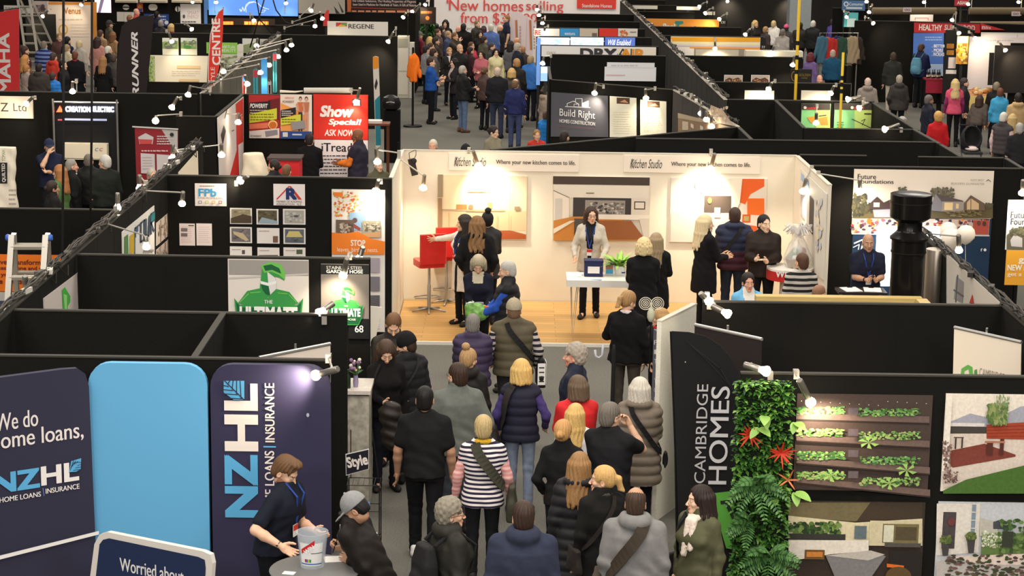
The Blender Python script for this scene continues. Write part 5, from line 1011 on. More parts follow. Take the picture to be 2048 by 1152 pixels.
    if hood or top in ('hoodie', 'longpuffer'):
        f.ell((0, ly(1.46) - .085, lz(1.455)),(.125, .075, .075), .03); f.ell((.075, ly(1.47) - .02, lz(1.47)),(.055, .085, .05), .03); f.ell((-.075, ly(1.47) - .02, lz(1.47)),(.055, .085, .05), .03)
        f.ell((0, ly(1.5) - .04, lz(1.54)),(.07, .065, .055), .02, 's')
    sl = []
    for (sgn, S, E, W, a, hp) in arms:
        k = (.92 if fem else 1.0) * b ** .3; u = (E - S); 
        if top == 'vest': f.cone(S, S + u * .05, .06 * k, .058 * k, .04); continue
        if bare: f.cone(S, S + u * .7, .057 * k, .06 * k, .05); continue
        if sleeves: f.cone(S, S + u * .35, .056 * k + e * .6, .056 * k + e * .5, .04); continue
        f.cone(S, E, .052 * k + e * .7, .046 * k + e * .7, .05); f.cone(E, E + (W - E) * .93, .047 * k + e * .7, .034 * k + e * .55, .02)
    if 1.0:
        f.put(lambda x, y, z: (hem - z) + x * 0 + y * 0,(-.23 * b, -.3, hem - .2),(.23 * b, .3, hem),0, 'i', .0) if False else None
    if top in ('puffer', 'longpuffer') or (top == 'vest'):
        am = .0075 if top != 'vest' else .006
        f.ripple(lambda x, y, z: am * (1 - 2 * np.abs(np.sin(z * 31 + y * 1.2))) * np.ones_like(x + y))
    else:
        f.ripple(lambda x, y, z: .0045 * np.sin(z * 48 + 22 * x + 3 * np.sin(y * 16 + 2)) * np.exp(-((z - 1.06) / .15) ** 2) + .003 * np.sin(38 * x + 26 * z + 4 * np.sin(11 * y)) * np.sin(17 * y + 9 * z))
    if top in ('tshirt', 'polo', 'sweater', 'cardigan', 'blazer', 'hoodie') and not hood: pass
    V, F = f.mesh()
    if stripe: tm = bands_mat(*stripe)
    else: tm = mat(col, .9 if top not in ('puffer', 'longpuffer', 'jacket', 'vest') else .6, var=.08, scale=22, spec=.15 if top not in ('puffer', 'longpuffer') else .3, bump=.12)
    nm = dict(tshirt='t_shirt', polo='polo_shirt', longpuffer='puffer_coat', puffer='puffer_jacket').get(top, top); mats = [tm]; mi = None
    if under:                                              # the front opening shows what is worn below
        c = V[F].mean(1); wv = .03 + .05 * np.clip((c[:, 2] - 1.0) / .45,0,1)
        mi = ((np.abs(c[:, 0]) < wv) & (c[:, 1] > .02 + ly(1.2)) & (c[:, 2] > (under[3] if len(under) > 3 else hem)) & (np.abs(c[:, 1]) < .35)).astype(int); mats.append(mat(under[:3], .9))
    np_obj(nm, V * s, F, mats, root, mi)
    if sleeves or top == 'vest':
        f = Field((-.7,-.4, .72),(.7, .66 + max(0, lean),1.55), res)
        for (sgn, S, E, W, a, hp) in arms:
            k = (.92 if fem else 1.0) * b ** .3; f.cone(S, E, .06 * k, .054 * k, .03); f.cone(E, E + (W - E) * .93, .054 * k, .042 * k, .02)
        f.ripple(lambda x, y, z: .003 * np.sin(z * 70 + 20 * x + 15 * y))
        V, F = f.mesh(); np_obj('sleeves', V * s, F, [bands_mat(*sleeves) if isinstance(sleeves[0], tuple) else mat(sleeves or col, .9, var=.12, scale=26)], root)
    if scarf:
        f = Field((-.2,-.18,1.02),(.2, .3 + max(0, lean),1.62), res)
        for k_ in range(14):
            t = k_ * 2 * math.pi / 14; t2 = t + 2 * math.pi / 14
            f.cone((.078 * math.cos(t), ly(1.46) + .07 * math.sin(t), lz(1.46) - .012 * math.sin(t)),(.078 * math.cos(t2), ly(1.46) + .07 * math.sin(t2), lz(1.46) - .012 * math.sin(t2)), .027, .027, .01)
        if len(scarf) > 3: f.cone((.03, ly(1.42) + .1, lz(1.42)),(.035, ly(1.12) + .155, lz(1.12)), .034, .03, .02); f.cone((-.025, ly(1.42) + .1, lz(1.42)),(-.035, ly(1.18) + .15, lz(1.18)), .032, .028, .02)
        f.ripple(lambda x, y, z: .004 * np.sin(z * 140 + 30 * np.arctan2(x, y)))
        V, F = f.mesh(); np_obj('scarf', V * s, F, [mat(scarf[:3], .95, var=.12, scale=60)], root)
    if lanyard:
        q = MB(); fy = lambda z: ly(z) + .125 * b + e + (.03 if fem and z < 1.33 else 0)
        q.tube([(-.075, ly(1.46) + .02,1.47),(-.06, fy(1.36) - .01,1.36),(0, fy(1.1) + .012,1.12)], .008 * s, 0,6); q.tube([(.075, ly(1.46) + .02,1.47),(.06, fy(1.36) - .01,1.36),(0, fy(1.1) + .012,1.12)], .008 * s, 0,6)
        q.v = [tuple(c * s for c in p_) for p_ in q.v]; lan = q.build('lanyard', [mat((40,70,150), .7)], root, world=False)
        q = MB(); q.box((0,(fy(1.05) + .018) * s, 1.05 * s),(.075 * s, .006, .1 * s),0); q.box((0,(fy(1.05) + .018) * s + .004,1.075 * s),(.075 * s, .003, .045 * s),1)
        q.build('badge', [mat((232,232,228), .5), mat((206,60,54), .5)], lan, world=False)
    if watch:
        for (sgn, S, E, W, a, hp) in arms:
            if (watch == 'L') == (sgn < 0):
                q = MB(); d = (W - E) / np.linalg.norm(W - E); q.lathe([(-.012, .031),(.012, .03)], tuple((W - d * .03) * s), tuple(d),0,16); q.build('watch', [mat((18,18,20), .4)], root, True, 40, world=False)
    root['_w'] = 0; del root['_w']
    PEOPLE.append((root, s, arms, RZ, base, ly, lz, b, e))
    return root
PEOPLE = []
def at_local(i, v):                                       # a point given in a person's own frame
    root, s, arms, RZ, base = PEOPLE[i][:5]; return np.array(base) + RZ @ (np.asarray(v, float) * s)
def wrist(i, side='R', d=.08):
    root, s, arms, RZ, base = PEOPLE[i][:5]; q = arms[0 if side == 'R' else 1]; W, E = q[3], q[2]; return np.array(base) + RZ @ ((W + (W - E) / np.linalg.norm(W - E) * d) * s)
# ================================================================ furniture, plants and stock on the stands
def xyz(v): return tuple(map(float, v))
def prop(name, lb, cat, loc, parts, group=None):
    """A thing from a list of (part name, MB, material(s), smooth angle)."""
    r = thing(name, lb, cat, loc, group)
    for p in parts: p[1].build(p[0], p[2], r, len(p) > 3, p[3] if len(p) > 3 else None)
    return r
rnd = random.Random(11)
# ---- plant wall
c0, c1 = P(1476,760,17.45), P(1583,760,17.45); cx, wd, top = (c0[0] + c1[0]) / 2, c1[0] - c0[0], c0[2] - .02
r = thing('plant_wall', 'tall upright plant wall of glossy leaves, ferns and red flowers beside the feather flag', 'plant wall', (cx, 17.45,0))
m = MB(); m.box((cx, 17.47, top / 2),(wd - .02, .14, top)); m.build('backing', [mat((22,30,18), .9)], r)
m = MB()
for k in range(2600):
    x, z = cx + rnd.uniform(-.5, .5) * wd, rnd.uniform(0, top); y = 17.40; e = rnd.random()
    if e < .12: x = cx + rnd.choice((-.5, .5)) * wd; y = rnd.uniform(17.40,17.53)
    if e > .97: z = top; y = rnd.uniform(17.4,17.53)
    m.leaf((x, y, z),(rnd.uniform(-1,1),-rnd.uniform(.5,1.1), rnd.uniform(-.5, .9)),(0,-.2,1), rnd.uniform(.035, .075), rnd.uniform(.012, .022), rnd.choice((0,0,1,1,2,3)), .3,2)
o = m.build('foliage', [mat((58,104,40), .4), mat((86,138,54), .4), mat((36,76,30), .45), mat((128,170,78), .4)], r, True); o['kind'] = 'stuff'
def fern(px, py, L, n, lo=-1., hi=1.):
    c = P(px, py, 17.36); m = MB()
    for k in range(n):
        a = math.pi * (lo + (hi - lo) * k / n) + rnd.uniform(-.2, .2); d = Vector((math.sin(a),-.5, .2 + .55 * math.cos(a))); d.normalize(); e = rnd.uniform(.8,1.15); pts = []
        for i in range(13):
            t = i / 12; pts.append(Vector(c) + d * L * e * t - Vector((0,0,1)) * L * .42 * t * t)
        m.tube(pts, .003,0,4)
        for i in range(1,13):
            tt = (pts[i] - pts[i - 1]).normalized(); sd = tt.cross(Vector((0,-.5, .8))).normalized(); w_ = .06 * math.sin(math.pi * (i / 13) ** .7) + .012
            for q in (-1,1): m.leaf(pts[i], sd * q + tt * .5,(0,-.4,1), w_, .013,1 if i % 3 else 0, .1,2)
    m.build('fern', [mat((52,90,46), .45), mat((84,126,66), .45)], r, True)
fern(1512,968, .3,10); fern(1537,1112, .34,11); fern(1500,1040, .24,7,-.9, .2)
for (x, y, L) in ((1530,832, .17),(1518,856, .16),(1590,845, .15),(1590,985, .17),(1550,998, .12)):
    m = MB(); c = P(x, y, 17.33); m.leaf(c, (rnd.uniform(-.4, .6),-.6, .1),(0,-.5,1), L, L * .28,0, .4,6); m.leaf(c, (rnd.uniform(-1, .2),-.6,-.2),(0,-.5,1), L * .8, L * .24,0, .4,6); m.build('broad_leaf', [mat((142,182,92), .4)], r, True)
for (x, y, n) in ((1500,870,12),(1562,906,15),(1576,960,5)):
    m = MB(); c = P(x, y, 17.34)
    for k in range(n):
        a = 2 * math.pi * k / n + rnd.uniform(-.2, .2); m.leaf(c, (math.cos(a),-.6, math.sin(a) * .8 + .2),(0,-1, .4), rnd.uniform(.09, .16), .008,0, .15,3)
    m.build('red_flower', [mat((206,52,30) if n > 5 else (214,120,70), .5)], r, True)
# ---- counter with the prize bucket
tz = 1.03; tc = G(630,1138, tz)
m = MB(); m.lathe([(tz - .03, .37),(tz - .005, .38),(tz, .375)],(tc[0], tc[1],0), n=40)
m2 = MB(); m2.lathe([(.02, .24),(.04, .22),(.06, .05),(tz - .03, .05)],(tc[0], tc[1],0)); m2.lathe([(0, .26),(.02, .25)],(tc[0], tc[1],0))
prop('bar_table', 'round dark grey counter between the man in navy polo and the writer', 'table', (tc[0], tc[1],0),[('tabletop', m, [mat((112,112,110), .35)],40),('pedestal', m2,[mat((90,90,92), .4, .6)],40)])
b = G(625,1131, tz)
m = MB(); m.lathe([(.004, .098),(.0, .1),(.29, .128),(.298, .134),(.298, .126),(.01, .094)], b, n=32, cap=False); m.lathe([(.002, .0005),(.004, .098)], b, n=32, cap=False)
r = prop('bucket', 'clear plastic bucket with WIN label on the round counter', 'bucket', b, [('shell', m, [mat((222,228,234), .12, alpha=.3)],40)])
m = MB(); n = 14
for k in range(n):
    a0, a1 = -2.45 + 1.75 * k / n, -2.45 + 1.75 * (k + 1) / n; q = lambda a, z: (b[0] + (.1012 + .1 * z) * math.cos(a), b[1] + (.1012 + .1 * z) * math.sin(a), b[2] + z)
    m.add([q(a0, .03), q(a1, .03), q(a1, .23), q(a0, .23)],[(0,1,2,3)],0)
    q = lambda a, z: (b[0] + (.103 + .1 * z) * math.cos(a), b[1] + (.103 + .1 * z) * math.sin(a), b[2] + z)
    if 1 <= k < 9: m.add([q(a0, .12 + k * .011), q(a1, .131 + k * .011), q(a1, .171 + k * .011), q(a0, .16 + k * .011)],[(0,1,2,3)],1)
    m.add([q(a0, .042), q(a1, .042), q(a1, .052), q(a0, .052)],[(0,1,2,3)],2)
    if k > 6: m.add([q(a0, .14), q(a1, .14), q(a1, .146), q(a0, .146)],[(0,1,2,3)],3)
    if 2 < k < 7: m.add([q(a0, .062), q(a1, .062), q(a1, .09), q(a0, .09)],[(0,1,2,3)],(2,4,5,1)[k % 4])
m.build('label_wrap', [mat((240,238,236), .6), mat((206,40,44), .6), mat((60,110,186), .6), mat((60,60,80), .6), mat((206,190,60), .6), mat((60,150,80), .6)], r)
a = Art(Y=b[1] - .122); v = P(614,1105, b[1] - .122); a.txt('WIN', 607,1095,629,1104,(244,240,240), .03, rot=34); a.done('lettering', '', '', parent=r.children[-1])
j = G(694,1092, tz)
m = MB(); m.lathe([(.0, .07),(.01, .085),(.1, .088),(.14, .07),(.155, .055)], j, n=24); m2 = MB(); m2.lathe([(.155, .062),(.19, .062),(.2, .03),(.225, .02),(.23, .001)], j, n=24); m3 = MB()
for k in range(70):
    a, q, h_ = rnd.uniform(0,6.28), .072 * math.sqrt(rnd.random()), rnd.uniform(.012, .095); m3.ball((j[0] + q * math.cos(a), j[1] + q * math.sin(a), j[2] + h_),(.012, .009, .009), rnd.randrange(5),6)
r = prop('sweet_jar', 'glass jar of wrapped sweets beside the writing hand', 'jar', j, [('glass', m, [mat((226,232,234), .08, alpha=.22)],40),('lid', m2,[mat((236,236,234), .3)],40),('sweets', m3,[mat((206,50,50), .4), mat((226,180,50), .4), mat((70,150,80), .4), mat((226,120,60), .4), mat((240,236,230), .4)],60)]); r.children[2]['kind'] = 'stuff'
for (x, y, w_, d_, rz, lb) in ((672,1118, .2, .15, .2, 'white entry form under the writer\'s hand'),(578,1146, .1, .07,-.2, 'small white card on the counter edge')):
    g = G(x, y, tz + .002); m = MB(); m.box((g[0], g[1], g[2]),(w_, d_, .003),0, rz); tag(m.build('paper', [mat((240,236,232), .7)]), lb, 'paper')
# magazine rack behind the writer
g = np.array([P(728,980,18.25)[0],18.25,0.]); r = thing('magazine_rack', 'black wire magazine rack with a tilted name plate', 'rack', g)
m = MB(); W_, D_ = .3, .24
for sx in (-1,1):
    for sy in (-1,1): m.tube([(g[0] + sx * W_ / 2, g[1] + sy * D_ / 2,0),(g[0] + sx * W_ / 2, g[1] + sy * D_ / 2,1.15)], .006,0,6)
for z in (.3, .6, .9,1.15):
    m.tube([(g[0] - W_ / 2, g[1] - D_ / 2, z),(g[0] + W_ / 2, g[1] - D_ / 2, z),(g[0] + W_ / 2, g[1] + D_ / 2, z),(g[0] - W_ / 2, g[1] + D_ / 2, z),(g[0] - W_ / 2, g[1] - D_ / 2, z)], .004,0,6)
    for k in range(1,6): m.tube([(g[0] - W_ / 2 + k * .05, g[1] - D_ / 2, z),(g[0] - W_ / 2 + k * .05, g[1] + D_ / 2, z)], .0025,0,4)
for sx in (-1,1): m.tube([(g[0] + sx * .13, g[1] + .1,1.15),(g[0] + sx * .1 - .03, g[1] + .1,1.62)], .005,0,6)
m.build('wire_frame', [DARK()], r)
a = Art(Y=18.33); a.pboard([(691,908),(738,897),(738,938),(692,951)],(226,222,218), .006); a.pboard([(693,909),(737,899),(737,937),(693,949)],(30,27,36), .009); a.k = 3; a.txt('Style', 694,910,736,938,(236,226,218), .04, rot=12); a.done('name_plate', '', '', parent=r)
for (z, c, lb, dx) in ((.61,(232,232,236), 'white magazine on the wire rack', .02),(.91,(60,90,160), 'blue magazine on the upper tray of the wire rack', -.05),(.31,(150,120,100), 'brown magazine low in the wire rack', .01)):
    m = MB(); m.box((g[0] + dx, g[1], z + .01),(.21, .2, .012),0, .1); m.box((g[0] + dx + .02, g[1], z + .0165),(.1, .06, .002),1, .5); tag(m.build('magazine', [mat(c, .4), mat((206,60,60) if z < .7 else (226,226,230), .4)]), lb, 'magazine')
# ---- numbered hose counter with flowers
cc = P(716,775,21.25)
m = MB(); m.box((cc[0],21.3, cc[2] / 2 - .02),(.26, .5, cc[2] - .04),0); m2 = MB(); m2.box((cc[0],21.3, cc[2]),(.3, .56, .04))
prop('display_counter', 'mottled pale grey counter under the numbered sign', 'counter', (cc[0],21.3,0),[('body', m, [mat((170,164,150), .6, var=.3, scale=14, bump=.5)]),('countertop', m2,[mat((206,196,186), .5, var=.08)])])
v = (cc[0] - .02,21.2, cc[2] + .02); m = MB(); m.lathe([(0, .025),(.06, .03),(.13, .022)], v); m2 = MB(); m3 = MB()
for k in range(14):
    a = rnd.uniform(0,6.28); t = (v[0] + .05 * math.cos(a), v[1] + .05 * math.sin(a), v[2] + rnd.uniform(.19, .29)); m2.tube([(v[0], v[1], v[2] + .1), t], .004,0,4); m2.leaf((v[0], v[1], v[2] + .12),(math.cos(a), math.sin(a),1.2),(0,0,1), .1, .012,0); m3.ball(t, rnd.uniform(.012, .024), rnd.randrange(3),8)
prop('flower_vase', 'small bunch of orange and white flowers on the pale grey counter', 'flowers', v, [('vase', m, [mat((150,140,170), .3)],40),('stems', m2,[mat((70,110,60), .6)],60),('blossoms', m3,[mat((232,140,50), .6), mat((236,230,210), .6), mat((150,110,150), .6)],60)])
m = MB(); q = (cc[0] - .1,21.15, cc[2] + .02); m.lathe([(0, .03),(.12, .03),(.16, .012),(.2, .012)], q); tag(m.build('bottle', [mat((30,50,32), .3)], None, True, 40), 'dark green bottle at the edge of the pale grey counter', 'bottle')
t0 = P(752,700,24.2); m = MB(); z0, z1 = P(752,692,24.2)[2], P(752,614,24.2)[2]; m.prism([(-.03,-.012),(.03,-.012),(.03, .012),(-.03, .012)], z0 - .15, z0,0, None, (t0[0] - .04,24.2,0)); m.add([(t0[0] - .1 + .0,24.19, z0),(t0[0] - .02,24.19, z0),(t0[0] + .07,24.19, z1),(t0[0] - .08,24.19, z1 + .01),(t0[0] - .1,24.21, z0),(t0[0] - .02,24.21, z0),(t0[0] + .07,24.21, z1),(t0[0] - .08,24.21, z1 + .01)],[(0,1,2,3),(7,6,5,4),(0,4,5,1),(1,5,6,2),(2,6,7,3),(3,7,4,0)])
m2 = MB(); m2.tube([(t0[0] - .06,24.2, .02),(t0[0] - .06,24.2, z0)], .015); m2.lathe([(0, .16),(.02, .15),(.03, .02)],(t0[0] - .06,24.2,0))
prop('totem_sign', 'white tapered totem on a thin grey pole beyond the numbered sign', 'sign', (t0[0],24.2,0),[('panel', m, [mat((240,232,216), .5)]),('pole', m2,[METAL()])])
# ---- kitchen booth: bar stools, white table and what stands on it
def stool(lb, px, py, rz):
    g = G(px, py, .04); r = thing('bar_stool', lb, 'stool', g, 'red bar stools in the kitchen booth'); R = Matrix.Rotation(rz, 3, 'Z'); red = mat((206,44,40), .4, coat=.2)
    Tr = lambda mb: setattr(mb, 'v', [xyz(R @ Vector(p) + Vector(g)) for p in mb.v]) or mb
    m = MB(); m.rbox((0,0, .76),(.42, .4, .1), .06); Tr(m).build('seat', [red], r, True, 50)
    m = MB(); m.rbox((0, .185,1.0),(.42, .07, .46), .03); Tr(m).build('backrest', [red], r, True, 50)
    m = MB(); m.tube([(0,0, .04),(0,0, .4),(0,0, .42),(0,0, .7)],[.03, .03, .022, .022],0,12); Tr(m).build('post', [METAL()], r, True, 50)
    m = MB(); m.tube([(-.2,-.06, .2),(-.18,-.18, .2),(0,-.23, .2),(.18,-.18, .2),(.2,-.06, .2),(0,0, .2),(-.2,-.06, .2)], .011,0,8); Tr(m).build('footrest', [METAL()], r, True)
    for k in range(5):
        a = k * 2 * math.pi / 5; m = MB(); m.tube([(0,0, .05),(.16 * math.cos(a), .16 * math.sin(a), .03),(.27 * math.cos(a), .27 * math.sin(a), .012)],[.022, .016, .011],0,8); Tr(m).build('leg', [METAL()], r, True)
    m = MB(); m.tube([(.0,0, .68),(-.2,-.1, .66)], .008,0,6); Tr(m).build('lever', [METAL()], r)
stool('red bar stool in front, beside the woman in white cardigan', 858,622, math.pi + .35); stool('red bar stool partly hidden behind the front stool', 893,606, math.pi + .2)
c0, c1 = G(1133,556, .94), G(1282,560, .94); tcx, tcy = (c0[0] + c1[0]) / 2, c0[1] + .1; L = c1[0] - c0[0]
r = thing('table', 'white table on thin hairpin legs in the kitchen booth', 'table', (tcx, tcy, .04))
m = MB(); m.rbox((tcx, tcy, .9),(L, .62, .1), .02); m.build('tabletop', [mat((240,234,224), .4)], r)
for sx in (-1,1):
    for sy in (-1,1):
        m = MB(); q = (tcx + sx * (L / 2 - .12), tcy + sy * .22); m.tube([(q[0] - .05, q[1], .85),(q[0] + sx * .02, q[1] + sy * .03, .05),(q[0] + .05, q[1], .85)], .009,0,6); m.build('leg', [mat((214,206,196), .4, .6)], r)
def on_table(px, py): g = G(px, py, .952); return g
b = on_table(1187,553); m = MB(); m.box((b[0], b[1] + .08, b[2] + .11),(.27, .2, .21)); m2 = MB(); m2.box((b[0], b[1] - .022, b[2] + .1),(.17, .004, .1)); m3 = MB(); m3.box((b[0], b[1] + .08, b[2] + .22),(.28, .21, .03))
prop('ballot_box', 'navy box with white label on the white table', 'box', b, [('body', m, [mat((38,44,84), .6)]),('label_card', m2,[mat((236,230,224), .6)]),('lid', m3,[mat((32,38,76), .6)])])
for (x, y, w_, d_, lb, c) in ((1150,552, .2, .24, 'white papers at the corner of the white table', (240,236,230)),(1192,560, .15, .1, 'pale blue leaflet in front of the navy box', (190,206,230))):
    g = on_table(x, y); m = MB(); m.box((g[0], g[1] + .05, g[2] + .002),(w_, d_, .006),0, .1); m.box((g[0] + .02, g[1] + .03, g[2] + .007),(w_ * .8, d_ * .8, .004),0,-.15); tag(m.build('papers', [mat(c, .7)]), lb, 'paper')
g = on_table(1238,549); m = MB(); m.lathe([(0, .06),(.13, .08),(.135, .072),(.12, .07)], g, n=20); m2 = MB()
for k in range(60):
    a = rnd.uniform(0,6.28); m2.leaf((g[0] + .03 * math.cos(a), g[1] + .03 * math.sin(a), g[2] + .12),(math.cos(a), math.sin(a), rnd.uniform(.5,2.2)),(0,0,1), rnd.uniform(.14, .3), rnd.uniform(.018, .03), rnd.randrange(2), .5,4)
prop('potted_plant', 'leafy green plant in white pot on the white table', 'plant', g, [('pot', m, [mat((240,236,228), .4)],40),('leaves', m2,[mat((122,180,60), .5), mat((160,206,90), .5)],60)])
g = on_table(1219,550); m = MB(); m.box((g[0], g[1] + .02, g[2] + .09),(.12, .02, .18)); m2 = MB(); m2.box((g[0], g[1] + .005, g[2] + .05),(.1, .003, .06)); m3 = MB(); m3.box((g[0], g[1] + .005, g[2] + .12),(.1, .003, .07))
prop('brochure_holder', 'small upright brochure with blue foot beside the potted plant', 'brochure', g, [('holder', m, [mat((220,224,228), .3)]),('blue_strip', m2,[mat((80,170,214), .5)]),('photo_strip', m3,[mat((170,120,100), .5, var=.4, scale=40)])])
g = on_table(1246,550); m = MB(); m.lathe([(0, .03),(.12, .035)], g, n=16); m.lathe([(.03, .0335),(.05, .034)], g, mi=1, n=16, cap=False); tag(m.build('cup', [mat((236,236,236), .4), mat((40,60,120), .4)], None, True, 40), 'white cup with dark band at the end of the white table', 'cup')
# WIN table with the gift basket
g = G(1580,534,1.06); zt = 1.06; r = thing('round_table', 'round white table with red WIN band in the kitchen corner', 'table', (g[0], g[1], .04))
m = MB(); m.lathe([(zt - .03, .34),(zt, .34)],(g[0], g[1],0), n=36); m.build('tabletop', [mat((240,234,224), .4)], r, True, 40)
m = MB(); m.lathe([(.04, .17),(zt - .03, .13)],(g[0], g[1],0), n=24); m.build('pedestal', [mat((206,198,186), .5)], r, True, 40)
m = MB(); m.lathe([(zt - .17, .342),(zt - .03, .346)],(g[0], g[1],0), n=48, cap=False); sk_ = m.build('skirt_band', [mat((196,44,46), .5)], r, True)
a = Art(Y=g[1] - .352); a.txt('WIN', 1551,541,1586,555,(240,232,226), .03); a.done('lettering', '', '', parent=sk_)
gb = (g[0] + .1, g[1], zt); m = MB(); m.lathe([(0, .16),(.14, .21),(.36, .12),(.45, .05),(.49, .07),(.58, .16),(.62, .2)], gb, n=20, cap=False); 
m.v = [(x + rnd.uniform(-.02, .02), y + rnd.uniform(-.02, .02), z + rnd.uniform(-.02, .02)) for x, y, z in m.v]
m2 = MB()
for k in range(26):
    a = rnd.uniform(0,6.28); e = rnd.uniform(.08, .2); c_ = (gb[0], gb[1], gb[2] + .46); pts = [c_, (c_[0] + e * math.cos(a) * .7, c_[1] + e * math.sin(a) * .7, c_[2] + e * .9),(c_[0] + e * math.cos(a) * 1.3, c_[1] + e * math.sin(a) * 1.3, c_[2] + e * .3)]; m2.tube(pts, .012,0,4)
m3 = MB()
for k in range(16): m3.ball((gb[0] + rnd.uniform(-.12, .12), gb[1] + rnd.uniform(-.1, .1), gb[2] + rnd.uniform(.06, .3)),(.05, .04, .07), rnd.randrange(4),8)
m4 = MB(); m4.lathe([(0, .13),(.14, .18)], gb, n=20)
prop('gift_basket', 'gift basket wrapped in cellophane with silver ribbon on the round table', 'gift basket', gb, [('basket', m4,[mat((150,120,80), .8, var=.3, scale=60)],40),('contents', m3,[mat((206,190,170), .5), mat((180,60,60), .5), mat((236,232,226), .4), mat((130,150,110), .5)],60),('cellophane', m, [mat((244,242,238), .1, alpha=.35, spec=.8)],30),('ribbon', m2,[mat((236,232,230), .25, .4)],60)])
k0 = P(826,334,31.2); m = MB(); m.box(k0,(.1, .06, .26),0, M=Matrix.Rotation(-.25,3, 'Y')); m2 = MB(); m2.tube([xyz(P(820,322,31.2)), xyz(P(818,306,31.4)), xyz(P(830,300,31.6))], .006,0,5); m2.tube([xyz(P(826,322,31.2)), xyz(P(832,310,31.3)), xyz(P(832,300,31.6))], .006,0,5); m2.ball(P(828,322,31.15), .045,0,8)
prop('power_supply', 'black power supply dangling in the kitchen booth corner', 'power supply', k0,[('brick', m, [mat((40,36,34), .5)]),('cable', m2,[DARK()])])
# ---- stove stand on the right
def lathe_thing(name, lb, cat, px, Y, prof, c, part, rough=.3, metal=.3):
    x = P(px, 500, Y)[0]; m = MB(); pr = [(P(px, y, Y)[2], w_ / 2 / FPX * Y / 1.0) for y, w_ in prof]; pr = [(max(0, z), q) for z, q in pr]; m.lathe(pr[::-1],(x, Y, 0), n=36); return prop(name, lb, cat, (x, Y, 0),[(part, m, [mat(c, rough, metal)],35)])
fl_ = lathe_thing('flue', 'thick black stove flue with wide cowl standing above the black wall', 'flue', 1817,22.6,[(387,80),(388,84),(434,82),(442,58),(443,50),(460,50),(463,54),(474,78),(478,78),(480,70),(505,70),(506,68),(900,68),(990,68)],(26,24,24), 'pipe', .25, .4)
for y, w_ in ((404,85),(436,70),(503,72)):
    z = P(1817, y, 22.6)[2]; m = MB(); m.lathe([(z - .008, w_ / 2 / FPX * 22.6),(z + .008, w_ / 2 / FPX * 22.6)],(P(1817,500,22.6)[0],22.6,0), n=36, cap=False); m.build('seam_ring', [mat((40,36,34), .3, .4)], fl_.children[0], True)
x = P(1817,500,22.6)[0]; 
m = MB(); m.lathe([(P(1817,389,22.6)[2] + .001, .19),(P(1817,389,22.6)[2] + .002, .001)],(x, 22.6,0), n=30, cap=False); m.build('dark_opening_disc', [mat((10,9,9), .9)], fl_)  # flat near-black disc stands for the shaded hollow of the pipe
lathe_thing('flue', 'plain silver flue pipe behind the black flue', 'flue', 1873,23.6,[(498,41),(499,42),(600,42),(950,42)],(176,164,150), 'pipe', .35, .85)
for (x0, y0, rr, lb) in ((1903,478,23, 'white balloon, lowest and largest of the three'),(1897,462,19, 'white balloon behind the lowest balloon'),(1932,468,19, 'white balloon farthest to the right of the three')):
    Yb = {23: 29.3,19: 29.75}[rr] - (.85 if x0 > 1920 else 0); c = P(x0, y0, Yb); q = rr / FPX * Yb; m = MB(); m.lathe([(-q * 1.2, .001),(-q * 1.12, .02),(-q * .9, q * .5),(-q * .4, q * .92),(0, q),(q * .5, q * .87),(q * .85, q * .52),(q, .001)], c, n=24); m2 = MB(); m2.tube([(c[0], c[1], c[2] - q * 1.2),(c[0] + .05, c[1], c[2] * .5),(c[0], c[1] + .05, .0)], .003,0,4)
    prop('balloon', lb, 'balloon', c, [('bulb', m, [mat((240,228,212), .35)],60),('string', m2,[WHITE()])], 'white balloons at the house stand')
q0, q1 = P(1512,592,22.1), P(1846,592,22.1); L = q1[0] - q0[0]; zt = q0[2]
r = thing('timber_bench', 'long pale timber rail standing behind the black wall', 'bench', ((q0[0] + q1[0]) / 2,22.3,0))
m = MB(); m.box(((q0[0] + q1[0]) / 2,22.15, zt - .03),(L, .14, .06)); m.build('rail', [mat((206,176,110), .6, var=.15, scale=6, stretch=(.3,4,4))], r)
m = MB(); m.box((q1[0] - .02,21.6, zt - .03),(.12, .98, .06)); m.build('side_rail', [mat((214,186,124), .6, var=.15, scale=6)], r)
m = MB(); m.box(((q0[0] + q1[0]) / 2,22.2,(zt - .06) / 2),(L - .1, .04, zt - .06)); m.build('panel', [mat((112,74,46), .7, var=.15, scale=8)], r)
g = G(1722,580,1.0); r = thing('table', 'dark table with white clipboards in front of the shaven-headed man', 'table', (g[0], g[1],0)); m = MB(); m.box((g[0], g[1], .985),(.68, .36, .03)); m.build('tabletop', [mat((40,32,34), .4)], r)
for sx in (-1,1):
    m = MB(); m.tube([(g[0] + sx * .28, g[1],0),(g[0] + sx * .28, g[1], .97)], .02); m.build('leg', [METAL()], r)
for (dx, lb, rz) in ((-.14, 'clipboard at the near side of the dark table', .2),(.16, 'white sheet beside the clipboard on the dark table', -.1)):
    m = MB(); m.box((g[0] + dx, g[1],1.006),(.24, .3, .008),0, rz); m.box((g[0] + dx, g[1] + .12,1.014),(.07, .03, .01),1, rz); tag(m.build('clipboard', [mat((236,230,224), .6), DARK()]), lb, 'clipboard')
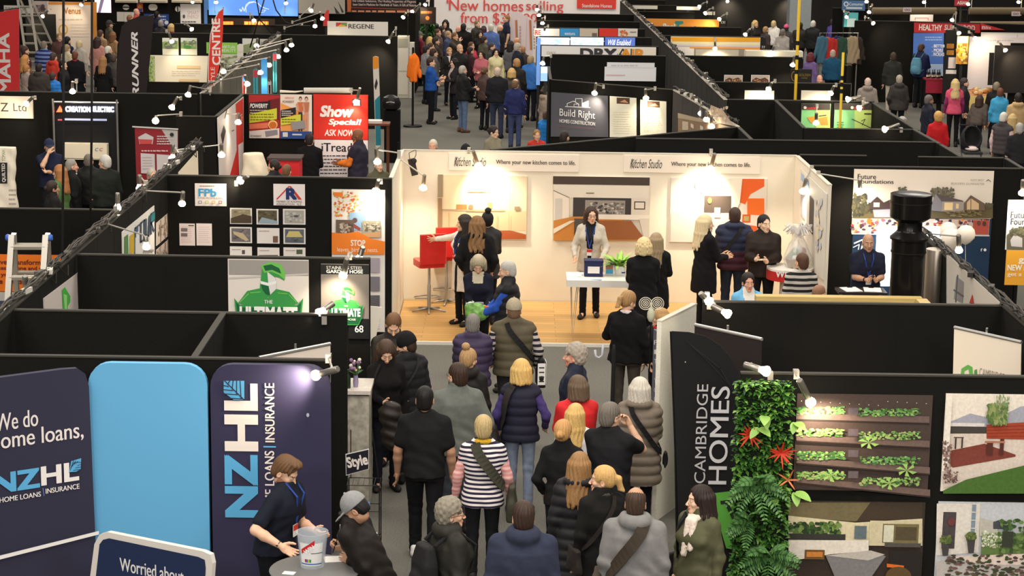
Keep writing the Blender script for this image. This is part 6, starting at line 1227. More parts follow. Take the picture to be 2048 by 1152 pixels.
# ---- ladders
def ladder(lb, p, q, wv, rungs, splay, th=.045, knob=None):
    p, q, wv = Vector(p), Vector(q), Vector(wv); r = thing('ladder', lb, 'ladder', (p + q) / 2); al = mat((206,198,184), .35, .7)
    for s_ in (0,1):
        m = MB(); m.tube([p + wv * s_, q + wv * s_], th * .6,0,4); m.build('rail', [al], r)
        m = MB(); m.tube([p + wv * s_ + splay, q + wv * s_ + Vector((0, .08,0))], th * .5,0,4); m.build('rear_rail', [al], r)
    for k in range(rungs):
        t = (k + .6) / rungs; a = p.lerp(q, t); m = MB(); m.tube([a, a + wv], th * .45,0,6); m.build('rung', [al], r)
        b_ = (p + splay).lerp(q + Vector((0, .08,0)), t); m = MB(); m.tube([b_, b_ + wv], th * .35,0,6); m.build('rear_rung', [al], r)
    if knob:
        for s_ in (0,1): m = MB(); m.lathe([(0, .03),(.05, .04),(.07, .03)], q + wv * s_ + Vector((0,0,-.03)),(1 if s_ else -1,0,0)); m.build('knob', [mat(knob, .4)], r, True, 40)
t = Vector(P(24,470,22.4)); wv = Vector(P(92,470,22.4)) - t
ladder('aluminium folding ladder with blue knobs in front of the orange banner', (t.x - .14,21.9,0), t, wv, 8, Vector((0,1.3,0)), .075,(60,100,190))
t = Vector(P(34,-12,63.)); ladder('tall aluminium stepladder by the red sideways banner', (t.x + .5,62.2,0), t, (.36,0,0),10, Vector((.7, .7,0)), .08)
# ---- exercise stand bits, sack
def blob(name, lb, cat, lo, hi, h, fn, c, **kw):
    f = Field(lo, hi, h); fn(f); V, F = f.mesh(); o = np_obj(name, V, F, [mat(c, .85, var=.06, scale=8, bump=.3)]); return tag(o, lb, cat)
c = P(512,330,36.2)
blob('dust_sheet', 'cream cloth bundle draped over a machine beside the slanting banner', 'cloth', (c[0] - .5,35.7,0),(c[0] + .7,36.9,1.7), .03, lambda f: (f.loft([(.0, c[0] + .1,36.2, .36, .3),(.5, c[0] + .1,36.2, .36, .3),(1.0, c[0] + .02,36.2, .3, .26),(P(500,296,36.2)[2], c[0] - .06,36.2, .16, .14)], .1), f.cone((c[0] - .1,36.2, .9),(c[0] + .28,36.2,1.0), .24, .16, .1), f.ripple(lambda x, y, z: .02 * np.sin(x * 18 + z * 5) * np.sin(y * 14 + z * 7))),(236,222,194))
c = P(570,318,37.2); m = MB(); m.box((c[0],37.3, c[2] / 2),(.56, .5, c[2])); m2 = MB(); m2.box((c[0],37.3, c[2] + .02),(.62, .56, .04)); prop('counter', 'bright red counter under the exercise posters', 'counter', (c[0],37.3,0),[('body', m, [mat((206,40,44), .5)]),('countertop', m2,[mat((70,60,60), .5)])])
c = P(8,350,33.0)
blob('sack', 'big white printed sack at the left edge', 'sack', (c[0] - .45,32.7,0),(c[0] + .35,33.3,2.2), .025, lambda f: (f.loft([(0, c[0],33, .25, .16),(.3, c[0],33, .27, .19),(1.2, c[0] - .02,33, .24, .17),(1.7, c[0] - .04,33, .2, .1),(P(8,288,33)[2], c[0] - .04,33, .19, .05)], .03), f.cone((c[0] + .1,33,1.72),(c[0] + .19,33, P(34,279,33)[2]), .07, .02, .06), f.ripple(lambda x, y, z: .008 * np.sin(x * 22 + z * 9) * np.sin(z * 13))),(232,220,200))
a = Art(Y=32.78); a.t = .01; a.poly([(0,325),(15,325),(15,367),(0,367)],(36,34,34)); a.txt('QUILTED', 4,327,12,364,(232,226,214), .03, rot=90); a.txt('TOMAH', 4,300,11,322,(70,120,90), .0, rot=90); a.lines(18,376,34,412,4,(170,160,150),3); tag(a.mb.build('sack_label', a.mats), 'black and white printed label on the big white sack', 'label')
# ---- standing boards against the lit-grey spine, paddle board, white cabinet
for k, (x0, y0, x1, y1, c, c2, Y) in enumerate(((485,148,493,192,(60,120,190),(200,90,90),40.4),(507,137,516,190,(196,60,70),(70,160,176),41.4),(523,117,535,178,(54,134,206),(54,134,206),42.8),(536,160,543,190,(232,226,220),(200,190,180),43.2),(546,104,554,156,(200,70,80),(64,156,170),44.2),(475,88,487,135,(236,228,214),(236,228,214),47.5))):
    a = Art(Y=Y); a.board(x0, y0, x1, y1 + 30, c2, .03, r=.05); a.rect(x0 + .5, y0 + 3, x1 - .5, y0 + (y1 - y0) * .33, c);
    a.done('snowboard', ('blue snowboard with red tip nearest in the row', 'teal snowboard with red top second in the row', 'all blue snowboard in the middle of the row', 'short white snowboard in the row', 'teal and red snowboard farthest along the row', 'white pointed board behind the row')[k], 'snowboard', 'boards standing along the grey spine wall', stand=True)
Yq = 47.0; a = Art(Y=Yq); a.pboard([(752,300),(748,180),(746,130),(746,114),(751,112),(757,114),(758,140),(760,200),(762,290)],(226,218,208), .05); a.poly([(746,130),(746,114),(751,112),(757,114),(757.5,136),(747,138)],(240,150,40)); a.poly([(749,172),(753,156),(756,166),(752,180)],(50,46,46)); a.poly([(750,200),(760,190),(762,290),(752,290)],(40,130,150)); a.done('paddle_board', 'tall white paddle board with orange tip standing by the big black wall', 'board', stand=True)
g = G(806,196,0); zt = P(806,73, g[1])[2]; r = thing('cabinet', 'tall white display cabinet at the end of the big black wall', 'cabinet', (g[0], g[1] + .2,0)); m = MB(); m.box((g[0], g[1] + .2, zt / 2),(.34, .4, zt)); m.build('body', [mat((206,198,180), .6)], r)
for z0, z1 in ((.1, .75),(.8,1.45),(1.5, zt - .06)):
    m = MB(); m.box((g[0], g[1] - .005,(z0 + z1) / 2),(.28, .02, z1 - z0)); m.build('door', [mat((226,218,202) if z0 < 1.4 else (170,168,150), .5)], r)
m = MB(); m.box((g[0] + .25, g[1] + .15, zt * .45),(.14, .35, zt * .9)); o = m.build('display_case', [mat((214,208,196), .6, var=.2, scale=20)]); tag(o, 'slimmer white case beside the tall white cabinet', 'cabinet')
def hang_shirt(lb, px, py, Y, c, w_=.42, h_=.75, grp=None):
    t = P(px, py, Y); f = Field((t[0] - .5, Y - .25, t[2] - h_ - .1),(t[0] + .5, Y + .25, t[2] + .1), .03)
    f.loft([(t[2] - h_, t[0], Y, w_ / 2, .09),(t[2] - .12, t[0], Y, w_ / 2, .09),(t[2], t[0], Y, w_ / 4, .06)], .03); f.cone((t[0] - w_ / 2 + .05, Y, t[2] - .1),(t[0] - w_ / 2 - .06, Y, t[2] - h_ * .8), .07, .05, .03); f.cone((t[0] + w_ / 2 - .05, Y, t[2] - .1),(t[0] + w_ / 2 + .06, Y, t[2] - h_ * .8), .07, .05, .03)
    f.ripple(lambda x, y, z: .012 * np.sin(x * 45 + 3 * np.sin(z * 6))); V, F = f.mesh(); r = thing('shirt', lb, 'clothes', t, grp); o = np_obj('garment', V - t, F, [mat(c, .9)], r); m = MB(); m.tube([(t[0] - w_ / 2 + .04, Y, t[2] - .04),(t[0], Y, t[2] + .03),(t[0], Y, t[2] + .12)], .01,0,5); m.build('hanger', [DARK()], r); return r
hang_shirt('bright orange work top hanging beside the tall white cabinet', 828,107,53.5,(244,120,30), .2, .74)
r = thing('clothes_stand', 'dark stand carrying the orange work top', 'stand', xyz(P(828,175,53.7) * (1,1,0))); x = P(826,106,53.6)[0]; m = MB(); m.tube([(x, 53.6,0),(x, 53.6, P(826,104,53.6)[2] + .12)], .03); m.build('post', [DARK()], r); m = MB(); m.lathe([(0, .25),(.04, .24)],(x, 53.6,0)); m.build('base', [DARK()], r)
# barbecue, side table and tripod in the passage
g = np.array([P(782,230,47.)[0],47.0,0]); zt = P(782,212,47)[2]; m = MB(); m.lathe([(zt - .1, .08),(zt - .05, .2),(zt, .22),(zt + .08, .225),(zt + .2, .18),(zt + .25, .08),(zt + .26, .001)],(g[0], g[1],0), n=24); m2 = MB(); m2.tube([(g[0] - .09, g[1] - .22, zt + .1),(g[0], g[1] - .26, zt + .12),(g[0] + .09, g[1] - .22, zt + .1)], .015)
prop('barbecue', 'black domed barbecue on a draped stand beside the passage', 'barbecue', g, [('bowl_and_lid', m, [mat((30,28,28), .4, .3)],40),('handle', m2,[METAL()])]); m = MB(); m.box((g[0] + .03, g[1] + .05,(zt - .1) / 2),(.36, .36, zt - .1)); tag(m.build('draped_stand', [felt((24,23,23))]), 'black draped stand under the domed barbecue', 'stand')
g = np.array([P(750,270,42.5)[0],42.5,0]); zt = P(750,247,42.5)[2]; r = thing('side_table', 'small brown wooden table beside the red banner end', 'table', g); m = MB(); m.box((g[0], g[1], zt),(.62, .45, .04)); m.build('tabletop', [mat((120,70,44), .5, var=.2, scale=8)], r)
for sx in (-1,1):
    for sy in (-1,1): m = MB(); m.tube([(g[0] + sx * .27, g[1] + sy * .18,0),(g[0] + sx * .27, g[1] + sy * .18, zt - .02)], .022,0,6); m.build('leg', [mat((104,60,38), .5)], r)
m = MB(); m.rbox((g[0] - .05, g[1], zt + .045),(.4, .3, .05), .08); tag(m.build('folded_cloth', [mat((226,214,206), .9)], None, True, 50), 'folded white cloth on the small brown table', 'cloth')
g = np.array([P(797,262,43.4)[0],43.4,0]); r = thing('tripod', 'folded black tripod standing in the passage', 'tripod', g)
for k in range(3): a = k * 2.1; m = MB(); m.tube([(g[0] + .2 * math.cos(a), g[1] + .2 * math.sin(a),0),(g[0], g[1], .7)], .014,0,5); m.build('leg', [DARK()], r)
m = MB(); m.tube([(g[0], g[1], .65),(g[0], g[1], .95)], .02); m.build('column', [DARK()], r)
m = MB(); q0, q1 = P(608,181,39.15), P(702,181,39.15); m.tube([q0, q1], .055,0,12); tag(m.build('rolled_screen', [mat((206,200,188), .5)], None, True, 40), 'pale rolled screen tube lying on the red poster wall', 'tube')
m = MB(); m.tube([xyz(P(560,183,39.14)), xyz(P(590,184,39.14)), xyz(P(606,182,39.14))],[.03, .02, .01],0,8); tag(m.build('rolled_sheet', [mat((232,222,204), .6)], None, True, 40), 'white rolled sheet beside the pale screen tube', 'tube')
# hanging greenery
c = P(852,54,66); m = MB()
for k in range(380): m.leaf((c[0] + rnd.uniform(-.28, .28),66 + rnd.uniform(-.12, .12), c[2] + rnd.uniform(-.2, .2)),(rnd.uniform(-1,1), rnd.uniform(-1, .3), rnd.uniform(-1, .4)),(0,0,1), .13, .035, rnd.randrange(2), .4,2)
m2 = MB(); m2.box((c[0],66.15, c[2]),(.62, .12, .5)); m2.box((c[0],66.15, c[2] / 2),(.06, .06, c[2])); r = prop('planter_screen', 'leafy green screen below the dark orange-lettered poster', 'plant', (c[0],66,0),[('leaves', m, [mat((60,110,56), .5), mat((100,150,84), .5)],60),('post', m2,[DARK()])]); r.children[0]['kind'] = 'stuff'
# ---- right aisle: clothes rail, bottles, bread stall, pushchair, awning, poles
def pole(lb, px, y0, y1, Y, c, th=.045):
    x = P(px, (y0 + y1) / 2, Y)[0]; z1 = P(px, y0, Y)[2]; r = thing('pole', lb, 'pole', (x, Y, 0)); m = MB(); m.tube([(x, Y, 0),(x, Y, z1)], th, 0,10); m.build('tube', [mat(c, .5)], r, True)
    for k in range(3): z = P(px, y0 + (y1 - y0) * (.5 + .12 * k), Y)[2]; m = MB(); m.lathe([(z, th + .004),(z + .08, th + .004)],(x, Y, 0), n=12, cap=False); m.build('tape_band', [DARK()], r)
pole('tall yellow pole with black tape rising beside the long spine', 1595,-30,210,40.4,(226,184,40), .03); pole('shorter yellow pole in front of the green tool poster', 1684,105,215,38.6,(226,190,50), .026)
q0, q1 = P(1640,66,60.), P(1716,66,60.); r = thing('clothes_rail', 'rail of colourful clothes by the side aisle', 'clothes rail', (q0[0],60,0)); m = MB(); m.tube([(q0[0],60,0), q0, q1,(q1[0],60,0)], .02); m.build('rail_frame', [METAL()], r)
for k, c in enumerate(((70,110,130),(206,90,40),(190,50,44),(44,44,90),(50,80,66),(206,190,150),(170,150,120),(60,50,46))): hang_shirt(('slate blue top first on the clothes rail', 'orange patterned top on the clothes rail', 'red top on the clothes rail', 'navy top on the clothes rail', 'dark green top on the clothes rail', 'cream top on the clothes rail', 'fawn top on the clothes rail', 'brown top last on the clothes rail')[k],1645 + k * 10,72 + (k % 3) * 2,60 + (k % 2) * .12 - .05, c, .3, .8, 'tops on the clothes rail')
g = np.array([P(1866,165,59.)[0],59., 0]); zt = P(1866,158,59)[2]; m = MB(); m.box((g[0], g[1], zt),(.5, .55, .05)); m2 = MB(); m2.box((g[0], g[1] - .25, zt - .2),(.5, .03, .36)); m3 = MB(); m3.box((g[0] - .2, g[1], zt / 2),(.04, .5, zt)); m3.box((g[0] + .2, g[1], zt / 2),(.04, .5, zt))
prop('stall_table', 'small stall table with red cloth under the blue poster', 'table', g, [('tabletop', m, [mat((150,40,56), .7)]),('red_cloth', m2,[mat((170,40,60), .8)]),('legs', m3,[DARK()])])
for k in range(6): x = g[0] - .18 + .072 * k; m = MB(); m.lathe([(0, .035),(.14, .035),(.19, .013),(.25, .013)],(x, g[1] - .05 + .08 * (k % 2), zt + .025), n=10); m.lathe([(.04, .0355),(.1, .0355)],(x, g[1] - .05 + .08 * (k % 2), zt + .025), mi=1, n=10, cap=False); tag(m.build('bottle', [mat((44,30,26), .25), mat((214,200,180), .6)], None, True, 40), 'dark labelled bottle standing in the small huddle on the red cloth', 'bottle', 'bottles on the red cloth')
g = G(1962,188, .86); g[2] = 0; zt = .86; m = MB(); m.box((g[0], g[1], zt),(.95,1.5, .06)); m2 = MB(); m2.box((g[0] - .1, g[1], zt / 2),(.7,1.3, zt)); m3 = MB(); m3.box((g[0] - .25, g[1] - .78, zt - .25),(.5, .04, .55))
prop('bread_stall', 'wooden stall table loaded with breads behind the pink hoodie', 'table', g, [('tabletop', m, [mat((196,130,70), .6, var=.2, scale=5)]),('base', m2,[mat((96,66,44), .7)]),('cloth', m3,[mat((232,206,130), .9)])])
for k in range(14): m = MB(); c = (g[0] + rnd.uniform(-.36, .36), g[1] + rnd.uniform(-.6, .55), zt + .08); m.ball(c, (.11, .075, .055),0,10, Matrix.Rotation(k * 1.3,3, 'Z')); tag(m.build('loaf', [mat((206,140,70) if k % 3 else (226,200,160), .7, var=.25, scale=14)], None, True), 'brown loaf among the breads on the wooden stall table' if k % 3 else 'pale floury loaf among the breads on the wooden stall table', 'bread', 'breads on the wooden stall')
g = np.array([P(1942,290,46.6)[0],46.6,0]); gy = 12.8; r = thing('pushchair', 'black pushchair with raised hood in the right aisle', 'pushchair', g); f = Field((g[0] - .4,46.0, .3),(g[0] + .4,47.2,1.2), .03); f.ell((g[0],46.6, .8),(.24, .34, .3),0); f.ell((g[0],46.42, .86),(.19, .3, .26), .02, 's'); V, F = f.mesh(); np_obj('hood', V - g, F, [mat((36,35,38), .8)], r)
m = MB(); m.box((g[0],46.5, .5),(.4, .5, .06)); m.box((g[0],46.75, .66),(.4, .06, .4)); m.build('seat', [mat((60,58,58), .9)], r); m = MB(); m.ball((g[0],46.5, .58),(.16, .22, .06),0,10); m.build('blanket', [mat((226,206,200), .9)], r, True)
for sx in (-1,1):
    m = MB(); m.tube([(g[0] + sx * .22,46.15, .1),(g[0] + sx * .22,46.7, .6),(g[0] + sx * .2,47.05,1.05)], .014); m.build('frame_tube', [mat((70,70,72), .4, .6)], r)
    for sy in (46.18,46.9): m = MB(); m.lathe([(-.02, .12),(.02, .12)],(g[0] + sx * .24, sy, .12),(1,0,0), n=16); m.build('wheel', [DARK()], r, True, 40)
m = MB(); m.tube([(g[0] - .2,47.05,1.05),(g[0] + .2,47.05,1.05)], .018); m.build('handle', [DARK()], r)
for (x0, x1, y, Y, lb) in ((1745,1912,22,62.3, 'long brown beam behind the black booth wall'),(1938,2075,22,62.3, 'long beige rolled awning at the right edge'),(1940,2075,50,61.6, 'second beige roll below the rolled awning')):
    q0, q1 = P(x0, y, Y), P(x1, y, Y); r = thing('awning', lb, 'awning', (q0[0], Y, 0)); m = MB(); m.tube([q0, q1], .11,0,12); m.build('roll', [mat((128,112,86), .8, var=.1)], r, True, 40)
    for q in (q0, q1): m = MB(); m.tube([(q[0], Y + .1,0),(q[0], Y + .1, q[2])], .03); m.build('post', [DARK()], r)
# ---- cables along the tops of the spines and ropes from above
def cables(lb, a, b, n, spread, seed):
    rr = random.Random(seed); m = MB(); a, b = Vector(a), Vector(b); N = int((b - a).length / .22)
    for k in range(n):
        ph = rr.uniform(0,6); fx = rr.uniform(1.2,3); pts = []
        for i in range(N + 1):
            t = i / N; p = a.lerp(b, t); pts.append(p + Vector((spread * math.sin(ph + t * N * .22 * fx) * rr.uniform(.4,1),0, .02 + .035 * rr.random() + .05 * abs(math.sin(ph + t * 31)))))
        m.tube(pts, rr.uniform(.006, .011), k % 3,5)
    for k in range(int(N / 3)):
        p = a.lerp(b, rr.random()); m.box((p.x + rr.uniform(-.05, .05), p.y, p.z + .06),(.06, .16, .05),3 if rr.random() < .3 else k % 2, rr.uniform(-.6, .6))
        if k % 3 == 0:
            q = p + Vector((rr.uniform(-.06, .06),0, .02)); m.tube([q, q + Vector((.08, .1,-.12)), q + Vector((.05, .25,-.03))], .007,0,5)
    o = m.build('cable_bundle', [mat((44,40,36), .7), mat((84,78,70), .7), mat((60,56,52), .6), mat((206,200,190), .6)]); tag(o, lb, 'cables', None, 'stuff')
cables('tangle of power cables along the near left slanting wall top', (-4.95,17.9,2.41),(-4.95,32.0,2.41),9, .05,1); cables('tangle of power cables along the far left spine top', (-6.0,39.2,2.41),(-6.06,52.8,2.41),8, .05,2); cables('tangle of power cables along the long middle spine top', (4.06,39.5,2.41),(3.52,68.5,2.41),9, .05,3); cables('tangle of power cables along the right slanting wall top', (5.1,17.7,2.41),(5.02,24.8,2.41),6, .04,4); cables('thin cables along the lounge picture wall top', (3.86,35.3,2.41),(3.2,40.9,2.41),5, .04,5)
for (x, y1, Y, lb) in ((127,640,22.3, 'black cable hanging from above down to the slanting wall, nearer the ladder'),(184,500,24.6, 'black cable hanging from above down to the slanting wall, nearer the photo wall')):
    m = MB(); t = P(x, -40, Y); b_ = P(x - 4, y1, Y); m.tube([xyz(t), xyz((t + b_) / 2 + (.01,0,0)), xyz(b_), xyz(b_ + (.15, .2,-.1 if x < 150 else 0))], .016,0,6); m.tube([xyz(t), xyz(t + (0,0,3))], .016,0,6); tag(m.build('hanging_cable', [mat((24,22,20), .8)], None, True), lb, 'cable')
for (pts, lb) in (([(513,0),(520,40),(545,68)], 'thin black wire looping to the far spine, nearer end'),([(546,0),(552,20),(570,44),(586,50)], 'thin black wire looping to the far spine, farther end'),([(528,0),(518,35),(500,95)], 'thin black wire sloping across the blue screen')):
    m = MB(); m.tube([xyz(P(x, y, 50.)) for x, y in pts], .018,0,5); p = P(pts[0][0], pts[0][1],50.); m.tube([xyz(p), xyz(p + (0,0,3.))], .018,0,5); tag(m.build('wire', [mat((26,24,22), .8)], None, True), lb, 'cable')
# ================================================================ the booth spotlights on their arms
GREY = (156,150,140)
POLES = ('number nine', 'number eleven', 'far end of the orange', 'round blue sign', 'one row behind the orange', 'farthest spotlight', 'far end of the yellow', 'white post', 'teal poster', 'numbered black booth', 'large bright spotlight')
def lamp(lb, bx, by, tx, ty, Y, arm=None, W=16., dY=.1, size=105, R=1.):
    b = Vector(P(bx, by, Y)); t = Vector(P(tx, ty, Y + dY)); d = (t - b); L = d.length; d.normalize()
    if L > .34: b = t - d * .34; L = .34
    if L < .12: b = t - d * .12; L = .12
    r = thing('spotlight', lb, 'spotlight', b)
    k = L - .075; Q = 1.0 if Y < 28 else 1.25
    m = MB(); m.lathe([(0, .024 * R),(.008, .03 * R),(k * .96, .031 * R),(k, .026 * R)], b, d, 0,14); m.build('lamp_body', [mat(GREY, .35, .75)], r, True, 40)
    m = MB(); m.lathe([(k - .004, .022 * R),(k + .02, .03 * R),(k + .06, .047 * R * Q),(k + .078, .046 * R * Q),(k + .094, .03 * R * Q),(k + .097, .001)], b, d, 0,14)
    m.build('bulb', [mat((255,236,200), .4, emit=22.)], r, True)
    c = b + d * k * .35
    a = Vector(P(*arm[:2], arm[2])) if arm[0] != 's' else Vector((arm[1], c.y, max(2.42, min(c.z + .05,2.5))))
    m = MB(); m.tube([c, c + (a - c) * .06 + Vector((0,0, .03)), a], .011,0,6); ar = m.build('arm', [mat((196,190,178), .4, .6)], r); m = MB(); m.box(a, (.05, .07, .08)); m.tube([a, (a.x, a.y, 2.39)], .014,0,6) if 2.42 <= a.z < 3 else None; m.tube([(a.x, a.y, 0), a], .014,1,6) if any(q in lb for q in POLES) else None; m.build('clamp', [mat((186,180,170), .4, .6), mat((24,23,22), .8)], ar)
    l = bpy.data.lights.new('lamp_light', 'SPOT'); l.energy = W; l.spot_size = math.radians(size); l.spot_blend = .9; l.shadow_soft_size = .04; l.color = (1, .84, .62)
    o = bpy.data.objects.new('lamp_light', l); COL.objects.link(o); o.location = t + d * .06; o.rotation_euler = d.to_track_quat('-Z', 'Y').to_euler()
    o.parent = r; o.matrix_parent_inverse = Matrix.Translation(r.location).inverted()
    return r
LP = [('silver spotlight leaning over the navy panel with sideways lettering', 676,738,630,751,17.3,(657,716,17.85),30, .18),
 ('silver spotlight pointing back over the low black wall in front of the hose posters', 668,606,637,627,19.8,(649,640,19.72),8,-.05),
 ('silver spotlight hanging in front of the narrow grey hose poster', 694,517,686,552,22.2,(700,512,22.66),26, .16),
 ('upright silver spotlight back on the wall below the STOP poster', 726,494,718,519,22.9,(716,527,22.72),0, .1),
 ('silver spotlight above the STOP poster', 757,360,752,383,28.25,(762,362,28.7),26, .2),
 ('small spotlight clipped between the two white initials cards', 496,352,480,361,28.4,(473,366,28.7),10, .1),
 ('spotlight on an arm lighting the striped slanting banner', 291,472,293,496,24.6,('s', -4.95),16,0),
 ('spotlight in front of the aluminium ladder', 50,552,52,586,21.2,('s', -4.95),18, .1),
 ('spotlight on an arm beside the white initials card', 366,384,364,408,27.0,('s', -4.95),16, .15),
 ('spotlight beside the cable bundle under the green scarf', 235,386,235,418,25.2,('s', -4.95),14, .05),
 ('spotlight on an arm below the dark red banner', 279,350,279,378,27.3,('s', -4.95),14, .05),
 ('bright spotlight against the dark red banner', 346,288,345,318,30.2,('s', -4.95),22, .05),
 ('large bright spotlight beside the red and white slanting banner', 443,288,443,311,33.5,(352,300,33.5),40, .1),
 ('spotlight on the red stripe of the slanting banner', 477,226,476,246,36.6,(450,228,36.6),14, .05),
 ('spotlight over the corner of the Show Special banner', 720,176,712,205,38.7,(703,180,39.1),22, .15),
 ('bright spotlight at the passage beside the kitchen booth', 752,296,755,325,30.6,('s', -1.73),34, .1),
 ('spotlight over the first kitchen header board', 945,299,957,332,31.0,(938,300,31.6),90, .22),
 ('spotlight over the second kitchen header board', 1430,306,1421,338,31.0,(1422,303,31.6),90, .22),
 ('spotlight on the left arm inside the kitchen booth', 849,350,846,377,30.6,('s', -1.73),45, .1),
 ('spotlight on the right side wall of the kitchen booth', 1612,358,1606,384,30.2,('s', 4.43),50, .1),
 ('spotlight over the Future lettering of the dusk houses banner', 1720,358,1720,383,29.6,('s', 4.45),40, .25),
 ('spotlight at the right picture edge', 2046,360,2045,387,28.2,(2075,352,28.2),26, .1),
 ('bright spotlight under the white balloons', 1917,470,1918,502,24.75,('s', 5.02),34, .1),
 ('silver spotlight jutting towards the aisle from the black wall', 1423,611,1458,629,20.2,(1414,592,20.6),34,-.05),
 ('unlit back of a twin spotlight on the same black wall corner', 1400,586,1420,604,20.4,(1418,610,20.6),0, .05),
 ('silver spotlight above the plant wall', 1488,729,1535,743,17.5,(1540,752,17.6),16,-.1),
 ('silver spotlight slanting over the plant shelf photo', 1597,757,1622,806,17.1,(1592,748,17.6),34, .2),
 ('spotlight over the grey construction board', 1192,166,1189,187,41.6,(1207,173,41.9),30, .15),
 ('spotlight over the second list poster', 1291,178,1292,197,40.9,(1310,177,41.2),30, .15)]
for i, (bx, by, tx, ty, Y, ax, ay) in enumerate(((1388,191,1391,213,39.2,1434,198),(1404,207,1402,228,38.2,1450,213),(1413,222,1413,240,37.2,1460,227),(1423,232,1423,254,36.4,1468,240),(1386,120,1384,136,47.0,1356,124),(1414,145,1412,161,44.6,1390,148),(1289,35,1290,46,61.5,1272,37),(1304,47,1308,57,59.0,1290,50))):
    LP.append(('spotlight on the long middle spine, number %s from its near end' % ('one', 'two', 'three', 'four', 'five', 'six', 'eight', 'seven')[(3,2,1,0,5,4,6,7)[i]], bx, by, tx, ty, Y, ('s', 3.86 - (Y - 35.2) * .12 if i < 4 else 4.06 - (Y - 39.4) * .019),16, .1))
for i, (bx, by, tx, ty, Y) in enumerate(((444,124,447,144,41.5),(490,150,495,169,40.2),(517,128,521,146,42.4),(539,114,538,131,43.8),(557,98,556,114,45.4),(571,83,573,101,47.0),(582,77,583,91,48.3),(515,77,513,92,48.0),(630,39,630,53,54.0),(640,24,645,38,56.0),(628,6,622,22,58.0))):
    LP.append(('spotlight on an arm over the standing snowboards, number %s counting away' % ('one', 'two', 'three', 'four', 'five', 'six', 'seven', 'eight', 'nine', 'ten', 'eleven')[(0,1,2,3,4,5,6,7,8,9,10)[i]], bx, by, tx, ty, Y, ('s', -6.0 - (Y - 39) * .0044),14, .1))
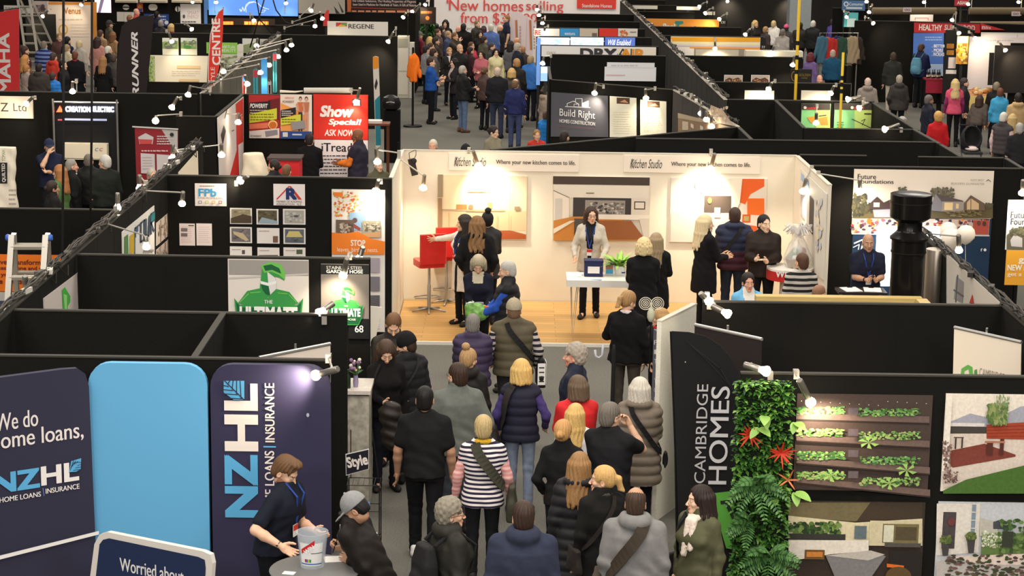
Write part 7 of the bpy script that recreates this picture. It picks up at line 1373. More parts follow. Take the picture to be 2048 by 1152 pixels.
LP += [('very bright spotlight at the corner of the big black wall', 787,64,776,84,52.4,(792,56,53.0),60, .1),('spotlight above the numbered black booth end', 812,26,806,35,60., (816,22,60.4),20, .1),('spotlight beside the dark orange-lettered poster', 834,12,824,24,64., (840,8,64.3),20, .1),('topmost spotlight beside the dark orange-lettered poster', 854,2,850,10,64.5,(858,0,64.8),20, .1),
 ('spotlight on the wall above the lit electric sign', 145,163,145,184,38.4,(153,162,39.0),12, .1),('spotlight over the cream sign ending in Ltd', 66,194,52,208,38.2,(71,195,39.0),16, .15),('spotlight on an arm above the spine beside the feather flag foot', 381,171,376,191,38.0,(420,180,39.0),14, .05),('spotlight below the feather flag foot', 356,194,343,216,36.5,(362,196,39.0),14, .05),('unlit spotlight seen end-on above the dark red banner', 312,233,311,242,35.4,(362,228,35.55),0,-.16),
 ('spotlight above the lawn photo nearer the black feather flag', 337,65,344,84,52.4,(333,62,53.0),16, .12),('spotlight above the lawn photo nearer the red feather flag', 374,50,384,59,55.4,(370,47,56.1),12, .1),('spotlight below the middle air conditioner', 385,-6,385,5,75., (388,-8,75.7),12, .1),('spotlight over the ladder top', 96,21,85,33,65.4,(101,20,66.0),18, .1),('spotlight on the gold titled board', 168,2,162,10,67.2,(172,-2,67.8),20, .1),
 ('spotlight at the near corner of the wide blue screen', 431,-4,432,5,60.8,(430,-8,61.3),10, .1),('spotlight at the far corner of the wide blue screen', 571,-3,572,7,60.8,(570,-8,61.3),10, .1),('spotlight over the glowing orange letters', 503,30,508,42,55.6,(500,28,56.1),14, .1),
 ('spotlight on the white post by the blue light panel', 1088,112,1085,128,47.5,(1102,112,47.5),20, .05),
 ('spotlight at the aisle end of the signboard row', 1090,54,1088,66,56.2,(1096,52,56.6),22, .1),('spotlight over the pale signs by the feather flags', 1084,36,1085,47,58.8,(1090,34,59.2),22, .1),('spotlight two rows behind the signboard row', 1078,20,1078,31,61.6,(1086,18,62.1),22, .1),('farthest spotlight at the aisle end of the middle stands', 1074,9,1074,20,64.8,(1082,8,65.),22, .1),
 ('bright spotlight over the pale garage door board', 1430,84,1430,98,53.8,(1430,78,54.4),60, .15),('bright spotlight over the pale counter', 1548,92,1543,106,52.4,(1556,90,52.9),50, .1),('spotlight over the far end of the yellow and orange bands', 1500,58,1490,70,56.4,(1506,54,57.),40, .1),('spotlight above the gold letter sign', 1589,112,1585,131,48., (1594,108,48.6),30, .1),
 ('spotlight on the bright blank poster before the yellow pole', 1544,165,1537,179,42.1,(1550,162,42.7),30, .15),('spotlight on the bright blank poster behind the yellow pole', 1668,172,1661,187,42.0,(1672,170,42.7),30, .15),('spotlight at the far end of the orange header board', 1448,30,1438,39,60., (1454,27,60.4),24, .1),('spotlight one row behind the orange header board', 1420,18,1410,27,63., (1426,16,63.4),24, .1),('farthest spotlight above the orange header board', 1408,6,1398,14,66., (1414,4,66.4),24, .1),
 ('lone spotlight high on the dark back wall nearer the yellow pole', 1579,-6,1579,4,79.0,(1579,-8,79.8),40, .3),('lone spotlight high on the dark back wall farther from the yellow pole', 1455,-7,1455,3,79.0,(1455,-9,79.8),40, .3),
 ('spotlight hanging in front of the green tool poster', 1633,226,1632,247,38.6,(1634,212,39.3),14, .1),('spotlight clipped near the drawing on the far green tool poster', 1738,205,1717,217,38.8,(1726,204,39.3),22, .1),('spotlight jutting out above the far green tool poster', 1722,193,1694,199,39.2,(1728,200,39.4),16, .0),('spotlight jutting over the black wall by the curly-haired head', 1799,249,1768,259,35.0,(1802,260,35.15),14,-.1),
 ('spotlight by the teal poster', 1698,24,1693,35,64.8,(1688,22,65.4),16, .1),('spotlight at the round blue sign', 1741,13,1738,25,62.5,(1744,10,62.9),20, .1),('spotlight over the black booth wall by the clothes rack', 1737,36,1747,47,60.2,(1730,34,61.0),26, .12),('topmost spotlight beside the round blue sign', 1735,-6,1733,4,64., (1738,-8,64.4),18, .1),('spotlight above the pale arch sign', 1850,-6,1848,5,65.8,(1852,-8,66.4),18, .1),('spotlight above the red header board', 1909,28,1904,41,59.8,(1912,26,60.6),22, .1),('spotlight below the red header board', 1911,56,1918,67,57., (1906,54,57.88),24, .1),('spotlight by the dark red sign', 1940,-2,1936,9,65.6,(1944,-4,66.2),16, .1),('spotlight in the top corner beyond the beige awning', 2040,-6,2037,5,64., (2044,-8,64.4),30, .1),('spotlight on the dark panel by the pale pink board', 2000,86,2011,101,54.9,(1996,84,55.4),26, .12),('spotlight on the pale pink board', 1942,66,1950,77,56.3,(1938,64,57.1),30, .15)]
for (lb, bx, by, tx, ty, Y, arm, W, dY) in LP: lamp(lb, bx, by, tx, ty, Y, arm, W, dY)
# ---------------------------------------------------------------- the people, nearest first
BLK, NVY, JN, GRYT = (26,26,28),(34,38,58),(84,102,128),(70,70,70)
BRN, DBR, HBK, BLO, GRY, WHT = (92,62,40),(58,40,30),(20,17,17),(196,158,98),(146,140,130),(206,200,190)
pp = person
def W3(px, py, z): q = G(px, py, z); return ('w', q[0], q[1], q[2])
def WY(px, py, Y): q = P(px, py, Y); return ('w', q[0], q[1], q[2])
host = pp('man in navy polo with lanyard leaning on the counter by the clear bucket', 567,913,1.80,112, 'polo', (30,33,44), legs=(24,24,28), hairs='quiff', hcol=(104,74,46), nod=32, lean=.16, lanyard=True, beard=(178,122,94), R=W3(562,1092,1.07), L=W3(632,1062,1.1), watch='R', build=1.18)
writer = pp('person in grey cap and black jacket bent over the counter writing', 716,988,1.74,-72, 'jacket', (32,28,26), hairs='crop', hcol=HBK, hat='cap', hatc=(140,140,140), nod=42, turn=-8, lean=.3, R=W3(690,1096,1.09), L=W3(700,1120,1.07), skin='tan', rp='grip', lp='flat', collar=True)
specs = pp('older person with curly grey hair and glasses in dark olive hooded coat', 902,998,1.68,62, 'jacket', (46,45,40), hairs='curly', hcol=(134,126,110), turn=18, hood=True, glasses=True, sex='f', build=1.15)
pp('man in navy fleece with dark collar seen from behind at the bottom', 1047,1002,1.78,0, 'fleece', (52,56,74), hairs='short', hcol=DBR, build=1.25, hood=True, turn=-6)
pp('woman in long black puffer coat with straight blonde hair down', 1160,905,1.66,4, 'longpuffer', (34,32,36), sex='f', hairs='long', hcol=(150,112,70), turn=12)
pony = pp('woman with blonde ponytail in black coat looking sideways', 1206,932,1.66,-20, 'coat', (30,29,28), sex='f', hairs='pony', hcol=(208,166,104), turn=-62, scarf=(70,66,62))
bald = pp('balding man in light grey hoodie with brown bag strap', 1272,975,1.76,6, 'hoodie', (132,130,128), legs=JN, hairs='bald', hcol=(70,52,40), skin='tan', build=1.12, hood=True)
parka = pp('woman with long dark hair in green parka and pale scarf', 1400,972,1.64,-136, 'jacket', (86,86,62), sex='f', hairs='long', hcol=(42,28,24), scarf=(232,214,200,1), turn=34, skin='light', hood=True, hemz=.7)
stripy = pp('person in navy and white striped top with mustard scarf', 967,830,1.68,0, 'sweater', sex='f', hairs='short', hcol=(188,164,116), stripe=((236,226,222),(44,40,62),23.), scarf=(206,164,44), R=(.27, .1, .86), L=(-.27, .1, .86), legs=BLK, hemz=.82, build=1.1, sleeves=((226,150,146),(236,190,184),22.))
tee = pp('man in black t-shirt and black trousers walking away', 850,772,1.80,2, 'tshirt', (30,30,31), legs=(24,24,26), skin='tan', hcol=HBK, hairs='crop', step=-.34, build=1.12, shoe=(236,232,228), R=(.26, .06, .82), L=(-.27, .08, .8))
pp('man with dark hair and glasses in grey-green jacket', 915,726,1.80,-14, 'jacket', (104,108,102), legs=(60,62,70), hairs='short', hcol=DBR, turn=-22, glasses=True, build=1.12, R=(.3, .05, .9), L=(-.25, .22,1.06))
pp('woman with blonde top knot in black jacket behind the grey-green jacket', 938,697,1.66,18, 'jacket', (36,33,32), sex='f', hairs='topknot', hcol=(176,140,96), turn=16, hood=True)
vest = pp('woman with blonde bob in navy vest over purple sleeves and jeans', 1043,720,1.68,4, 'vest', (38,38,54), legs=(138,150,172), sex='f', hairs='bob', hcol=(214,176,106), sleeves=(66,54,110), R=(.26, .12, .95), L=(-.24, .12, .92), shoe=(70,66,64))
pp('woman with short grey hair in purple puffer jacket', 946,628,1.64,0, 'puffer', (62,50,78), sex='f', hairs='short', hcol=(128,122,116), R='b', L='b', build=1.1)
capman = pp('man in beige cap and olive vest over striped sleeves', 1028,598,1.76,-4, 'vest', (92,84,66), legs=(52,50,50), hairs='crop', hcol=(120,92,70), hat='cap', hatc=(170,158,134), sleeves=((40,36,44),(190,180,176),15.), build=1.2, R=(.28, .08, .9), L=(-.24, .1, .95))
pp('bearded man in black jacket looking down beside the numbered stand', 787,627,1.78,176, 'jacket', (40,36,33), hairs='short', hcol=(112,78,50), nod=34, beard=(150,92,70), R='b', L='b')
reader = pp('woman with dark wavy hair in black turtleneck looking down', 772,682,1.69,168, 'sweater', (26,24,25), sex='f', hairs='mid', hcol=(78,58,46), nod=28, R='b', L='d', collar=True)
beanie = pp('man in black beanie and black vest turned to the dark-haired woman', 814,668,1.70,-30, 'vest', (38,37,40), hairs='crop', hcol=DBR, hat='beanie', hatc=(22,21,22), turn=-45, nod=14, sleeves=(30,29,31), build=1.05)
pp('woman with grey bob in navy jumper reading a curled brochure', 957,512,1.64,-178, 'sweater', (30,31,44), sex='f', hairs='bob', hcol=(178,164,138), nod=30, R=(.02, .3,1.0), L=(-.1, .3, .98), under=(196,184,160,1.34), rp='hold', lp='hold', legs=BLK)
carrier = pp('grey-haired man in black vest with blue sleeves hugging a parcel', 1016,522,1.74,-86, 'vest', (36,35,38), hairs='crop', hcol=(186,182,174), nod=10, sleeves=(44,84,178), R=(.02, .36, .98), L=(-.06, .34,1.02), beard=(200,180,168), build=1.1, rp='hold', lp='hold')
pp('person with long brown tangled hair in black hoodie and jeans', 955,433,1.75,4, 'hoodie', (28,27,28), legs=(86,106,130), hairs='dread', hcol=(134,98,62), z0=.04, R='p', L='p', step=.16, hood=True, shoe=(80,78,76))
pointer = pp('woman in long white cardigan stretching out her arm', 928,430,1.66,-130, 'cardigan', (240,228,216), sex='f', hairs='mid', hcol=(48,36,32), z0=.04, under=(30,28,30), lanyard=True, turn=40, R=WY(872,478,30.3), L='d', rp='spread', hemz=.55, legs=BLK)
pp('woman with dark bun in charcoal cardigan facing the kitchen picture', 975,424,1.70,-8, 'cardigan', (58,56,56), sex='f', hairs='topknot', hcol=HBK, z0=.04, R='b', L='b', legs=BLK)
hostess = pp('woman with glasses in pale checked blazer behind the white table', 1183,414,1.70,-172, 'blazer', (194,184,168), legs=(24,23,26), sex='f', hairs='long', hcol=(62,42,34), under=(26,26,32), glasses=True, lanyard=True, R=(.21, .26, .98), L=(-.21, .26, .98), z0=.04, turn=-18, shoe=(40,34,30), step=.16, hemz=.73)
pp('woman with cream blonde hair in black coat at the white table', 1288,478,1.71,4, 'coat', (26,26,27), sex='f', hairs='volume', hcol=(222,196,146), R='b', L='b', legs=BLK, build=1.12)
pp('woman with ash blonde hair in black partly behind the cream blonde woman', 1313,466,1.66,14, 'coat', (28,28,29), sex='f', hairs='long', hcol=(158,136,104), R='b', L='b', legs=BLK)
ponyb = pp('woman with low fair ponytail in black jumper and brown trousers', 1256,583,1.74,24, 'sweater', (24,23,24), legs=(66,60,54), sex='f', hairs='pony', hcol=(168,130,84), turn=24, nod=16, scarf=(226,206,200), build=1.25, R=(.27, .06, .84), L=(-.2, .3,1.1))
kid = pp('child with fair fringe and red trim by the grey column', 1320,620,1.38,-150, 'jacket', (26,24,26), sex='f', hairs='mid', hcol=(186,146,94), kid=True, scarf=(206,52,54), legs=(34,30,32), R='d', L='d', turn=60)
pp('man with curly silver hair in navy jacket looking aside', 1150,688,1.76,-76, 'jacket', (40,44,60), hairs='curly', hcol=(162,152,138), skin='pink', beard=(208,146,122), legs=(50,50,56))
pp('woman with brown bob in red and black jacket', 1155,753,1.64,-12, 'jacket', (208,44,46), sex='f', hairs='bob', hcol=(104,84,66), turn=-16, build=1.15, R='b', L='b')
pp('girl with long straight blonde hair in white top', 1152,808,1.56,8, 'sweater', (226,224,228), sex='f', hairs='long', hcol=(214,176,108), R='d', L='d', turn=14)
pp('woman with fair low bun in black turtleneck', 1127,840,1.64,10, 'sweater', (28,28,29), sex='f', hairs='bun', hcol=(196,148,92), R='b', L='p', collar=True, turn=6)
pp('man with grey hair in black polo holding his chin', 1222,805,1.78,26, 'polo', (34,34,36), hairs='short', hcol=(116,108,98), R=(.1, .23,1.46), L='b', turn=22, build=1.15, rp='hold', glasses=True)
taupe = pp('woman with white hair in long taupe puffer coat', 1280,757,1.68,4, 'longpuffer', (124,112,98), sex='f', hairs='bob', hcol=(208,200,186), R='b', L=(-.24, .05, .9), build=1.12, hemz=.6)
pp('woman with long platinum hair in black coat at the orange kitchen picture', 1412,430,1.76,62, 'coat', (26,25,27), sex='f', hairs='long', hcol=(226,202,160), z0=.04, R='b', L='b', turn=20, under=(176,176,186), legs=BLK)
twotone = pp('man in navy and maroon puffer jacket seen from behind', 1470,415,1.78,0, 'puffer', (66,36,44), hairs='short', hcol=(66,46,38), z0=.04, R='b', L='b', hood=True, build=1.12, legs=(46,52,66), stripe=((70,36,46),(46,50,72), .5, .7, .57))
card = pp('smiling man with black hair in dark brown jacket holding a card', 1529,430,1.74,-168, 'jacket', (46,36,32), hairs='short', hcol=HBK, z0=.04, R=(.08, .3,1.12), L=(-.1, .3,1.1), turn=-38, skin='light', rp='hold', lp='hold', build=1.1, legs=BLK)
pp('woman in bright blue top with tied dark hair behind the black wall', 1497,546,1.64,172, 'jacket', (112,178,220), sex='f', hairs='bun', hcol=(40,30,28), skin='pink', under=(236,228,216))
pp('man with short brown hair in black and white patterned jumper', 1604,506,1.68,-4, 'sweater', hairs='crop', hcol=(92,62,46), stripe=((40,38,38),(196,188,178),13.), turn=-24, build=.9)
pp('person with reddish hair mostly hidden behind the pine rail', 1640,570,1.56,60, 'jacket', (60,50,48), hairs='crop', hcol=(150,108,84))
seller = pp('shaven-headed man in navy polo writing at the clipboard table', 1737,468,1.72,178, 'polo', (34,36,52), hairs='', hcol=(60,46,40), skin='tan', R=(.06, .34,1.1), L=(-.08, .34,1.1), watch='R', lanyard=True, rp='grip', lp='hold', build=1.2, lean=.06)
# ---- booths on the left
pp('man in navy cap and polo with his hand at his mouth', 98,279,1.74,164, 'polo', (34,38,60), hairs='crop', hcol=DBR, hat='cap', hatc=(38,44,72), R=(.03, .2,1.5), L='f', build=1.1, rp='hold')
pp('woman with long wavy red-brown hair and green scarf', 118,330,1.68,-76, 'jacket', (84,116,66), sex='f', hairs='long', hcol=(166,110,64))
pp('woman with dark hair and maroon scarf in black coat', 105,362,1.60,62, 'coat', (34,32,33), sex='f', hairs='bun', hcol=(52,38,32), scarf=(120,40,52), skin='tan')
pp('grey-haired man in black coat with white collar under the lit sign', 143,318,1.67,64, 'coat', (32,32,32), hairs='crop', hcol=GRY, skin='pink', scarf=(200,196,190))
pp('man with thin grey hair seen from behind under the air conditioner', 177,308,1.70,2, 'jacket', (32,32,31), hairs='crop', hcol=(110,102,92), build=1.15)
pp('man with white hair in dark green jumper bowed towards his neighbour', 209,310,1.78,-32, 'sweater', (36,40,36), hairs='short', hcol=(200,196,188), turn=-30, build=1.15)
pp('person with pale grey hair in front of the red house banner', 304,338,1.66,150, 'jacket', (120,66,56), hairs='short', hcol=(182,172,156), sex='f', skin='pink', glasses=True)
pp('person with sandy grey hair behind the cable bundle', 333,325,1.72,30, 'jacket', (38,36,35), hairs='short', hcol=(146,126,98))
pp('woman with sunglasses pushed up on dark hair', 547,320,1.62,-48, 'jacket', (40,38,42), sex='f', hairs='bun', hcol=(42,32,30), turn=-40)
pp('child with brown hair behind the photo board wall', 574,331,1.42,20, 'sweater', (40,38,42), hairs='short', hcol=(116,84,58), kid=True)
pp('man in tight black jumper with shaved neck seen from behind', 619,266,1.76,4, 'sweater', (24,24,25), hairs='crop', hcol=(40,32,30), R='b', L='p')
pp('bald man with sunglasses in orange and navy work jacket', 716,258,1.85,-78, 'jacket', (48,44,58), hairs='', hcol=(50,40,36), skin='brown', R='b', L='b', nod=12, under=(226,120,40), sleeves=(232,126,44), glasses=True, build=1.2)
pp('stooped person in olive green jacket beside the kitchen booth', 757,318,1.58,150, 'jacket', (84,80,58), hairs='crop', hcol=(150,140,120), skin='fair')
pp('man with white hair behind the kitchen wall', 866,279,1.70,-170, 'jacket', (70,66,60), hairs='crop', hcol=(216,206,186), skin='pink')
pp('person in black cap behind the kitchen wall', 932,289,1.70,20, 'jacket', (40,40,44), hairs='crop', hcol=DBR, hat='cap', hatc=(32,31,32))
pp('woman with glasses and tied dark hair in grey shirt', 987,252,1.66,140, 'sweater', (140,132,112), sex='f', hairs='bun', hcol=(46,36,34), turn=-20, nod=8, glasses=True, skin='light')
pp('boy with brown fringe at the end of the black wall', 1074,261,1.40,170, 'tshirt', (190,60,50), hairs='short', hcol=(150,112,62), kid=True)
pp('boy in bright blue vest beside the grey construction board', 1093,222,1.42,30, 'vest', (44,128,206), hairs='crop', hcol=(96,78,66), kid=True, sleeves=(40,90,170))
pp('woman with dark hair in fawn hooded top beside the grey construction board', 1092,172,1.66,60, 'hoodie', (134,120,108), sex='f', hairs='bun', hcol=(60,46,38), hood=True)
pp('dark-haired person whose head shows under the grey construction board', 1130,262,1.66,40, 'jacket', (40,38,38), hairs='short', hcol=(50,38,34))
# ---- the far aisle crowd
AI = [(862,115,1.76,96, 'sweater', (38,84,160), 'short', DBR, 'man in bright blue jumper with folded arms and black trousers', dict(R='f', L='f', legs=(24,25,30), build=1.1)),
 (926,131,1.72,60, 'jacket', (34,33,34), 'crop', (170,162,150), 'grey-haired man in black jacket and blue jeans in the far aisle', dict(legs=(92,110,140), R='b', L='b', build=1.1, shoe=(92,62,44))),
 (995,134,1.80,4, 'sweater', (34,34,38), 'bald', (200,178,160), 'tall bald man in black jumper and dark jeans seen from behind', dict(legs=(56,62,84), skin='pink', build=1.15)),
 (1031,158,1.72,6, 'sweater', (42,48,92), 'bald', (120,92,70), 'man in navy jumper and blue jeans with a bald spot', dict(legs=(66,76,112), R='d', L='d', turn=14)),
 (1033,117,1.82,20, 'jacket', (38,34,32), 'short', (176,130,80), 'tall sandy-haired man in dark brown coat', dict(turn=-50, legs=(30,29,32))),
 (1024,137,1.66,16, 'jacket', (80,72,60), 'bob', (204,164,104), 'woman with golden bob in khaki jacket', dict(sex='f')),
 (1062,111,1.76,30, 'fleece', (62,120,196), 'short', (170,146,112), 'man in sky blue fleece with grey-blond hair', dict(legs=(30,30,40), build=1.1)),
 (970,134,1.64,40, 'jacket', (84,66,62), 'bun', (100,72,52), 'woman with brown hair in dusky brown jacket and black skirt', dict(sex='f')),
 (992,97,1.66,170, 'jacket', (226,216,168), 'long', HBK, 'woman with long black hair in cream jacket', dict(sex='f', skin='light')),
 (963,101,1.64,-160, 'jacket', (190,104,112), 'long', (44,32,30), 'woman in dusty pink jacket with dark hair', dict(sex='f', R='b', L='b')),
 (943,84,1.66,130, 'jacket', (206,56,84), 'short', (96,62,46), 'woman in crimson jacket with brown hair', dict(sex='f')),
 (920,88,1.82,150, 'jacket', (30,30,30), '', (60,50,46), 'bald man in black jacket facing the camera in the crowd', dict(build=1.2)),
 (899,95,1.65,160, 'jacket', (40,38,38), 'short', (182,142,92), 'fair-haired woman with long white scarf', dict(sex='f', scarf=(232,222,210,1))),
 (908,117,1.64,-120, 'cardigan', (42,38,40), 'long', HBK, 'woman with long black hair in dark cardigan holding leaflets', dict(sex='f', R='b', L='b', under=(180,160,160))),
 (868,97,1.74,70, 'hoodie', (88,86,80), 'short', DBR, 'man in grey hoodie behind the bright blue jumper', dict(legs=(44,48,60))),
 (853,91,1.68,60, 'sweater', (142,140,142), 'short', (38,32,32), 'dark-haired person in mid grey sweater', {}),
 (872,74,1.72,80, 'jacket', (62,54,44), 'short', (44,34,30), 'man in brown jacket with slick dark hair', {}),
 (860,74,1.64,40, 'jacket', (150,130,110), 'bob', (226,190,120), 'woman with yellow blonde hair in beige coat', dict(sex='f')),
 (839,63,1.68,60, 'hoodie', (128,52,66), 'short', GRY, 'person in maroon hoodie and grey cap', dict(hat='cap', hatc=(120,114,110))),
 (897,62,1.70,110, 'jacket', (70,80,110), 'short', (180,150,116), 'fair man in slate blue jacket', {}),
 (910,65,1.74,120, 'jacket', (66,58,46), 'short', (120,88,58), 'brown-haired man in dark olive jacket raising his hand', dict(R='fc')),
 (927,47,1.80,6, 'coat', (30,29,29), 'short', (40,32,30), 'tall man in long black coat near the big white board', dict(build=1.2)),
 (891,40,1.76,-170, 'jacket', (28,28,29), 'mid', HBK, 'black-haired woman in black at the back of the crowd', dict(sex='f')),
 (873,47,1.70,10, 'jacket', (38,36,36), 'short', HBK, 'person in black by the hanging greenery', {}),
 (884,52,1.66,60, 'jacket', (56,52,58), 'short', (50,40,38), 'person in charcoal jacket at the back of the crowd', {}),
 (876,58,1.68,120, 'jacket', (90,74,70), 'short', (90,60,46), 'person in mauve brown jacket at the back of the crowd', {}),
 (917,52,1.66,-120, 'jacket', (100,70,66), '', (90,60,50), 'pink-faced bald man by the big white board', dict(skin='pink')),
 (955,41,1.70,140, 'jacket', (56,54,46), 'short', (130,116,82), 'man with olive blond hair under the red price lettering', {}),
 (968,52,1.64,30, 'jacket', (70,34,44), 'long', (64,34,36), 'woman with dark red hair', dict(sex='f')),
 (960,61,1.62,160, 'jacket', (34,30,32), 'mid', (40,26,26), 'woman with dark wavy hair in black looking out', dict(sex='f')),
 (982,48,1.81,4, 'sweater', (88,112,170), 'crop', (206,198,186), 'white-haired man in cornflower blue shirt seen from behind', dict(build=1.2)),
 (1000,50,1.70,-70, 'jacket', (36,34,34), '', (90,70,60), 'bald man in black coat facing the blue shirt', dict(build=1.1)),
 (1013,30,1.82,-100, 'polo', (40,44,62), 'short', (150,108,70), 'tall man with lanyard in navy polo by the feather flags', dict(lanyard=True, turn=-20)),
 (968,72,1.74,60, 'jacket', (88,84,68), 'short', DBR, 'man in sage green jacket with dark hair', {}),
 (984,86,1.68,110, 'jacket', (70,70,72), 'short', (66,56,52), 'man in dark grey jacket with greying hair', {}),
 (941,94,1.60,60, 'jacket', (66,40,44), 'short', (54,38,34), 'person in dark red jacket in the crowd', {}),
 (1036,86,1.80,70, 'blazer', (44,46,60), 'short', (190,178,164), 'grey-haired man in dark suit by the feather flags', dict(build=1.15, under=(220,220,224))),
 (1034,76,1.72,30, 'jacket', (170,130,120), 'short', (216,160,120), 'strawberry blond person by the feather flags', {}),
 (1022,82,1.66,30, 'jacket', (110,112,116), 'mid', (44,36,36), 'dark-haired woman in grey beside the suited man', dict(sex='f')),
 (862,86,1.66,100, 'jacket', (40,50,84), 'short', (70,54,44), 'person in dark blue jacket in the crowd', {}),
 (1046,92,1.65,20, 'jacket', (58,50,48), 'short', (150,112,84), 'person in brown jacket beside the sky blue fleece', {})]
for (x, y, h_, yw, tp, c_, hs, hc, lb, kw) in AI: pp(lb, x, y, h_, yw, tp, c_, hairs=hs, hcol=hc, group='visitors crowding the far aisle', **kw)
# ---- the crowd at upper left
LC = [(88,82,1.74,20, 'fleece', (50,60,110), 'crop', (128,116,100), 'grey-haired man in blue striped jumper by the ladder', dict(stripe=((44,50,104),(120,140,190),9.), build=1.25)),
 (51,110,1.62,60, 'jacket', (120,90,60), 'long', (196,140,80), 'woman with long ginger blonde hair by the red banner', dict(sex='f')),
 (53,131,1.40,40, 'jacket', (170,150,140), 'short', (176,120,66), 'child with ginger hair by the red banner', dict(kid=True)),
 (107,105,1.70,30, 'hoodie', (196,64,50), 'crop', (70,54,46), 'man in red and blue hooded jacket', dict(under=(40,110,190))),
 (105,146,1.40,10, 'puffer', (36,122,206), 'short', (70,54,46), 'child in vivid blue puffer jacket', dict(kid=True)),
 (78,127,1.70,10, 'coat', (64,58,54), 'short', (40,32,30), 'person in grey hooded coat seen from behind', dict(hood=True, build=1.3)),
 (126,121,1.66,100, 'jacket', (28,27,28), 'short', (30,24,24), 'dark-haired person in black near the hanging cable', {}),
 (150,103,1.68,4, 'sweater', (28,27,30), 'short', (110,62,40), 'auburn-haired person in black jumper with red collar', dict(scarf=(180,44,44), build=1.15)),
 (134,89,1.64,40, 'jacket', (206,190,160), 'short', (164,138,100), 'sandy-haired person in cream top', {}),
 (135,73,1.72,40, 'fleece', (36,40,62), 'short', HBK, 'black-haired man in navy fleece in front of the gold lettered board', {}),
 (159,81,1.70,30, 'jacket', (178,170,160), 'short', (210,190,150), 'person with pale blond hair in light grey jacket', dict(build=1.1)),
 (195,74,1.70,20, 'coat', (200,140,130), 'mid', (60,40,36), 'woman with dark hair in salmon pink coat', dict(sex='f', build=1.1)),
 (206,112,1.64,10, 'coat', (26,25,26), 'long', (160,116,72), 'woman with long fair hair in black coat beside the feather flag', dict(sex='f')),
 (217,92,1.70,60, 'jacket', (40,38,40), 'crop', (226,216,200), 'white-haired person beside the feather flag', {}),
 (219,41,1.72,60, 'jacket', (92,84,70), 'short', (90,66,50), 'person in grey-brown jacket at the far back', dict(hat='cap', hatc=(60,56,54))),
 (226,64,1.66,40, 'jacket', (170,132,92), 'mid', (130,88,54), 'woman in camel jacket with brown hair', dict(sex='f')),
 (201,60,1.68,30, 'jacket', (176,140,104), 'short', (84,60,48), 'person in tan coat behind the salmon pink coat', {}),
 (118,67,1.66,150, 'jacket', (90,60,56), 'short', (150,120,90), 'pale-faced person beside the black panel', {}),
 (273,17,1.74,100, 'jacket', (180,70,70), '', (160,130,110), 'bald man in red shirt at the far back', dict(skin='pink')),
 (260,30,1.66,60, 'jacket', (50,48,52), 'short', (140,96,60), 'brown-haired person beside the bald man', {}),
 (314,22,1.72,40, 'jacket', (40,44,60), 'short', HBK, 'black-haired man in navy by the blue poster', {}),
 (322,40,1.68,20, 'jacket', (52,50,56), 'short', (150,140,136), 'grey-haired person in charcoal by the blue poster', {}),
 (343,48,1.66,30, 'jacket', (166,60,50), 'bob', (206,170,110), 'blonde woman in brick red top', dict(sex='f')),
 (312,73,1.66,70, 'sweater', (28,27,28), 'mid', (190,140,84), 'fair woman in black beside the landscape pictures', dict(sex='f')),
 (228,108,1.66,10, 'jacket', (74,70,68), 'short', (80,66,58), 'person in grey jacket half behind the feather flag', {}),
 (50,92,1.72,60, 'jacket', (86,40,40), 'short', (70,46,40), 'person in dark red jacket half behind the red banner', {})]
for (x, y, h_, yw, tp, c_, hs, hc, lb, kw) in LC: pp(lb, x, y, h_, yw, tp, c_, hairs=hs, hcol=hc, group='visitors in the far left aisle', **kw)
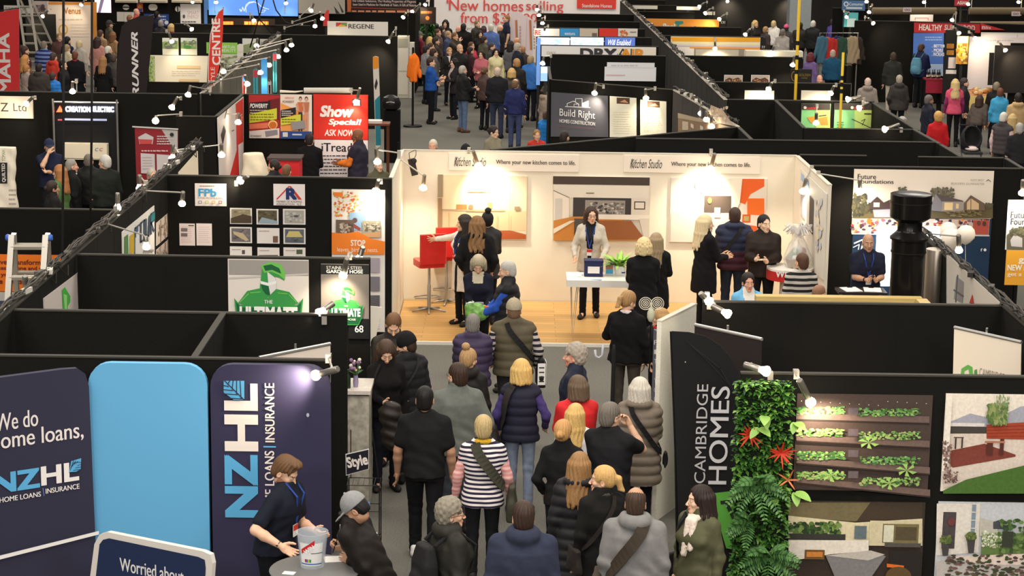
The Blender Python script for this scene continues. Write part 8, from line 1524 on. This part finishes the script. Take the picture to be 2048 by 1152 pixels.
# ---- the right-hand aisle and far booths
RC = [(1511,41,1.70,150, 'jacket', (36,34,36), 'mid', (220,184,120), 'blonde woman in black at the far counter', dict(sex='f', R='b', L='b')),
 (1532,53,1.62,60, 'jacket', (70,60,56), 'short', (176,136,90), 'fair-haired person bowed over the far counter', {}),
 (1548,41,1.72,40, 'fleece', (220,214,206), 'crop', (216,190,140), 'blond man in white fleece bowed over the far counter', dict(lean=.2)),
 (1566,58,1.70,30, 'sweater', (156,150,144), 'short', (120,110,104), 'person in pale grey top with pink sleeve at the far counter', dict(lean=.2, legs=(140,134,120))),
 (1573,49,1.66,20, 'jacket', (70,66,64), 'short', (60,50,46), 'person in pink cap at the far counter', dict(hat='cap', hatc=(226,90,140))),
 (1601,45,1.67,6, 'jacket', (48,44,40), 'short', (44,36,34), 'dark-haired person in brown coat by the yellow pole', dict(build=1.15)),
 (1627,41,1.80,30, 'jacket', (34,34,34), 'crop', (214,206,196), 'white-haired man in black jacket by the pale pillar', dict(build=1.15, legs=(34,34,38))),
 (1666,38,1.68,60, 'jacket', (92,80,156), 'short', (50,40,36), 'person in violet jacket by the clothes rack', {}),
 (1622,106,1.66,40, 'jacket', (120,98,150), 'bob', (110,44,50), 'woman with dark red hair in lilac jacket', dict(sex='f')),
 (1666,99,1.74,6, 'sweater', (38,84,116), 'bald', (190,170,156), 'bald man in teal jumper seen from behind', dict(skin='pink', build=1.2)),
 (1640,150,1.62,170, 'jacket', (90,86,86), '', (200,120,90), 'red-faced bald man behind the lit poster', dict(skin='pink')),
 (1736,155,1.70,4, 'hoodie', (150,138,130), 'bald', (210,190,176), 'bald man in light grey hoodie walking in the side aisle', dict(hood=True, skin='pink')),
 (1787,105,1.76,2, 'jacket', (48,48,44), 'short', (70,56,44), 'man in dark green jacket and beige trousers', dict(legs=(186,176,158), step=.2)),
 (1799,150,1.70,4, 'jacket', (58,54,52), 'short', (166,158,140), 'grey-haired woman in dark jacket carrying a brown bag', dict(sex='f', hood=True, build=1.15, L='p')),
 (1843,88,1.86,40, 'jacket', (36,42,78), 'short', (80,56,42), 'man in navy jacket wearing a pale blue backpack', dict(legs=(30,30,34), nod=16, R='b', L='b')),
 (1806,235,1.62,150, 'jacket', (70,66,66), 'curly', (176,170,160), 'person with curly grey hair behind the black wall', {}),
 (1859,190,1.68,74, 'jacket', (36,38,52), 'short', (110,102,98), 'grey-haired man in navy jacket looking across the side aisle', dict(skin='tan')),
 (1911,158,1.70,4, 'hoodie', (218,88,116), 'long', (214,184,130), 'woman with streaked blonde hair in pink hoodie', dict(sex='f', legs=(26,26,28), hood=True, sleeves=(130,44,92))),
 (1930,156,1.68,100, 'jacket', (50,46,50), 'short', (60,54,56), 'dark-haired person facing the bread stall', {}),
 (1994,164,1.66,30, 'jacket', (30,29,30), 'short', (140,128,104), 'person with grey-fair hair in black at the bread stall', {}),
 (2001,176,1.64,10, 'fleece', (70,158,202), 'short', (112,68,50), 'woman with auburn hair in turquoise fleece', dict(sex='f')),
 (2037,186,1.74,4, 'hoodie', (196,164,118), 'short', (44,36,34), 'dark-haired person in tan hoodie', dict(hood=True)),
 (2008,225,1.74,40, 'vest', (76,70,72), 'crop', (226,218,206), 'white-haired man in grey vest and pink sleeves', dict(sleeves=(230,196,196), nod=14, legs=(60,60,64))),
 (2040,246,1.68,10, 'sweater', (44,42,46), 'short', (180,176,172), 'grey-haired person in dark jumper at the picture edge', {}),
 (2026,228,1.62,30, 'sweater', (226,206,200), 'long', (206,176,120), 'blonde woman in pale pink beside the grey vest', dict(sex='f')),
 (1877,224,1.64,2, 'jacket', (206,36,42), 'curly', (212,164,96), 'woman with curly golden hair in red jacket', dict(sex='f')),
 (1960,190,1.5,30, 'jacket', (80,70,64), 'mid', (66,46,38), 'person with brown hair bending near the pushchair', dict(lean=.3)),
 (2010,62,1.9,180, 'jacket', (50,50,60), '', (120,100,90), 'bald man behind the white board', dict(Y=None))]
for (x, y, h_, yw, tp, c_, hs, hc, lb, kw) in RC: pp(lb, x, y, h_, yw, tp, c_, hairs=hs, hcol=hc, group='visitors in the right-hand aisle', **kw)
# ---------------------------------------------------------------- things people carry
def carried(name, lb, cat, who, group=None):
    i = next(k for k, p_ in enumerate(PEOPLE) if p_[0] == who); root, s = PEOPLE[i][:2]
    r = thing(name, lb, cat, root.location, group); r.rotation_euler = root.rotation_euler; return r, s, PEOPLE[i]
def bag(who, lb, side=1, wide=.045, c=(26,25,25), body=(.1, .36, .32), z=.72, patch=None, cross=True, strap_c=None, noback=False):
    r, s, pe = carried('shoulder_bag', lb, 'bag', who); b, e = pe[7], pe[8]
    rx = lambda q: np.interp(q, [.7, .9,1.07,1.26,1.36,1.43,1.5],[.19, .18, .165, .185, .175, .13, .08]) * b + e + .012
    ry = lambda q: np.interp(q, [.7, .9,1.07,1.26,1.36,1.43,1.5],[.14, .135, .12, .135, .12, .085, .07]) * b + e + .012
    hip = -side if cross else side
    m = MB()
    for fb in ((-1,1)):
        pts = []
        for k in range(13):
            t = k / 12; q = 1.455 + (z + body[2] * .9 - 1.455) * t; u = side * .5 * (1 - t) + hip * 1.0 * t if cross else side * (.55 + .45 * t)
            u = max(-.98, min(.98, u)); pts.append(Vector((u * rx(q), fb * ry(q) * math.sqrt(max(.02,1 - u * u)) - .01, q + .01)) * s)
        V = []
        for k, p_ in enumerate(pts):
            t_ = (pts[min(k + 1,12)] - pts[max(k - 1,0)]).normalized(); n = Vector((p_.x / (rx(1.2) * s), p_.y / (ry(1.2) * s), .15)).normalized(); w_ = t_.cross(n).normalized() * wide * s
            V += [p_ - w_ - n * .004, p_ + w_ - n * .004, p_ + w_ + n * .006, p_ - w_ + n * .006]
        m.add(V, [f_ for k in range(12) for f_ in ((k * 4, k * 4 + 1, k * 4 + 5, k * 4 + 4),(k * 4 + 1, k * 4 + 2, k * 4 + 6, k * 4 + 5),(k * 4 + 2, k * 4 + 3, k * 4 + 7, k * 4 + 6),(k * 4 + 3, k * 4, k * 4 + 4, k * 4 + 7))])
    m.build('strap', [mat(strap_c or c, .8)], r, world=False)
    cx = hip * (rx(.85) + body[0] / 2 + .01); f = Field((cx - .16,-.3, z - .06),(cx + .16, .26, z + body[2] + .08), .015)
    f.loft([(z, cx, -.02, body[0] / 2, body[1] / 2),(z + body[2] * .5, cx, -.02, body[0] / 2 * 1.05, body[1] / 2),(z + body[2], cx, -.02, body[0] / 2 * .6, body[1] / 2 * .96)],0, ex=4.5); f.ripple(lambda x, y, q: .004 * np.sin(y * 30 + q * 20))
    V, F = f.mesh(); np_obj('bag_body', V * s, F, [mat(c, .8, var=.1)], r)
    if patch:
        m = MB(); m.box((cx * s, (-.02 - body[1] / 2 - .006) * s, (z + body[2] * .5) * s),(body[0] * .9 * s, .006, body[2] * .75 * s)); m.box(((cx + hip * (body[0] / 2 + .008)) * s, -.02 * s, (z + body[2] * .5) * s),(.006, body[1] * .6 * s, body[2] * .75 * s))
        for k in range(4): m.box((cx * s, (-.02 - body[1] / 2 - .011) * s, (z + body[2] * (.25 + .16 * k)) * s),(body[0] * .6 * s, .003, .014 * s),1)
        m.build('printed_patch', [mat((236,230,224), .7), mat((60,58,58), .7)], r, world=False)
bag(stripy, 'olive messenger bag slung across the striped top', -1, .05,(62,60,48),(.1, .34, .36), .68)
bag(capman, 'black messenger bag with white print on the man in beige cap', -1, .03,(28,27,26),(.1, .3, .34), .7, True)
bag(bald, 'brown sling bag across the light grey hoodie', 1, .05,(62,52,42),(.1, .3, .26), .74)
bag(taupe, 'black slim bag strap across the taupe puffer coat', -1, .026,(24,23,24),(.05, .2, .15), .8)
bag(twotone, 'black bag with white print hanging behind the maroon puffer jacket', 1, .028,(30,28,28),(.12, .3, .36), .66, True)
bag(vest, 'dark bag hanging from one shoulder of the navy vest', -1, .045,(46,42,40),(.1, .3, .34), .66, None, False)
bag(beanie, 'thin strapped dark bag on the man in black beanie', 1, .014,(40,42,40),(.1, .28, .26), .74)
bag(reader, 'black bag with white print carried by the woman looking down', 1, .016,(26,25,26),(.1, .3, .36), .62, True, False)
bag(parka, 'black bag on the shoulder of the green parka', 1, .03,(28,26,26),(.1, .3, .3), .74, None, False)
bag(pony, 'dark slim bag of the woman with blonde ponytail', 1, .02,(40,34,32),(.08, .26, .22), .76)
def backpack(who, lb, c):
    r, s, pe = carried('backpack', lb, 'backpack', who); b, e = pe[7], pe[8]; y = -.13 * b - e - .07; f = Field((-.24, y - .17, .84),(.24, y + .13,1.46), .018)
    f.loft([(.92,0, y, .13, .07),(1.0,0, y, .155, .085),(1.2,0, y, .15, .08),(1.36,0, y + .01, .11, .05)], .02, ex=3.5); f.ell((0, y - .08,1.04),(.11, .05, .1), .03); V, F = f.mesh(); np_obj('pack_body', V * s, F, [mat(c, .8, var=.12)], r)
    m = MB()
    for sg in (-1,1): m.tube([Vector((sg * .1, y + .05,1.36)) * s, Vector((sg * .11,-.02,1.47 + e)) * s, Vector((sg * .13, .12 * b + e + .01,1.33)) * s, Vector((sg * .16, .08 * b + e, 1.12)) * s, Vector((sg * .14, y + .04,1.0)) * s], .016 * s, 0,6)
    m.build('straps', [mat(tuple(int(v * .8) for v in c), .8)], r, world=False)
backpack(specs, 'black backpack on the dark olive hooded coat', (28,27,28))
backpack(next(p_[0] for p_ in PEOPLE if 'pale blue backpack' in p_[0]['label']), 'pale blue backpack on the man in navy jacket', (96,150,176))
def mid(who, d=.09):
    pe = next(p_ for p_ in PEOPLE if p_[0] == who); q = []
    for (sgn, S, E_, W, a, hp) in pe[2]: q.append(W + (W - E_) / np.linalg.norm(W - E_) * d)
    return pe, q
def inhand(name, lb, cat, who, w_, which=None, mats=None, parts=None):
    pe, q = mid(who); c = (q[0] + q[1]) / 2 if which is None else q[which]; return np.array(pe[4]) + pe[3] @ (c * pe[1]), pe
c, pe = inhand('', '', '', next(p_[0] for p_ in PEOPLE if 'curled brochure' in p_[0]['label']),0); m = MB()
n = 12
for k in range(n):
    a0, a1 = 4.6 * k / n, 4.6 * (k + 1) / n; q = lambda a, z: (c[0] + .075 * math.cos(a + .8), c[1] + .02 + .06 * math.sin(a + .8), c[2] + .06 + z); m.add([q(a0,-.1), q(a1,-.1), q(a1, .1), q(a0, .1)],[(0,1,2,3)],0); q2 = lambda a, z: (c[0] + .072 * math.cos(a + .8), c[1] + .02 + .057 * math.sin(a + .8), c[2] + .06 + z); m.add([q2(a0,-.1), q2(a1,-.1), q2(a1, .1), q2(a0, .1)],[(3,2,1,0)],1)
tag(m.build('brochure', [mat((60,60,76), .4), mat((206,204,206), .4)], None, True), 'curled dark brochure held by the woman with grey bob', 'brochure')
c, pe = inhand('', '', '', carrier, 0); f = Field(tuple(c - .26), tuple(c + .3), .015); f.ell(tuple(c + (.02,-.02, .07)),(.16, .12, .12)); f.ell(tuple(c + (-.06,-.02, .14)),(.08, .08, .07), .03); f.ripple(lambda x, y, z: .008 * np.sin(x * 60) * np.sin(y * 55 + z * 40)); V, F = f.mesh(); r = thing('parcel', 'green and white wrapped parcel with orange tag hugged by the man in blue sleeves', 'parcel', c); np_obj('wrapping', V - c, F, [mat((120,170,84), .4, var=.4, scale=16)], r)
m = MB(); m.box(tuple(c + (.14,-.06, .14)),(.06, .04, .05)); m.build('orange_tag', [mat((232,110,40), .5)], r); m = MB(); m.tube([tuple(c + (-.05,-.05, .14)), tuple(c + (-.12,-.08, .2)), tuple(c + (-.02,-.08, .22))], .012); m.build('bow', [mat((226,232,226), .5)], r, True)
c, pe = inhand('', '', '', card, 0); m = MB(); m.box(tuple(c + (0,-.01, .02)),(.17, .1, .006),0, .2); tag(m.build('card', [mat((226,206,180), .6)]), 'pale card in the hands of the smiling man', 'card')
c, pe = inhand('', '', '', writer, 0,0); m = MB(); m.tube([tuple(c + (-.01,-.03,-.03)), tuple(c + (.03,-.01, .1))], .005,0,6); tag(m.build('pen', [DARK()]), 'black pen in the hand of the writer in grey cap', 'pen')
c, pe = inhand('', '', '', seller, 0,0); m = MB(); m.tube([tuple(c + (0,-.03,-.04)), tuple(c + (.02,0, .09))], .006,0,6); tag(m.build('pen', [mat((90,90,96), .4)]), 'grey pen in the hand of the shaven-headed man', 'pen')
c, pe = inhand('', '', '', reader, 0,0); f = Field(tuple(c - (.3, .2, .62)), tuple(c + (.3, .25, .2)), .016); f.ell(tuple(c + (.02,-.02,-.1)),(.13, .1, .14)); f.ell(tuple(c + (.05,-.02,-.32)),(.13, .09, .2), .04); f.ripple(lambda x, y, z: .01 * np.sin(z * 55 + x * 14)); V, F = f.mesh(); tag(np_obj('folded_jacket', V, F, [mat((44,38,34), .5, var=.2)]), 'dark shiny jacket folded over the arm of the woman looking down', 'jacket')
# owl ornament and cane between the ponytail woman and the child
c = P(1303,625,22.3); r = thing('owl_ornament', 'white wire ornament with two round spiral eyes beside the ponytailed woman', 'ornament', c)
for sg in (-1,1):
    m = MB(); e = P(1303 + sg * 12,607,22.3)
    for q in (.07, .05, .03, .012): m.tube([(e[0] + q * math.cos(t), e[1], e[2] + q * math.sin(t)) for t in np.linspace(0,6.2832,21)], .005,0,5, False)
    m.build('eye_ring', [mat((226,216,196), .5)], r)
m = MB(); e = P(1302,630,22.3); m.ball(e, (.045, .03, .085),0,10); m.tube([tuple(e),(e[0], e[1], e[2] + .14)], .01); q_ = MB(); q_.tube([(e[0], e[1] + .02,0), tuple(e)], .008,0,5); q_.build('stake', [DARK()], r); m.build('body', [mat((196,196,170), .6)], r, True)
c = G(1196,760, .5); c = P(1196,712,22.7); m = MB(); m.tube([tuple(P(1190,700,22.7)), tuple(P(1191,712,22.7)), tuple(P(1198,716,22.7)), tuple(P(1205,710,22.7)), tuple(P(1206,690,22.7))], .014); r = thing('umbrella', 'pale hooked umbrella handle by the hip of the ponytailed woman', 'umbrella', P(1206,690,22.7)); m.build('handle', [mat((196,196,204), .3)], r, True); e = P(1228,690,22.7); m = MB(); m.tube([(e[0], e[1],0),(e[0], e[1], .2),(e[0], e[1], e[2] - .08), tuple(e)],[.006, .03, .022, .012]); m.build('canopy', [mat((30,29,30), .8)], r, True)
